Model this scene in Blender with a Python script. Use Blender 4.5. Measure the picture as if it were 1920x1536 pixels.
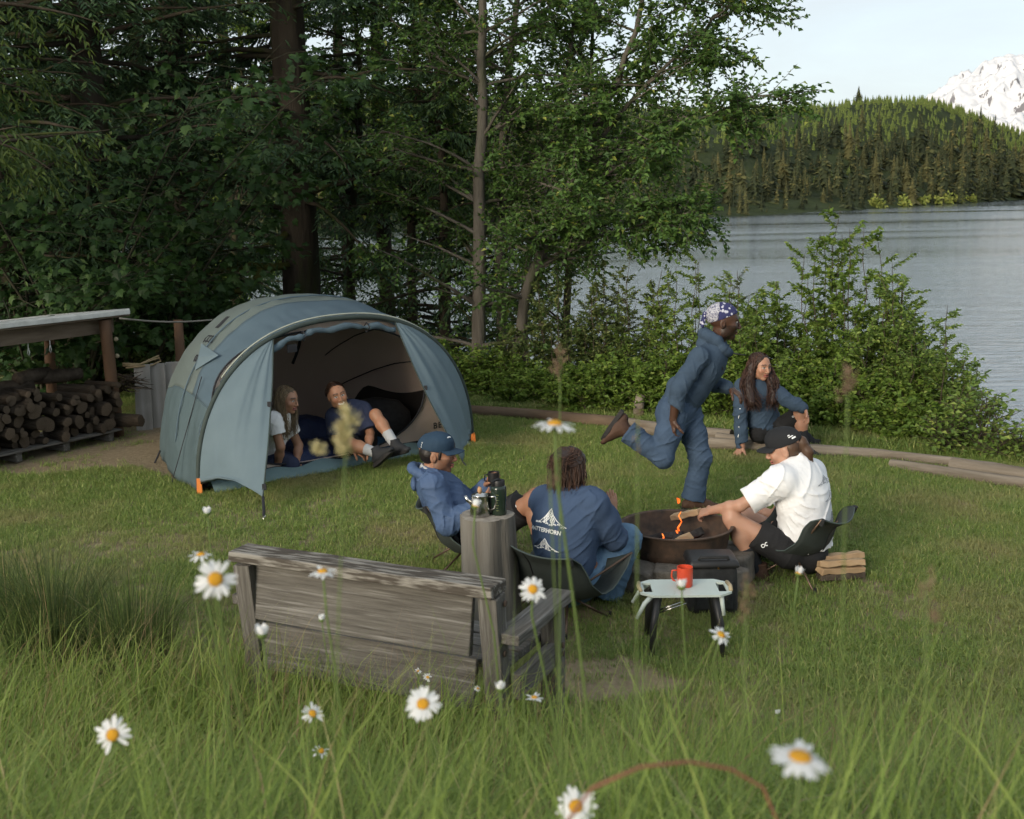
import bpy, bmesh, math, random, time
import numpy as np
from mathutils import Vector, Matrix
from mathutils.bvhtree import BVHTree
for _o in list(bpy.data.objects):
    bpy.data.objects.remove(_o)
SC = bpy.context.scene
COL = SC.collection
R = math.radians
rng = np.random.default_rng(7)
random.seed(7)

# ------------------------------------------------------------------ camera
CAMZ = 2.45
FPX = 2240.0
PITCH = math.atan((768 - 365) / FPX)
ROLL = R(1.0)
_f = Vector((0, math.cos(PITCH), -math.sin(PITCH)))
_r0 = Vector((1, 0, 0))
_u0 = Vector((0, math.sin(PITCH), math.cos(PITCH)))
_r = _r0 * math.cos(ROLL) - _u0 * math.sin(ROLL)
_u = _u0 * math.cos(ROLL) + _r0 * math.sin(ROLL)
cam_d = bpy.data.cameras.new('camera')
cam_d.sensor_width = 36.0
cam_d.lens = FPX / 1920 * 36.0
cam_d.clip_start = 0.05
cam_d.clip_end = 40000
cam_d.dof.use_dof = True
cam_d.dof.focus_distance = 8.6
cam_d.dof.aperture_fstop = 6.3
cam = bpy.data.objects.new('camera', cam_d)
COL.objects.link(cam)
cam.matrix_world = Matrix(((_r.x, _u.x, -_f.x, 0), (_r.y, _u.y, -_f.y, 0), (_r.z, _u.z, -_f.z, CAMZ), (0, 0, 0, 1)))
SC.camera = cam

# ------------------------------------------------------------------ sky, sun, exposure
SUN_EL = R(17.0)
SUN_AZ = math.atan2(-0.60, -0.80)          # hazy evening sun behind the camera, to its left
world = bpy.data.worlds.new('World')
SC.world = world
world.use_nodes = True
_wn = world.node_tree.nodes
_wl = world.node_tree.links
_sky = _wn.new('ShaderNodeTexSky')
_sky.sky_type = 'NISHITA'
_sky.sun_disc = False
_sky.sun_elevation = SUN_EL
_sky.sun_rotation = SUN_AZ
_sky.altitude = 300
_sky.air_density = 1.0
_sky.dust_density = 1.6
_sky.ozone_density = 1.6
# thin high cloud veils the whole evening sky
_tc = _wn.new('ShaderNodeTexCoord')
_mp = _wn.new('ShaderNodeMapping'); _mp.inputs['Scale'].default_value = (1.0, 1.0, 4.5); _mp.inputs['Rotation'].default_value = (0.05, 0.08, 0)
_wl.new(_tc.outputs['Generated'], _mp.inputs[0])
_cn = _wn.new('ShaderNodeTexNoise'); _cn.inputs['Scale'].default_value = 2.2; _cn.inputs['Detail'].default_value = 7; _cn.inputs['Roughness'].default_value = 0.6; _cn.inputs['Distortion'].default_value = 0.5
_wl.new(_mp.outputs[0], _cn.inputs['Vector'])
_cr = _wn.new('ShaderNodeMapRange'); _cr.inputs[1].default_value = 0.3; _cr.inputs[2].default_value = 0.75; _cr.inputs[3].default_value = 0.80; _cr.inputs[4].default_value = 0.98
_wl.new(_cn.outputs[0], _cr.inputs[0])
_cm = _wn.new('ShaderNodeMix'); _cm.data_type = 'RGBA'
_cm.inputs[7].default_value = (2.3, 2.5, 2.6, 1)
_wl.new(_cr.outputs[0], _cm.inputs[0]); _wl.new(_sky.outputs[0], _cm.inputs[6])
_wl.new(_cm.outputs[2], _wn['Background'].inputs[0])
_wn['Background'].inputs[1].default_value = 0.15
sun_d = bpy.data.lights.new('sun', 'SUN')
sun_d.energy = 1.75
sun_d.angle = R(26)
sun_d.color = (1.0, 0.89, 0.72)
sun = bpy.data.objects.new('sun', sun_d)
COL.objects.link(sun)
_sd = Vector((math.sin(SUN_AZ) * math.cos(SUN_EL), math.cos(SUN_AZ) * math.cos(SUN_EL), math.sin(SUN_EL)))
sun.rotation_euler = _sd.to_track_quat('Z', 'Y').to_euler()
SC.view_settings.view_transform = 'Standard'
SC.view_settings.look = 'None'
SC.view_settings.gamma = 1.0
SC.view_settings.exposure = 1.15
SC.cycles.use_denoising = True
SC.cycles.max_bounces = 6
SC.cycles.diffuse_bounces = 4
SC.cycles.glossy_bounces = 3
SC.cycles.transmission_bounces = 4
SC.cycles.use_adaptive_sampling = True
SC.cycles.adaptive_threshold = 0.035

# ------------------------------------------------------------------ helpers
def P(x, y, Y=None, z=None):
    """world point seen at photo pixel (x, y), at world depth Y or on the level z"""
    d = _f + _r * ((x - 960) / FPX) + _u * ((768 - y) / FPX)
    t = (Y / d.y) if Y is not None else ((z - CAMZ) / d.z)
    return Vector((0, 0, CAMZ)) + d * t

def smooth01(a, b, x):
    t = np.clip((x - a) / (b - a), 0, 1)
    return t * t * (3 - 2 * t)

def _hash(ix, iy, s):
    h = (ix.astype(np.int64) * 374761393 + iy.astype(np.int64) * 668265263 + s * 974634777) & 0x7fffffff
    h = ((h ^ (h >> 13)) * 1274126177) & 0x7fffffff
    return ((h ^ (h >> 16)) & 0xffff) / 65535.0

def noise2(x, y, s=0):
    x = np.asarray(x, float); y = np.asarray(y, float)
    ix = np.floor(x); iy = np.floor(y)
    fx = x - ix; fy = y - iy
    fx = fx * fx * (3 - 2 * fx); fy = fy * fy * (3 - 2 * fy)
    a = _hash(ix, iy, s); b = _hash(ix + 1, iy, s); c = _hash(ix, iy + 1, s); d = _hash(ix + 1, iy + 1, s)
    return (a + (b - a) * fx) * (1 - fy) + (c + (d - c) * fx) * fy

def fbm(x, y, o=4, s=0):
    v = 0; a = 0.5
    for i in range(o):
        v = v + a * noise2(x * 2 ** i, y * 2 ** i, s + i * 17)
        a *= 0.5
    return v

def edgeY(X):
    return np.interp(X, [-30, -9, -3, -0.6, 2.0, 4.6, 9, 30], [30, 24, 17.0, 14.4, 12.6, 10.9, 8.0, 2])

WATER_Z = -2.05
def gz(X, Y):
    """ground height"""
    X = np.asarray(X, float); Y = np.asarray(Y, float)
    bank = 1.25 * (1 - smooth01(0.2, 4.7, Y)) + 0.15 * (1 - smooth01(-6, 0.2, Y))
    e = Y - edgeY(X)
    low = -2.9 * smooth01(0.4, 5.5, e)
    n = 0.05 * (fbm(X * 0.6, Y * 0.6, 3, 5) - 0.45)
    return bank + low + n * smooth01(30, 15, np.abs(Y)) * (1 - smooth01(0, 3, e))

def g(x, y):
    return float(gz(x, y))

def link(o, parent=None):
    COL.objects.link(o)
    if parent is not None:
        o.parent = parent
        o.matrix_parent_inverse = Matrix.Identity(4)
    return o

def tag(o, label=None, cat=None, group=None, kind=None):
    if label: o['label'] = label
    if cat: o['category'] = cat
    if group: o['group'] = group
    if kind: o['kind'] = kind
    return o

def empty(name, loc=(0, 0, 0), label=None, cat=None, group=None, parent=None, rot=None):
    o = bpy.data.objects.new(name, None)
    o.empty_display_size = 0.1
    link(o, parent)
    o.location = loc
    if rot is not None: o.rotation_euler = rot
    return tag(o, label, cat, group)

def np_mesh(name, V, F, smooth=False, attrs=None, uv=None):
    """V (n,3), F either one (m,k) array or a list of arrays with different k"""
    V = np.asarray(V, np.float32)
    Fs = F if isinstance(F, list) else [F]
    Fs = [np.asarray(f, np.int32) for f in Fs if len(f)]
    me = bpy.data.meshes.new(name)
    me.vertices.add(len(V))
    me.vertices.foreach_set('co', V.ravel())
    nl = sum(f.size for f in Fs); nf = sum(len(f) for f in Fs)
    me.loops.add(nl); me.polygons.add(nf)
    me.loops.foreach_set('vertex_index', np.concatenate([f.ravel() for f in Fs]))
    st = []; k = 0
    for f in Fs:
        st.append(k + np.arange(len(f)) * f.shape[1]); k += f.size
    me.polygons.foreach_set('loop_start', np.concatenate(st).astype(np.int32))
    if smooth:
        me.polygons.foreach_set('use_smooth', np.ones(nf, bool))
    else:
        me.polygons.foreach_set('use_smooth', np.zeros(nf, bool))
    for an, av in (attrs or {}).items():
        av = np.asarray(av, np.float32)
        if av.ndim == 1:
            a = me.attributes.new(an, 'FLOAT', 'POINT'); a.data.foreach_set('value', av)
        else:
            a = me.attributes.new(an, 'FLOAT_COLOR', 'POINT')
            if av.shape[1] == 3: av = np.concatenate([av, np.ones((len(av), 1), np.float32)], 1)
            a.data.foreach_set('color', np.ascontiguousarray(av).ravel())
    me.update(calc_edges=True)
    return me

def mobj(name, V, F, mat, parent=None, smooth=False, attrs=None):
    me = np_mesh(name, V, F, smooth, attrs) if not isinstance(V, bpy.types.Mesh) else V
    if mat is not None and len(me.materials) == 0: me.materials.append(mat)
    o = bpy.data.objects.new(name, me)
    return link(o, parent)

class MB:
    """collects shapes into one mesh"""
    def __init__(s):
        s.v = []; s.f = []
    def add(s, verts, faces):
        b = len(s.v)
        s.v += [tuple(v) for v in verts]
        s.f += [tuple(i + b for i in f) for f in faces]
    def box(s, c, size, M=None, taper=1.0, jit=0.0):
        hx, hy, hz = size[0] / 2, size[1] / 2, size[2] / 2
        vs = []
        for z in (-1, 1):
            t = taper if z > 0 else 1
            for x, y in ((-1, -1), (1, -1), (1, 1), (-1, 1)):
                v = Vector((x * hx * t, y * hy * t, z * hz))
                if jit: v += Vector((random.uniform(-jit, jit), random.uniform(-jit, jit), random.uniform(-jit, jit)))
                if M is not None: v = M @ v
                vs.append(v + Vector(c))
        s.add(vs, [(3, 2, 1, 0), (4, 5, 6, 7), (0, 1, 5, 4), (1, 2, 6, 5), (2, 3, 7, 6), (3, 0, 4, 7)])
        return s
    def tube(s, pts, rad, n=8, cap=True, flat=None):
        pts = [Vector(p) for p in pts]
        if not hasattr(rad, '__len__'): rad = [rad] * len(pts)
        rings = []
        prev = None
        for i, p in enumerate(pts):
            d = (pts[min(i + 1, len(pts) - 1)] - pts[max(i - 1, 0)])
            d = d.normalized() if d.length > 1e-9 else Vector((0, 0, 1))
            if prev is None:
                a = d.orthogonal().normalized() if flat is None else (Vector(flat) - d * d.dot(Vector(flat))).normalized()
            else:
                a = (prev - d * d.dot(prev)).normalized()
            prev = a
            b = d.cross(a)
            rings.append([p + (a * math.cos(2 * math.pi * k / n) + b * math.sin(2 * math.pi * k / n)) * rad[i] for k in range(n)])
        vs = [v for r in rings for v in r]
        fs = []
        for i in range(len(pts) - 1):
            for k in range(n):
                fs.append((i * n + k, i * n + (k + 1) % n, (i + 1) * n + (k + 1) % n, (i + 1) * n + k))
        if cap:
            fs.append(tuple(range(n - 1, -1, -1)))
            fs.append(tuple(range((len(pts) - 1) * n, len(pts) * n)))
        s.add(vs, fs)
        return s
    def lathe(s, prof, n=24, M=None, c=(0, 0, 0), close=False):
        vs = []; fs = []
        for r_, z_ in prof:
            for k in range(n):
                a = 2 * math.pi * k / n
                v = Vector((r_ * math.cos(a), r_ * math.sin(a), z_))
                if M is not None: v = M @ v
                vs.append(v + Vector(c))
        for i in range(len(prof) - 1):
            for k in range(n):
                fs.append((i * n + k, i * n + (k + 1) % n, (i + 1) * n + (k + 1) % n, (i + 1) * n + k))
        if not close:
            fs.append(tuple(range(n - 1, -1, -1)))
            fs.append(tuple(range((len(prof) - 1) * n, len(prof) * n)))
        s.add(vs, fs)
        return s
    def build(s, name, mat, parent=None, smooth=False, bevel=0.0, segs=2, auto=None):
        me = bpy.data.meshes.new(name)
        me.from_pydata(s.v, [], s.f)
        if bevel > 0:
            bm = bmesh.new(); bm.from_mesh(me)
            es = [e for e in bm.edges if len(e.link_faces) == 2 and e.calc_face_angle(0) > 0.6]
            bmesh.ops.bevel(bm, geom=es, offset=bevel, segments=segs, affect='EDGES', profile=0.5)
            bm.to_mesh(me); bm.free()
        me.update()
        if smooth:
            me.polygons.foreach_set('use_smooth', np.ones(len(me.polygons), bool))
            if auto:
                me.set_sharp_from_angle(angle=R(auto))
        if mat is not None: me.materials.append(mat)
        o = bpy.data.objects.new(name, me)
        return link(o, parent)

# ------------------------------------------------------------------ materials
def _ramp(nt, fac, stops):
    rp = nt.nodes.new('ShaderNodeValToRGB')
    el = rp.color_ramp.elements
    while len(el) < len(stops): el.new(0.5)
    for e, (p, c) in zip(el, stops):
        e.position = p
        e.color = (c[0], c[1], c[2], 1) if hasattr(c, '__len__') else (c, c, c, 1)
    nt.links.new(fac, rp.inputs[0])
    return rp.outputs[0]

def _noise(nt, vec, scale, detail=4, rough=0.55, dist=0.0, out=0):
    n = nt.nodes.new('ShaderNodeTexNoise')
    n.inputs['Scale'].default_value = scale
    n.inputs['Detail'].default_value = detail
    n.inputs['Roughness'].default_value = rough
    n.inputs['Distortion'].default_value = dist
    if vec is not None: nt.links.new(vec, n.inputs['Vector'])
    return n.outputs[out]

def _mapping(nt, vec, scale=(1, 1, 1), rot=(0, 0, 0)):
    m = nt.nodes.new('ShaderNodeMapping')
    m.inputs['Scale'].default_value = scale
    m.inputs['Rotation'].default_value = rot
    nt.links.new(vec, m.inputs['Vector'])
    return m.outputs[0]

def _mix(nt, a, b, fac, mode='MIX'):
    m = nt.nodes.new('ShaderNodeMix')
    m.data_type = 'RGBA'; m.blend_type = mode
    for sock, v in ((m.inputs[0], fac), (m.inputs[6], a), (m.inputs[7], b)):
        if isinstance(v, (int, float)): sock.default_value = v
        elif isinstance(v, tuple): sock.default_value = (*v[:3], 1)
        else: nt.links.new(v, sock)
    return m.outputs[2]

def new_mat(name):
    m = bpy.data.materials.new(name)
    m.use_nodes = True
    nt = m.node_tree
    b = nt.nodes['Principled BSDF']
    return m, nt, b

def mat(name, c1, c2=None, scale=8.0, rough=0.7, bump=0.0, bscale=None, stretch=(1, 1, 1), metal=0.0, spec=0.4, detail=5, lo=0.3, hi=0.7, bdist=0.01, sheen=0.0, extra=None):
    m, nt, b = new_mat(name)
    tc = nt.nodes.new('ShaderNodeTexCoord').outputs['Object']
    v = _mapping(nt, tc, stretch)
    if c2 is None: c2 = tuple(x * 0.75 for x in c1)
    col = _ramp(nt, _noise(nt, v, scale, detail), [(lo, c1), (hi, c2)])
    if extra is not None:
        col = _mix(nt, col, extra[0], _ramp(nt, _noise(nt, v, extra[1], 5), [(extra[2], 0.0), (extra[3], 1.0)]))
    nt.links.new(col, b.inputs['Base Color'])
    b.inputs['Roughness'].default_value = rough
    b.inputs['Metallic'].default_value = metal
    b.inputs['Specular IOR Level'].default_value = spec
    if sheen: b.inputs['Sheen Weight'].default_value = sheen
    if bump:
        bp = nt.nodes.new('ShaderNodeBump')
        bp.inputs['Strength'].default_value = bump
        bp.inputs['Distance'].default_value = bdist
        nt.links.new(_noise(nt, v, bscale or scale * 3, 5), bp.inputs['Height'])
        nt.links.new(bp.outputs[0], b.inputs['Normal'])
    return m

def leaf_mat(name, stops, trans=0.35, rough=0.55, patch=None):
    """leaf colour from the per-leaf attribute rnd, plus light through the leaf"""
    m, nt, b = new_mat(name)
    at = nt.nodes.new('ShaderNodeAttribute'); at.attribute_name = 'rnd'
    col = _ramp(nt, at.outputs['Fac'], stops)
    if patch is not None:
        pos = nt.nodes.new('ShaderNodeNewGeometry').outputs['Position']
        col = _mix(nt, col, patch[0], _ramp(nt, _noise(nt, pos, patch[1], 4), [(patch[2], 0.0), (patch[3], patch[4])]))
    nt.links.new(col, b.inputs['Base Color'])
    b.inputs['Roughness'].default_value = rough
    b.inputs['Specular IOR Level'].default_value = 0.35
    tr = nt.nodes.new('ShaderNodeBsdfTranslucent')
    nt.links.new(col, tr.inputs[0])
    mx = nt.nodes.new('ShaderNodeMixShader'); mx.inputs[0].default_value = trans
    nt.links.new(b.outputs[0], mx.inputs[1]); nt.links.new(tr.outputs[0], mx.inputs[2])
    nt.links.new(mx.outputs[0], nt.nodes['Material Output'].inputs[0])
    return m
# ------------------------------------------------------------------ ground
def build_ground():
    xs = np.concatenate([np.linspace(-260, -22, 14), np.linspace(-20, 20, 161), np.linspace(22, 260, 14)])
    ys = np.concatenate([np.linspace(-200, -4, 14), np.linspace(-3, 24, 136), np.linspace(25, 60, 10), np.linspace(80, 900, 10)])
    X, Y = np.meshgrid(xs, ys)
    Z = gz(X, Y)
    V = np.stack([X, Y, Z], -1).reshape(-1, 3)
    nx, ny = len(xs), len(ys)
    i = np.arange(nx * ny).reshape(ny, nx)
    F = np.stack([i[:-1, :-1], i[:-1, 1:], i[1:, 1:], i[1:, :-1]], -1).reshape(-1, 4)
    m, nt, b = new_mat('lawn_soil')
    pos = nt.nodes.new('ShaderNodeNewGeometry').outputs['Position']
    grass = _ramp(nt, _noise(nt, pos, 5, 6, 0.7), [(0.3, (0.08, 0.11, 0.032)), (0.7, (0.14, 0.17, 0.055))])
    dry = _ramp(nt, _noise(nt, pos, 9, 6, 0.7), [(0.3, (0.15, 0.12, 0.06)), (0.7, (0.25, 0.205, 0.12))])
    col = _mix(nt, grass, dry, _ramp(nt, _noise(nt, pos, 0.75, 5, 0.6), [(0.53, 0.0), (0.70, 0.7)]))
    # bare trodden earth near the wood shed
    sep = nt.nodes.new('ShaderNodeSeparateXYZ'); nt.links.new(pos, sep.inputs[0])
    def gauss(cx, cy, rx, ry):
        vm = nt.nodes.new('ShaderNodeMapping'); vm.inputs['Location'].default_value = (-cx / rx, -cy / ry, 0)
        vm.inputs['Scale'].default_value = (1 / rx, 1 / ry, 0)
        nt.links.new(pos, vm.inputs[0])
        ln = nt.nodes.new('ShaderNodeVectorMath'); ln.operation = 'LENGTH'; nt.links.new(vm.outputs[0], ln.inputs[0])
        ad = nt.nodes.new('ShaderNodeMath'); ad.operation = 'MULTIPLY_ADD'
        nt.links.new(_noise(nt, pos, 2.2, 5), ad.inputs[0]); ad.inputs[1].default_value = 2.4; nt.links.new(ln.outputs['Value'], ad.inputs[2])
        return _ramp(nt, ad.outputs[0], [(1.2, 0.8), (2.3, 0.0)])
    for cx, cy, rx, ry in ((1.0, 7.6, .75, .6), (-1.9, 9.2, .9, .45), (.3, 6.7, .5, .4), (1.9, 7.2, .5, .4), (-2.6, 8.3, 1.1, .5), (-1.0, 6.6, .8, .35)):
        col = _mix(nt, col, dry, gauss(cx, cy, rx, ry))
    soil = _ramp(nt, _noise(nt, pos, 14, 6, 0.75), [(0.3, (0.07, 0.05, 0.033)), (0.7, (0.17, 0.13, 0.088))])
    col = _mix(nt, col, soil, gauss(-4.3, 11.9, 1.7, 1.1))
    sand = _ramp(nt, _noise(nt, pos, 20, 6, 0.7), [(0.3, (0.19, 0.145, 0.09)), (0.7, (0.33, 0.26, 0.17))])
    col = _mix(nt, col, sand, gauss(0.42, 5.75, 0.30, 0.2))
    nt.links.new(col, b.inputs['Base Color'])
    b.inputs['Roughness'].default_value = 0.95
    b.inputs['Specular IOR Level'].default_value = 0.15
    bp = nt.nodes.new('ShaderNodeBump'); bp.inputs['Strength'].default_value = 0.6; bp.inputs['Distance'].default_value = 0.045
    nt.links.new(_noise(nt, pos, 30, 6, 0.7), bp.inputs['Height']); nt.links.new(bp.outputs[0], b.inputs['Normal'])
    o = mobj('ground', V, F, m, smooth=True)
    tag(o, kind='structure', label='green lawn with dry patches running down to the lake')
    return o
build_ground()

# ------------------------------------------------------------------ lake
def build_lake():
    m, nt, b = new_mat('lake_water')
    pos = nt.nodes.new('ShaderNodeNewGeometry').outputs['Position']
    b.inputs['Base Color'].default_value = (0.012, 0.022, 0.024, 1)
    nt.links.new(_ramp(nt, _noise(nt, _mapping(nt, pos, (0.006, 0.05, 1)), 1.0, 4, 0.55, 0.8), [(0.38, 0.20), (0.60, 0.10)]), b.inputs['Roughness'])
    b.inputs['IOR'].default_value = 1.65
    b.inputs['Specular IOR Level'].default_value = 0.5
    v1 = _mapping(nt, pos, (0.55, 1.9, 1), (0, 0, R(-12)))
    v2 = _mapping(nt, pos, (0.12, 0.4, 1), (0, 0, R(8)))
    n1 = _noise(nt, v1, 1.5, 5, 0.6, 0.4)
    n2 = _noise(nt, v2, 1.0, 4, 0.55, 0.3)
    ad = nt.nodes.new('ShaderNodeMath'); ad.operation = 'MULTIPLY_ADD'
    nt.links.new(n2, ad.inputs[0]); ad.inputs[1].default_value = 1.6; nt.links.new(n1, ad.inputs[2])
    # calm streaks far out, broader ripples elsewhere
    calm = _ramp(nt, _noise(nt, _mapping(nt, pos, (0.004, 0.03, 1)), 1.0, 3, 0.5, 0.6), [(0.40, 0.12), (0.58, 1.0)])
    bp = nt.nodes.new('ShaderNodeBump')
    bp.inputs['Distance'].default_value = 0.045
    ms = nt.nodes.new('ShaderNodeMath'); ms.operation = 'MULTIPLY'; ms.inputs[1].default_value = 0.55
    nt.links.new(calm, ms.inputs[0]); nt.links.new(ms.outputs[0], bp.inputs['Strength'])
    nt.links.new(ad.outputs[0], bp.inputs['Height']); nt.links.new(bp.outputs[0], b.inputs['Normal'])
    xs = np.linspace(-1500, 2500, 9); ys = np.linspace(8, 2500, 9)
    X, Y = np.meshgrid(xs, ys)
    V = np.stack([X, Y, X * 0 + WATER_Z], -1).reshape(-1, 3)
    i = np.arange(81).reshape(9, 9)
    F = np.stack([i[:-1, :-1], i[:-1, 1:], i[1:, 1:], i[1:, :-1]], -1).reshape(-1, 4)
    o = mobj('lake', V, F, m)
    tag(o, kind='structure', label='rippled grey lake reflecting pale sky and snow')
build_lake()

# ------------------------------------------------------------------ far shore and hill
# shoreline points: pixel on the far water's edge -> world point on the lake plane
_shore_px = [(-700, 520), (0, 470), (500, 446), (1000, 425), (1390, 405), (1600, 394), (1800, 382), (1920, 374), (2150, 362)]
SHORE = [P(x, y, z=WATER_Z) for x, y in _shore_px]
_sx = np.array([p.x / p.y for p in SHORE]); _sy = np.array([p.y for p in SHORE])
# ridge line: pixel of the skyline (without the trees' own height) and how far behind the shore
_rx_px = np.array([-700, 0, 300, 700, 1000, 1200, 1330, 1420, 1560, 1640, 1740, 1790, 1840, 1920, 2150])
_ry_px = np.array([150, 160, 160, 190, 205, 212, 214, 214, 204, 197, 195, 210, 230, 258, 300])
def ray_slope(x, y):
    d = _f + _r * ((x - 960) / FPX) + _u * ((768 - y) / FPX)
    return d.x / d.y, d.z / d.y
_rs = np.array([ray_slope(x, y) for x, y in zip(_rx_px, _ry_px)])
def shoreY(q): return np.interp(q, _sx, _sy)
def hill_top(q, D):
    """height of the hill's crest seen along direction q when it stands at depth D"""
    return CAMZ + np.interp(q, _rs[:, 0], _rs[:, 1]) * D
CREST = 260.0
def hill_z(q, e):
    """height of the far hill on the direction q, e metres behind the shore"""
    s0 = shoreY(q)
    top = hill_top(q, s0 + CREST)
    t = np.clip(e / CREST, -0.2, 1.6)
    prof = np.where(t < 1, 0.25 * t + 0.75 * smooth01(0.0, 1.0, t), 1 - 0.35 * (t - 1) ** 2)
    n = (fbm(q * 30 + 4, e * 0.02, 4, 3) - 0.47) * 10 * np.clip(t, 0, 1) * (1 - np.clip(t, 0, 1)) * 3
    return WATER_Z + (top - WATER_Z) * prof + n

def build_hill():
    qs = np.linspace(_sx[0], _sx[-1], 150)
    es = np.concatenate([np.linspace(-20, 0, 3), np.linspace(6, CREST * 1.5, 44)])
    Q, E = np.meshgrid(qs, es)
    Yy = shoreY(Q) + E
    Z = hill_z(Q, np.maximum(E, 0)) + 0.4
    Z = np.where(E <= 0, WATER_Z - 0.5 + 0.6 * (E >= 0), Z)
    V = np.stack([Q * Yy, Yy, Z], -1).reshape(-1, 3)
    nx, ny = len(qs), len(es)
    i = np.arange(nx * ny).reshape(ny, nx)
    F = np.stack([i[:-1, :-1], i[:-1, 1:], i[1:, 1:], i[1:, :-1]], -1).reshape(-1, 4)
    m = mat('hill_brush', (0.018, 0.026, 0.011), (0.042, 0.055, 0.018), scale=0.05, rough=0.95, bump=0.8, bscale=0.4, bdist=2.0, spec=0.1)
    o = mobj('hill', V, F, m, smooth=True)
    tag(o, kind='structure', label='wooded hill rising from the far shore of the lake')
build_hill()

def build_ridge_behind():
    """wooded valley side behind the photographer: low wooded rise"""
    n = 90
    az = np.linspace(-1, 1, n)
    sd = np.array([math.sin(SUN_AZ), math.cos(SUN_AZ)]); sp = np.array([-sd[1], sd[0]])
    rows = []
    prof = [(140, 0.0), (190, 0.2), (240, 0.5), (290, 0.82), (340, 1.0), (400, 0.9), (560, 0.3)]
    for dist, h in prof:
        L = az * 1600
        xy = sd[None] * (dist + 18 * (noise2(L * 0.01, L * 0 + dist) - 0.5))[:, None] + sp[None] * L[:, None]
        top = 34 + 10 * (fbm(L * 0.006 + 3, L * 0, 3, 9) - 0.5) + 5 * (noise2(L * 0.09, L * 0, 31) - 0.5)
        rows.append(np.concatenate([xy, (h * top - 0.5)[:, None]], 1))
    V = np.array(rows).reshape(-1, 3)
    i = np.arange(len(V)).reshape(len(prof), n)
    F = np.stack([i[:-1, :-1], i[:-1, 1:], i[1:, 1:], i[1:, :-1]], -1).reshape(-1, 4)
    m = mat('ridge_wood', (0.02, 0.032, 0.012), (0.045, 0.06, 0.02), scale=0.1, rough=0.95, bump=0.6, bscale=0.5, bdist=2.0, spec=0.1)
    o = mobj('terrain', V, F, m, smooth=True)
    tag(o, kind='structure', label='wooded valley side rising behind the camp')
build_ridge_behind()

# ------------------------------------------------------------------ snow mountain
def build_mountain():
    D = 9000.0
    n = 260
    pk = P(1896, 103, Y=D)
    base = WATER_Z
    u = np.linspace(-1, 1, n)
    X, Yl = np.meshgrid(u * 2300, u * 1700)
    wx = X + 90 * (fbm(X * .004 + 3, Yl * .004, 3, 61) - .47); wy = Yl + 90 * (fbm(X * .004, Yl * .004 + 7, 3, 62) - .47)
    rr = np.sqrt((wx * np.where(X > 0, .55, 1.0)) ** 2 + wy ** 2)
    an = np.arctan2(wy, wx)
    H = pk.z - base
    Z = H - np.where(rr < 140, rr * rr / 280 * .9, 63 + (rr - 140) * .80)
    Z = np.maximum(Z, 260 * np.exp(-rr / 1500))
    def rid(f, s, sx=0): return 1 - np.abs(2 * fbm(wx * f + sx, wy * f + 4, 4, s) - .95)
    amp = smooth01(30, 320, rr)
    Z = Z + amp * ((rid(.0032, 21) - .62) * 190 + (rid(.011, 23) - .62) * 110 + np.sin(an * 9 + 2.5 * fbm(X * .002, Yl * .002, 3, 8)) * 28)
    Z = Z + (fbm(X * .03, Yl * .03, 3, 44) - .45) * 45
    V = np.stack([X + pk.x, Yl + D, Z + base], -1).reshape(-1, 3)
    i = np.arange(n * n).reshape(n, n)
    F = np.stack([i[:-1, :-1], i[:-1, 1:], i[1:, 1:], i[1:, :-1]], -1).reshape(-1, 4)
    m, nt, b = new_mat('snow_rock')
    geo = nt.nodes.new('ShaderNodeNewGeometry')
    sep = nt.nodes.new('ShaderNodeSeparateXYZ'); nt.links.new(geo.outputs['Normal'], sep.inputs[0])
    nn = _noise(nt, _mapping(nt, geo.outputs['Position'], (1, 1, .35)), 0.012, 7, 0.72, 1.0)
    ma = nt.nodes.new('ShaderNodeMath'); ma.operation = 'MULTIPLY_ADD'
    nt.links.new(nn, ma.inputs[0]); ma.inputs[1].default_value = 1.1; nt.links.new(sep.outputs['Z'], ma.inputs[2])
    rock = _ramp(nt, ma.outputs[0], [(0.97, 1.0), (1.05, 0.0)])
    col = _mix(nt, (0.60, 0.60, 0.62), (0.15, 0.145, 0.155), rock)
    nt.links.new(col, b.inputs['Base Color']); b.inputs['Roughness'].default_value = 0.8
    o = mobj('mountain', V, F, m, smooth=True)
    tag(o, kind='structure', label='snow covered peak rising beyond the wooded hill')
    # lower blue foothill in front of it
    n2 = 60
    xs = np.linspace(-2600, 3200, n2); ds = [0, 500, 900, 1500]
    hs = [0.0, 0.8, 1.0, 0.2]
    rows = []
    for d, h in zip(ds, hs):
        top = 90 + 330 * (fbm(xs * 0.0011 + 2, xs * 0, 4, 6)) 
        rows.append(np.stack([xs + pk.x * 0.55, xs * 0 + 4200 + d, base + h * top], -1))
    V = np.array(rows).reshape(-1, 3)
    i = np.arange(len(V)).reshape(4, n2)
    F = np.stack([i[:-1, :-1], i[:-1, 1:], i[1:, 1:], i[1:, :-1]], -1).reshape(-1, 4)
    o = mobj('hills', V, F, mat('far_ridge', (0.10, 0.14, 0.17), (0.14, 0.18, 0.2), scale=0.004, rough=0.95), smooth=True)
    tag(o, kind='structure', label='low blue foothills below the snow peak')
build_mountain()
# ------------------------------------------------------------------ leaf and twig arrays
def _unit(a):
    return a / np.maximum(np.linalg.norm(a, axis=-1, keepdims=True), 1e-9)

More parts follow.
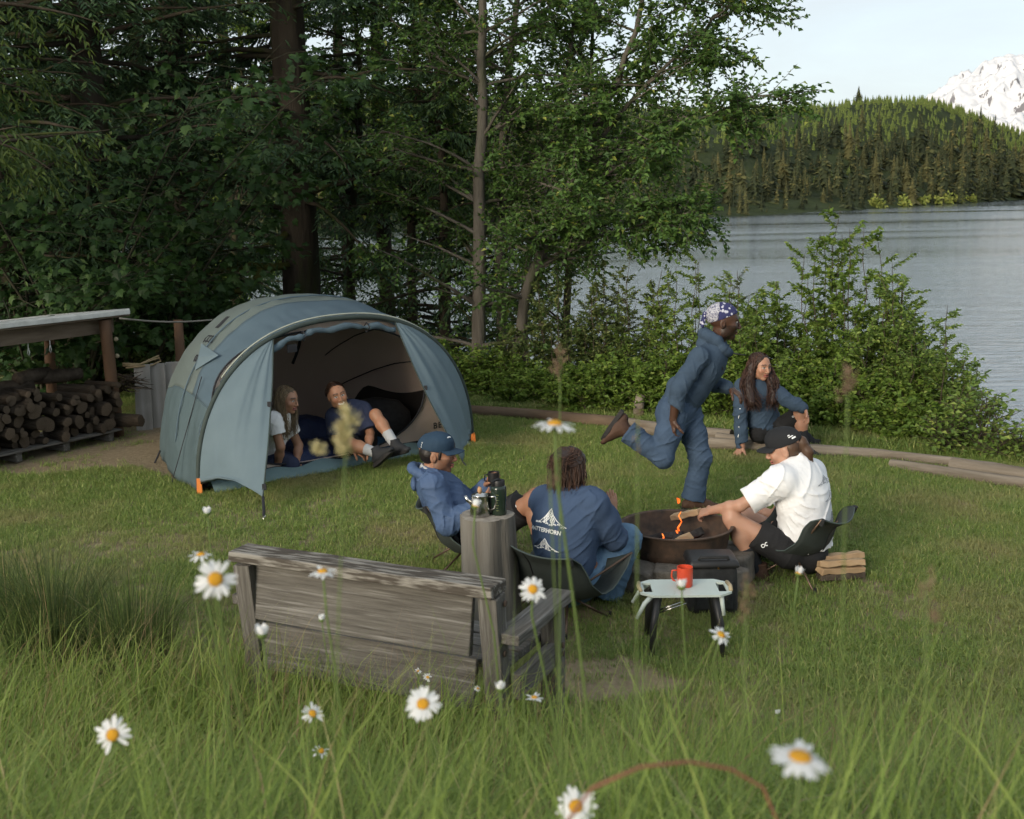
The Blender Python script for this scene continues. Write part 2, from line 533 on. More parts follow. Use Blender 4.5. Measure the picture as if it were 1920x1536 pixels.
def leaf_arrays(pos, axis, nrm, L, W, rnd, fold=0.25, wide=0.42):
    """diamond leaves folded along the midrib: 4 verts, 2 triangles each"""
    n = len(pos)
    axis = _unit(axis)
    side = _unit(np.cross(axis, nrm))
    nn = np.cross(side, axis)
    L = np.broadcast_to(L, (n,))[:, None]; W = np.broadcast_to(W, (n,))[:, None]
    v0 = pos
    v1 = pos + axis * L * wide + side * W * 0.5 + nn * W * fold
    v2 = pos + axis * L - nn * L * 0.08
    v3 = pos + axis * L * wide - side * W * 0.5 + nn * W * fold
    V = np.stack([v0, v1, v2, v3], 1).reshape(-1, 3)
    b = np.arange(n)[:, None] * 4
    F = np.concatenate([b + np.array([[0, 1, 2]]), b + np.array([[0, 2, 3]])], 0)
    return V, F, np.repeat(np.broadcast_to(rnd, (n,)), 4)

def twig_arrays(A, B, r0, r1):
    n = len(A)
    d = _unit(B - A)
    ref = np.where(np.abs(d[:, 2:3]) > 0.9, np.array([[1.0, 0, 0]]), np.array([[0, 0, 1.0]]))
    u = _unit(np.cross(d, ref)); w = np.cross(d, u)
    r0 = np.broadcast_to(r0, (n,))[:, None]; r1 = np.broadcast_to(r1, (n,))[:, None]
    ring = []
    for base, r_ in ((A, r0), (B, r1)):
        for k in range(3):
            a = 2 * math.pi * k / 3
            ring.append(base + (u * math.cos(a) + w * math.sin(a)) * r_)
    V = np.stack(ring, 1).reshape(-1, 3)
    b = np.arange(n)[:, None] * 6
    F = np.concatenate([b + np.array([[k, (k + 1) % 3, 3 + (k + 1) % 3, 3 + k]]) for k in range(3)], 0)
    return V, F

def curve_pts(p0, d0, length, n, bend, jit, r_):
    """a wandering branch: start, direction, length; bend is added to the direction step by step"""
    pts = [Vector(p0)]
    d = Vector(d0).normalized()
    for i in range(n):
        d = (d + Vector(bend) / n + Vector((r_.gauss(0, jit), r_.gauss(0, jit), r_.gauss(0, jit)))).normalized()
        pts.append(pts[-1] + d * (length / n))
    return pts

class Plant:
    def __init__(s, seed):
        s.r = random.Random(seed); s.g = np.random.default_rng(seed)
        s.wood = MB(); s.tA = []; s.tB = []; s.tr = []; s.leaf = []
    def limb(s, pts, r0, r1, n=6):
        k = len(pts)
        s.wood.tube(pts, [r0 + (r1 - r0) * i / (k - 1) for i in range(k)], n, cap=False)
    def twig(s, a, b, r_):
        s.tA.append(a); s.tB.append(b); s.tr.append(r_)
    def leaves(s, pos, axis, nrm, L, W, rnd, fold=0.25, wide=0.42):
        s.leaf.append(leaf_arrays(np.asarray(pos), np.asarray(axis), np.asarray(nrm), L, W, rnd, fold, wide))
    def finish(s, name, label, cat, group, wood_mat, leaf_m, base, trunk_name='trunk', crown_name='crown'):
        root = empty(name, base, label, cat, group)
        inv = np.array(base, float)
        WV = [np.array(s.wood.v, float).reshape(-1, 3)]; WF4 = [np.array([f for f in s.wood.f if len(f) == 4], int).reshape(-1, 4)]
        if s.tA:
            tv, tf = twig_arrays(np.array(s.tA, float), np.array(s.tB, float), np.array(s.tr), np.array(s.tr) * 0.4)
            WF4.append(tf + len(WV[0])); WV.append(tv)
        V = np.concatenate(WV) - inv
        if len(V): mobj(trunk_name, V, np.concatenate(WF4), wood_mat, root, smooth=True)
        if s.leaf:
            off = 0; Vs = []; Fs = []; Rs = []
            for v, f, r_ in s.leaf:
                Vs.append(v); Fs.append(f + off); Rs.append(r_); off += len(v)
            mobj(crown_name, np.concatenate(Vs) - inv, np.concatenate(Fs), leaf_m, root, attrs={'rnd': np.concatenate(Rs)})
        return root

# ------------------------------------------------------------------ plant materials
def bark_mat(name, c1, c2, moss=None):
    return mat(name, c1, c2, scale=5, stretch=(1, 1, 0.18), rough=0.95, bump=0.9, bscale=16, bdist=0.03, spec=0.1, extra=moss)
M_alder_bark = bark_mat('alder_bark', (0.075, 0.066, 0.055), (0.15, 0.135, 0.115), ((0.045, 0.055, 0.022), 2.5, 0.5, 0.62))
M_fir_bark = bark_mat('fir_bark', (0.028, 0.023, 0.018), (0.068, 0.056, 0.043), ((0.045, 0.055, 0.018), 1.8, 0.5, 0.62))
M_moss_bark = bark_mat('mossy_bark', (0.045, 0.05, 0.014), (0.10, 0.10, 0.03))
M_twig = mat('twig_bark', (0.04, 0.03, 0.02), (0.075, 0.056, 0.04), scale=12, rough=0.9)
M_maple_twig = mat('maple_bark', (0.022, 0.022, 0.013), (0.045, 0.042, 0.024), scale=8, rough=0.95)
M_alder_leaf = leaf_mat('alder_leaf', [(0.0, (0.054, 0.108, 0.030)), (0.5, (0.088, 0.168, 0.038)), (0.9, (0.151, 0.250, 0.052)), (1.0, (0.292, 0.324, 0.065))], 0.4)
M_fir_needle = leaf_mat('fir_needle', [(0.0, (0.022, 0.050, 0.025)), (0.6, (0.050, 0.096, 0.037)), (1.0, (0.104, 0.161, 0.048))], 0.2)
M_cedar_spray = leaf_mat('cedar_spray', [(0.0, (0.032, 0.064, 0.012)), (1.0, (0.105, 0.145, 0.029))], 0.4)
M_maple_leaf = leaf_mat('maple_leaf', [(0.0, (0.020, 0.046, 0.013)), (0.7, (0.041, 0.091, 0.023)), (1.0, (0.075, 0.133, 0.032))], 0.45)
M_shrub_leaf = leaf_mat('shrub_leaf', [(0.0, (0.092, 0.159, 0.036)), (0.6, (0.188, 0.279, 0.057)), (1.0, (0.346, 0.406, 0.099))], 0.45)
M_bramble_leaf = leaf_mat('bramble_leaf', [(0.0, (0.085, 0.152, 0.026)), (0.6, (0.169, 0.259, 0.042)), (1.0, (0.281, 0.349, 0.074))], 0.45)
M_dark_leaf = leaf_mat('brush_leaf', [(0.0, (0.068, 0.111, 0.033)), (0.6, (0.131, 0.176, 0.052)), (1.0, (0.245, 0.257, 0.083))], 0.35)
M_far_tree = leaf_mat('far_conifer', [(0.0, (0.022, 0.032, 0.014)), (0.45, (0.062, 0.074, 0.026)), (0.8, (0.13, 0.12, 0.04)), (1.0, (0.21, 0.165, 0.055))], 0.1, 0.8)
def per_tree(m, dark, gold):
    nt = m.node_tree; b = nt.nodes['Principled BSDF']
    src = b.inputs['Base Color'].links[0].from_socket
    oi = nt.nodes.new('ShaderNodeObjectInfo').outputs['Random']
    c = _mix(nt, src, dark, _ramp(nt, oi, [(.0, 1.0), (.5, 0.0)]), 'MULTIPLY')
    c = _mix(nt, c, gold, _ramp(nt, oi, [(.62, 0.0), (1.0, .38)]))
    nt.links.new(c, b.inputs['Base Color'])
    return m
per_tree(M_far_tree, (.42, .48, .45), (.15, .125, .04))
M_young_tree = leaf_mat('young_conifer', [(0.0, (0.078, 0.112, 0.026)), (0.5, (0.169, 0.213, 0.046)), (1.0, (0.299, 0.312, 0.072))], 0.15, 0.8)

# ------------------------------------------------------------------ instancing for what nobody could count
def gn_scatter(name, pts, rotz, scl, idx, meshes, mats_, label, tilt=None):
    col = bpy.data.collections.new(name + '_kinds')
    for k, me in enumerate(meshes):
        if len(me.materials) == 0: me.materials.append(mats_[k] if isinstance(mats_, list) else mats_)
        col.objects.link(bpy.data.objects.new('%s_%02d' % (name, k), me))
    me = bpy.data.meshes.new(name)
    me.vertices.add(len(pts)); me.vertices.foreach_set('co', np.asarray(pts, np.float32).ravel())
    a = me.attributes.new('rot', 'FLOAT_VECTOR', 'POINT')
    rv = np.zeros((len(pts), 3), np.float32); rv[:, 2] = rotz
    if tilt is not None: rv[:, 0] = tilt
    a.data.foreach_set('vector', rv.ravel())
    a = me.attributes.new('scl', 'FLOAT', 'POINT'); a.data.foreach_set('value', np.asarray(scl, np.float32))
    a = me.attributes.new('idx', 'INT', 'POINT'); a.data.foreach_set('value', np.asarray(idx, np.int32))
    o = link(bpy.data.objects.new(name, me))
    ng = bpy.data.node_groups.new(name, 'GeometryNodeTree')
    ng.interface.new_socket('Geometry', in_out='INPUT', socket_type='NodeSocketGeometry')
    ng.interface.new_socket('Geometry', in_out='OUTPUT', socket_type='NodeSocketGeometry')
    N = ng.nodes; L = ng.links
    gi = N.new('NodeGroupInput'); go = N.new('NodeGroupOutput')
    mp = N.new('GeometryNodeMeshToPoints'); ip = N.new('GeometryNodeInstanceOnPoints')
    ci = N.new('GeometryNodeCollectionInfo'); ci.inputs[0].default_value = col
    ci.inputs['Separate Children'].default_value = True; ci.inputs['Reset Children'].default_value = True
    def attr(nm, t):
        n = N.new('GeometryNodeInputNamedAttribute'); n.data_type = t; n.inputs[0].default_value = nm
        return n.outputs[0]
    L.new(gi.outputs[0], mp.inputs[0]); L.new(mp.outputs[0], ip.inputs['Points']); L.new(ci.outputs[0], ip.inputs['Instance'])
    ip.inputs['Pick Instance'].default_value = True
    L.new(attr('idx', 'INT'), ip.inputs['Instance Index'])
    e2 = N.new('FunctionNodeEulerToRotation'); L.new(attr('rot', 'FLOAT_VECTOR'), e2.inputs[0]); L.new(e2.outputs[0], ip.inputs['Rotation'])
    L.new(attr('scl', 'FLOAT'), ip.inputs['Scale'])
    L.new(ip.outputs[0], go.inputs[0])
    md = o.modifiers.new('scatter', 'NODES'); md.node_group = ng
    tag(o, label, None, None, 'stuff')
    return o

# ------------------------------------------------------------------ far conifers
def far_tree_mesh(seed, slim, tiers=22, per=9):
    r_ = np.random.default_rng(seed)
    pos = []; ax = []; nr = []; Ls = []; Ws = []; rd = []
    for i in range(tiers):
        t = (i + r_.uniform(-.3, .3)) / tiers
        h = 0.05 + 0.94 * t
        rad = slim * (1 - t) ** 0.85 * r_.uniform(0.7, 1.1) + 0.010
        for k in range(per):
            a = 2 * math.pi * (k + r_.uniform(-.5, .5)) / per + i * 1.7
            rr = rad * r_.uniform(0.55, 1.3)
            out = np.array([math.cos(a), math.sin(a), 0])
            pos.append(np.array([0, 0, h + r_.uniform(-.01, .015)]))
            ax.append(out + np.array([0, 0, r_.uniform(-1.1, -.35)]))
            nr.append(out * .8 + np.array([0, 0, .8]) + r_.normal(0, .35, 3))
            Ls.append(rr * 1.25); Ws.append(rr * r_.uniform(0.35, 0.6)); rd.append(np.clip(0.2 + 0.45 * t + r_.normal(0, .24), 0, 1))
    V, F, rd = leaf_arrays(np.array(pos), np.array(ax), np.array(nr), np.array(Ls), np.array(Ws), np.array(rd), fold=-0.2, wide=0.5)
    cv = []; cf = []
    for k in range(7):
        a = 2 * math.pi * k / 7; cv.append((slim * .5 * math.cos(a), slim * .5 * math.sin(a), .04))
    cv.append((0, 0, 1.0)); b = len(V)
    cf = np.array([[b + k, b + (k + 1) % 7, b + 7] for k in range(7)])
    return np_mesh('far_conifer', np.concatenate([V, np.array(cv)]), np.concatenate([F, cf]), attrs={'rnd': np.concatenate([rd, np.full(8, .1)])})

def build_far_forest():
    r_ = np.random.default_rng(11)
    old = [far_tree_mesh(s, sl) for s, sl in ((1, .19), (2, .16), (3, .22), (4, .175))]
    young = [far_tree_mesh(s, sl, 11, 7) for s, sl in ((5, .30), (6, .36))]
    for m_ in old: m_.materials.append(M_far_tree)
    for m_ in young: m_.materials.append(M_young_tree)
    q0, q1 = ray_slope(1180, 400)[0], ray_slope(1990, 400)[0]
    # singly placed trees, the largest in view
    n = 0; tries = 0; placed = []
    while n < 250 and tries < 30000:
        tries += 1
        q = r_.uniform(q0, q1); e = 1 + 120 * r_.uniform() ** 1.7
        Y = shoreY(q) + e
        p = np.array([q * Y, Y])
        if any(abs(p[0] - a) < 3.4 and abs(p[1] - b) < 7 for a, b in placed): continue
        placed.append((p[0], p[1]))
        hgt = r_.choice([r_.uniform(30, 50), r_.uniform(45, 68), r_.uniform(62, 96)]) * Y / FPX * float(np.interp(q, [q0, q1], [0.8, 1.05]))
        if e < 9 and r_.uniform() < 0.5: hgt *= 0.5
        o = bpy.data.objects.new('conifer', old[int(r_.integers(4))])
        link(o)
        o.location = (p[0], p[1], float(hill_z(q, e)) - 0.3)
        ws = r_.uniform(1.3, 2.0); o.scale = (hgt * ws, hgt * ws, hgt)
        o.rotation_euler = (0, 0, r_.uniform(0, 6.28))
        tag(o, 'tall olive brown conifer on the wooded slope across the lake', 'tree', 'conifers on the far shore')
        n += 1
    # one lone tall tree standing above the crest
    pt = P(1609, 208, Y=0.1)
    q = ray_slope(1609, 208)[0]
    Y = shoreY(q) + CREST * 0.97
    o = link(bpy.data.objects.new('conifer', old[2]))
    o.location = (q * Y, Y, float(hill_z(q, CREST * 0.97)) - 1)
    hh = (CAMZ + ray_slope(1609, 160)[1] * Y) - o.location.z
    o.scale = (hh * 1.7, hh * 1.7, hh)
    tag(o, 'lone tall conifer standing above the crest of the far hill', 'tree')
    # the rest of the wood
    N = 7500
    qa, qb = _sx[1], _sx[-1]
    q = r_.uniform(qa, qb, N * 2); e = 2 + (CREST * 1.06) * r_.uniform(0, 1, N * 2) ** 0.9
    keep = ~((q > q0) & (q < q1) & (e < 118) & (r_.uniform(size=N * 2) < 0.85))
    q, e = q[keep][:N], e[keep][:N]
    Y = shoreY(q) + e
    pts = np.stack([q * Y, Y, hill_z(q, e) - 0.3], -1)
    patch = fbm(q * 22 + 1, e * 0.012, 3, 77)
    yng = ((e > 70 + 150 * (patch - 0.4)) & (r_.uniform(size=len(q)) < 0.95)) | (e > 165)
    scl = np.where(yng, r_.uniform(9, 20, len(q)), r_.uniform(30, 62, len(q))) * Y / FPX
    idx = np.where(yng, 4 + r_.integers(0, 2, len(q)), r_.integers(0, 4, len(q)))
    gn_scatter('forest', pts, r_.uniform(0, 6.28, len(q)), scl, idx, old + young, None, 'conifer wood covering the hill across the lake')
    # low bright bushes along the water's edge
    lit = Plant(77)
    for k in range(11):
        qq = r_.uniform(ray_slope(1640, 400)[0], ray_slope(1960, 400)[0]); ee = r_.uniform(0, 4); Y = shoreY(qq) + ee
        c = np.array([qq * Y, Y, WATER_Z + 0.9])
        m_ = 130
        d = r_.normal(size=(m_, 3)); d = _unit(d) * r_.uniform(0.2, 1, (m_, 1))
        pos = c + d * np.array([1.9, 1.6, 1.9]) * r_.uniform(0.4, 1.3)
        lit.leaves(pos, r_.normal(size=(m_, 3)), r_.normal(size=(m_, 3)) + [0, 0, 1], 0.9, 0.7, r_.uniform(0.4, 1, m_))
    v, f, rr = [np.concatenate([a[i] + (0 if i != 1 else 0) for a in lit.leaf]) if i != 1 else None for i in range(3)]
    off = 0; Fs = []
    for a in lit.leaf: Fs.append(a[1] + off); off += len(a[0])
    o = mobj('undergrowth', v, np.concatenate(Fs), M_young_tree, attrs={'rnd': rr})
    tag(o, 'low sunlit bushes along the far water edge', None, None, 'stuff')
build_far_forest()

# ------------------------------------------------------------------ alder clump in the middle
def leafy_twig(pl, a, d, L, nleaf, lsize, droop=0.15):
    """one leaf-bearing twig: leaves alternate along it"""
    b = a + d * L
    pl.twig(tuple(a), tuple(b), 0.0035 + 0.004 * L)
    t = (np.arange(nleaf) + 0.6) / nleaf
    pos = a[None] + (b - a)[None] * t[:, None]
    side = np.cross(d, np.array([0, 0, 1.0])); side /= (np.linalg.norm(side) + 1e-6)
    sg = np.where(np.arange(nleaf) % 2 == 0, 1, -1)[:, None]
    ax = d[None] * 0.55 + side[None] * sg * 0.8 + pl.g.normal(0, .3, (nleaf, 3)) + np.array([[0, 0, -droop]])
    nr = np.array([[0, 0, 1.0]]) + pl.g.normal(0, .45, (nleaf, 3))
    pl.leaves(pos, ax, nr, lsize * pl.g.uniform(.7, 1.25, nleaf), lsize * 0.72 * pl.g.uniform(.8, 1.1, nleaf), np.clip(pl.g.normal(.45, .25, nleaf), 0, 1))

def broadleaf(name, label, trunks, seed, lsize, leaf_m, bark, wood_r, group=None, prim=22, twigs=11, nleaf=9, reach=(1.2, 2.6), zmin=0.9, extra_dirs=None, cat='tree', rise=0.55):
    pl = Plant(seed)
    for ti, pts in enumerate(trunks):
        pts = [Vector(p) for p in pts]
        r0 = wood_r[ti]
        # resample
        fine = []
        for i in range(len(pts) - 1):
            for k in range(4):
                fine.append(pts[i].lerp(pts[i + 1], k / 4) + Vector((pl.r.gauss(0, .012), pl.r.gauss(0, .012), 0)))
        fine.append(pts[-1])
        pl.limb(fine, r0, r0 * 0.22, 10)
        z0 = fine[0].z; zt = fine[-1].z
        for k in range(prim):
            h = zmin + (zt - z0 - zmin) * ((k + pl.r.random()) / prim) ** 0.9
            j = min(len(fine) - 2, int(h / (zt - z0) * (len(fine) - 1)))
            p = fine[j]
            az = pl.r.uniform(0, 2 * math.pi)
            up = rise + pl.r.uniform(-.35, .3)
            d = Vector((math.cos(az), math.sin(az), up)).normalized()
            if extra_dirs and pl.r.random() < 0.4:
                d = (d + Vector(pl.r.choice(extra_dirs))).normalized()
            frac = 1 - (h / (zt - z0)) * 0.55
            L = pl.r.uniform(*reach) * frac
            br = curve_pts(p, d, L, 7, (0, 0, pl.r.uniform(-.5, .15)), 0.06, pl.r)
            pl.limb(br, r0 * 0.26 * frac + 0.006, 0.004, 5)
            for q in range(twigs):
                t = 0.22 + 0.78 * (q + pl.r.random()) / twigs
                f = t * (len(br) - 1); i0 = min(len(br) - 2, int(f))
                a = np.array(br[i0].lerp(br[i0 + 1], f - i0))
                bd = np.array((br[i0 + 1] - br[i0]).normalized())
                td = bd * 0.7 + pl.g.normal(0, .6, 3) + np.array([0, 0, -0.05]); td /= np.linalg.norm(td)
                TL = pl.r.uniform(.25, .65) * (1.15 - 0.5 * t)
                leafy_twig(pl, a, td, TL, nleaf, lsize)
                if pl.r.random() < 0.6:
                    td2 = td + pl.g.normal(0, .5, 3); td2 /= np.linalg.norm(td2)
                    leafy_twig(pl, a + td * TL * 0.5, td2, TL * 0.7, max(4, nleaf - 3), lsize)
    base = trunks[0][0]
    return pl.finish(name, label, cat, group, bark, leaf_m, tuple(base))

def tp(x, y, Y, zadd=0): 
    return P(x, y, Y=Y)
def gp(x, Y, dz=-0.1):
    """point on the ground at photo column x and depth Y"""
    X = P(x, 700, Y=Y).x
    return Vector((X, Y, g(X, Y) + dz))

def build_alders():
    b1 = gp(893, 16.2)
    broadleaf('alder_tree', 'slender grey barked alder rising straight behind the tent, tallest of its clump',
              [[b1, tp(898, 500, 16.2), tp(903, 260, 16.1), tp(905, 60, 16.0), tp(912, -250, 15.9), tp(930, -560, 15.8)]],
              31, 0.075, M_alder_leaf, M_alder_bark, [0.105], 'alders by the lake', prim=64, reach=(1.0, 2.4), nleaf=10, twigs=13)
    b2 = gp(948, 16.9)
    broadleaf('alder_tree', 'thin alder stem leaning slightly away beside the straight grey alder',
              [[b2, tp(935, 470, 16.9), tp(945, 200, 17.0), tp(975, -50, 17.0), tp(1000, -400, 17.0)],
               [b2 + Vector((0.22, 0.3, 0)), tp(985, 520, 17.2), tp(1030, 300, 17.4), tp(1075, 60, 17.6), tp(1120, -250, 17.6)]],
              32, 0.075, M_alder_leaf, M_alder_bark, [0.085, 0.07], 'alders by the lake', prim=38, reach=(1.0, 2.4), twigs=13, nleaf=10)
    b3 = gp(950, 15.6)
    broadleaf('alder_tree', 'alder leaning out over the lake with long boughs against the sky',
              [[b3, tp(985, 560, 15.5), tp(1045, 400, 15.3), tp(1120, 240, 15.1), tp(1190, 60, 14.9), tp(1250, -220, 14.8)],
               [tp(1045, 400, 15.3), tp(1130, 330, 15.0), tp(1235, 270, 14.7), tp(1330, 215, 14.4), tp(1440, 170, 14.2)],
               [tp(1100, 290, 15.2), tp(1210, 160, 15.0), tp(1320, 60, 14.8), tp(1400, -40, 14.6)],
               [tp(1010, 500, 15.4), tp(1110, 450, 15.2), tp(1210, 420, 14.9), tp(1300, 395, 14.7)]],
              33, 0.078, M_alder_leaf, M_alder_bark, [0.085, 0.03, 0.032, 0.024], 'alders by the lake', prim=30, reach=(0.6, 1.5), zmin=0.15, nleaf=10, twigs=12, rise=0.25)
build_alders()

# ------------------------------------------------------------------ conifers on the left
def conifer(name, label, base, height, seed, r0, length=3.0, zlow=1.0, ztop=11.0, whorl=0.5, per=5, sub=22, needle=0.16, leaf_m=None, droop=-0.25, bark=None, group='conifers behind the tent', dens=1.0, bare=0.0, hang=0.25):
    pl = Plant(seed)
    base = Vector(base)
    tr = [base + Vector((0.03 * math.sin(i * 1.3), 0.03 * math.cos(i * 1.7), height * i / 12)) for i in range(13)]
    pl.limb(tr, r0, r0 * 0.25, 14)
    h = zlow
    while h < min(height * 0.96, ztop):
        for k in range(per):
            az = pl.r.uniform(0, 2 * math.pi)
            f = (1 - h / height)
            L = length * (0.45 + 0.55 * f) * pl.r.uniform(.65, 1.15)
            p = base + Vector((0, 0, h + pl.r.uniform(-.2, .2)))
            d = Vector((math.cos(az), math.sin(az), pl.r.uniform(-.1, .35)))
            br = curve_pts(p, d, L, 8, (0, 0, droop * pl.r.uniform(.6, 1.8)), 0.05, pl.r)
            pl.limb(br, 0.012 + 0.012 * L, 0.004, 5)
            ns = int(sub * dens * (0.6 + 0.4 * L / length))
            for q in range(ns):
                t = bare + (1 - bare) * (q + pl.r.random()) / ns
                ff = t * (len(br) - 1); i0 = min(len(br) - 2, int(ff))
                a = np.array(br[i0].lerp(br[i0 + 1], ff - i0))
                bd = np.array((br[i0 + 1] - br[i0]).normalized())
                sd = np.cross(bd, [0, 0, 1.0]); sd /= (np.linalg.norm(sd) + 1e-6)
                sgn = 1 if q % 2 else -1
                td = bd * pl.r.uniform(.3, .9) + sd * sgn * pl.r.uniform(.5, 1) + np.array([0, 0, -hang * pl.r.uniform(.3, 2)]); td /= np.linalg.norm(td)
                TL = (0.2 + 0.5 * math.sin(math.pi * min(1, t * 0.8 + 0.12))) * pl.r.uniform(.6, 1.2) * (L / 2.6) ** 0.5
                nn = max(6, int(TL / 0.04))
                tt = (np.arange(nn) + pl.g.uniform(0, 1, nn)) / nn
                pos = a + td[None] * (TL * tt)[:, None]
                pos[:, 2] -= 0.12 * TL * tt ** 2
                s2 = np.cross(td, [0, 0, 1.0]); s2 /= (np.linalg.norm(s2) + 1e-6)
                sg = np.where(np.arange(nn) % 2 == 0, 1, -1)[:, None]
                ax = td[None] * 0.9 + s2[None] * sg * 0.7 + np.array([0, 0, -0.25]) + pl.g.normal(0, .2, (nn, 3))
                pl.leaves(pos, ax, np.array([[0, 0, 1.0]]) + pl.g.normal(0, .35, (nn, 3)), needle * (1.1 - 0.5 * tt) * pl.g.uniform(.7, 1.2, nn), needle * 0.22, np.clip(pl.g.normal(.4, .25, nn), 0, 1), fold=0.1)
        h += whorl * pl.r.uniform(.7, 1.3)
    return pl.finish(name, label, 'tree', group, bark or M_fir_bark, leaf_m or M_fir_needle, tuple(base))

def build_conifers():
    conifer('fir_tree', 'big dark fir with a thick straight trunk right behind the tent', gp(571, 18.2), 24, 41, 0.30, length=3.4, zlow=2.6, ztop=10.5, whorl=0.46, per=4, sub=24, bare=0.25, droop=-0.45)
    conifer('fir_tree', 'dense dark conifer behind the wood shed, nearest the shed posts', gp(205, 16.6), 22, 42, 0.26, length=3.0, zlow=1.0, ztop=10, whorl=0.36, per=5, sub=22)
    conifer('fir_tree', 'dense dark conifer filling the far left edge above the shed roof', gp(20, 15.4), 20, 43, 0.25, length=2.8, zlow=1.2, ztop=9.5, whorl=0.36, per=5, sub=22)
    conifer('fir_tree', 'dark conifer standing between the shed and the thick fir trunk', gp(365, 19.5), 22, 44, 0.22, length=2.9, zlow=2.4, ztop=10.5, whorl=0.45, per=5, sub=20)
    conifer('hemlock_tree', 'loose hanging conifer between the thick fir and the alders', gp(730, 21.0), 20, 45, 0.16, length=2.7, zlow=1.2, ztop=9, whorl=0.55, per=4, sub=18, hang=0.5)
    conifer('hemlock_tree', 'low hanging conifer boughs over the log end beside the alder trunks', gp(838, 17.6), 7.5, 46, 0.10, length=1.9, zlow=1.0, ztop=7, whorl=0.4, per=4, sub=18, hang=0.5)
    conifer('cedar_tree', 'pale yellow green cedar sprays hanging in the top left corner', gp(-130, 11.0), 11, 47, 0.2, length=2.1, zlow=3.0, ztop=9, whorl=0.4, per=5, sub=22, needle=0.13, leaf_m=M_cedar_spray, hang=0.8, group=None)
    for k, (x, Y, h, L) in enumerate(((-60, 22, 18, 3.2), (110, 24, 22, 3.4), (300, 27, 22, 3.2), (455, 33, 20, 3.0), (660, 36, 22, 3.2))):
        # second row of dark trees, seen only as gaps fill
        bx = P(x, 700, Y=Y).x
        names = ('far left edge of the wood', 'left of the shed posts', 'left of the tent top', 'above the tent top', 'right of the thick fir trunk')[k]
        conifer('fir_tree', 'dim conifer of the second row, showing in gaps ' + names, (bx, Y, -1.0), h, 60 + k, 0.2, length=L, zlow=1.2, ztop=11, whorl=0.6, per=5, sub=15, needle=0.26, group='second row conifers')
build_conifers()

# mossy dead boughs on the fir
def build_mossy_boughs():
    root = None
    specs = [[(537, 275, 17.9), (470, 300, 17.2), (400, 335, 16.8), (303, 366, 16.5)],
             [(540, 497, 17.9), (470, 500, 17.4), (410, 508, 17.2), (362, 515, 17.0)],
             [(487, 503, 17.4), (480, 530, 17.3), (450, 545, 17.2), (415, 552, 17.1)],
             [(536, 440, 17.9), (490, 465, 17.5), (440, 495, 17.2)]]
    for k, sp in enumerate(specs):
        b = MB()
        pts = [P(x, y, Y=Y) for x, y, Y in sp]
        fine = []
        for i in range(len(pts) - 1):
            for q in range(5): fine.append(pts[i].lerp(pts[i + 1], q / 5) + Vector((0, 0, random.gauss(0, .012))))
        fine.append(pts[-1])
        b.tube(fine, [0.055 - 0.04 * i / len(fine) + (0.02 if k in (1, 2) else 0) * math.sin(3 * i / len(fine)) for i in range(len(fine))], 8)
        o = b.build('mossy_bough', M_moss_bark, None, smooth=True)
        tag(o, ('bare dead bough slanting down to the left of the fir trunk', 'thick moss covered bough level above the tent roof', 'curved mossy branch hooking below the level bough', 'short dead bough angled down to the mossy one')[k], 'branch', 'dead boughs beside the fir')
build_mossy_boughs()

# ------------------------------------------------------------------ maples with big lobed leaves
def maple_leaf_arrays(pos, axis, nrm, size, rnd):
    lob = np.array([(0, 0), (.30, -.06), (.52, .12), (.36, .28), (.62, .52), (.30, .52), (.22, .66), (0, 1.0), (-.22, .66), (-.30, .52), (-.62, .52), (-.36, .28), (-.52, .12), (-.30, -.06)])
    n = len(pos); k = len(lob)
    axis = _unit(axis); side = _unit(np.cross(axis, nrm)); nn = np.cross(side, axis)
    size = np.broadcast_to(size, (n,))
    V = pos[:, None] + (side[:, None] * lob[None, :, :1] + axis[:, None] * lob[None, :, 1:] - nn[:, None] * (np.abs(lob[None, :, :1]) * .25 + lob[None, :, 1:] ** 2 * .2)) * size[:, None, None]
    V = np.concatenate([V, (pos + axis * size[:, None] * 0.35)[:, None]], 1)
    F = []
    b = np.arange(n) * (k + 1)
    for i in range(k):
        F.append(np.stack([b + i, b + (i + 1) % k, b + k], -1))
    return V.reshape(-1, 3), np.concatenate(F), np.repeat(rnd, k + 1)

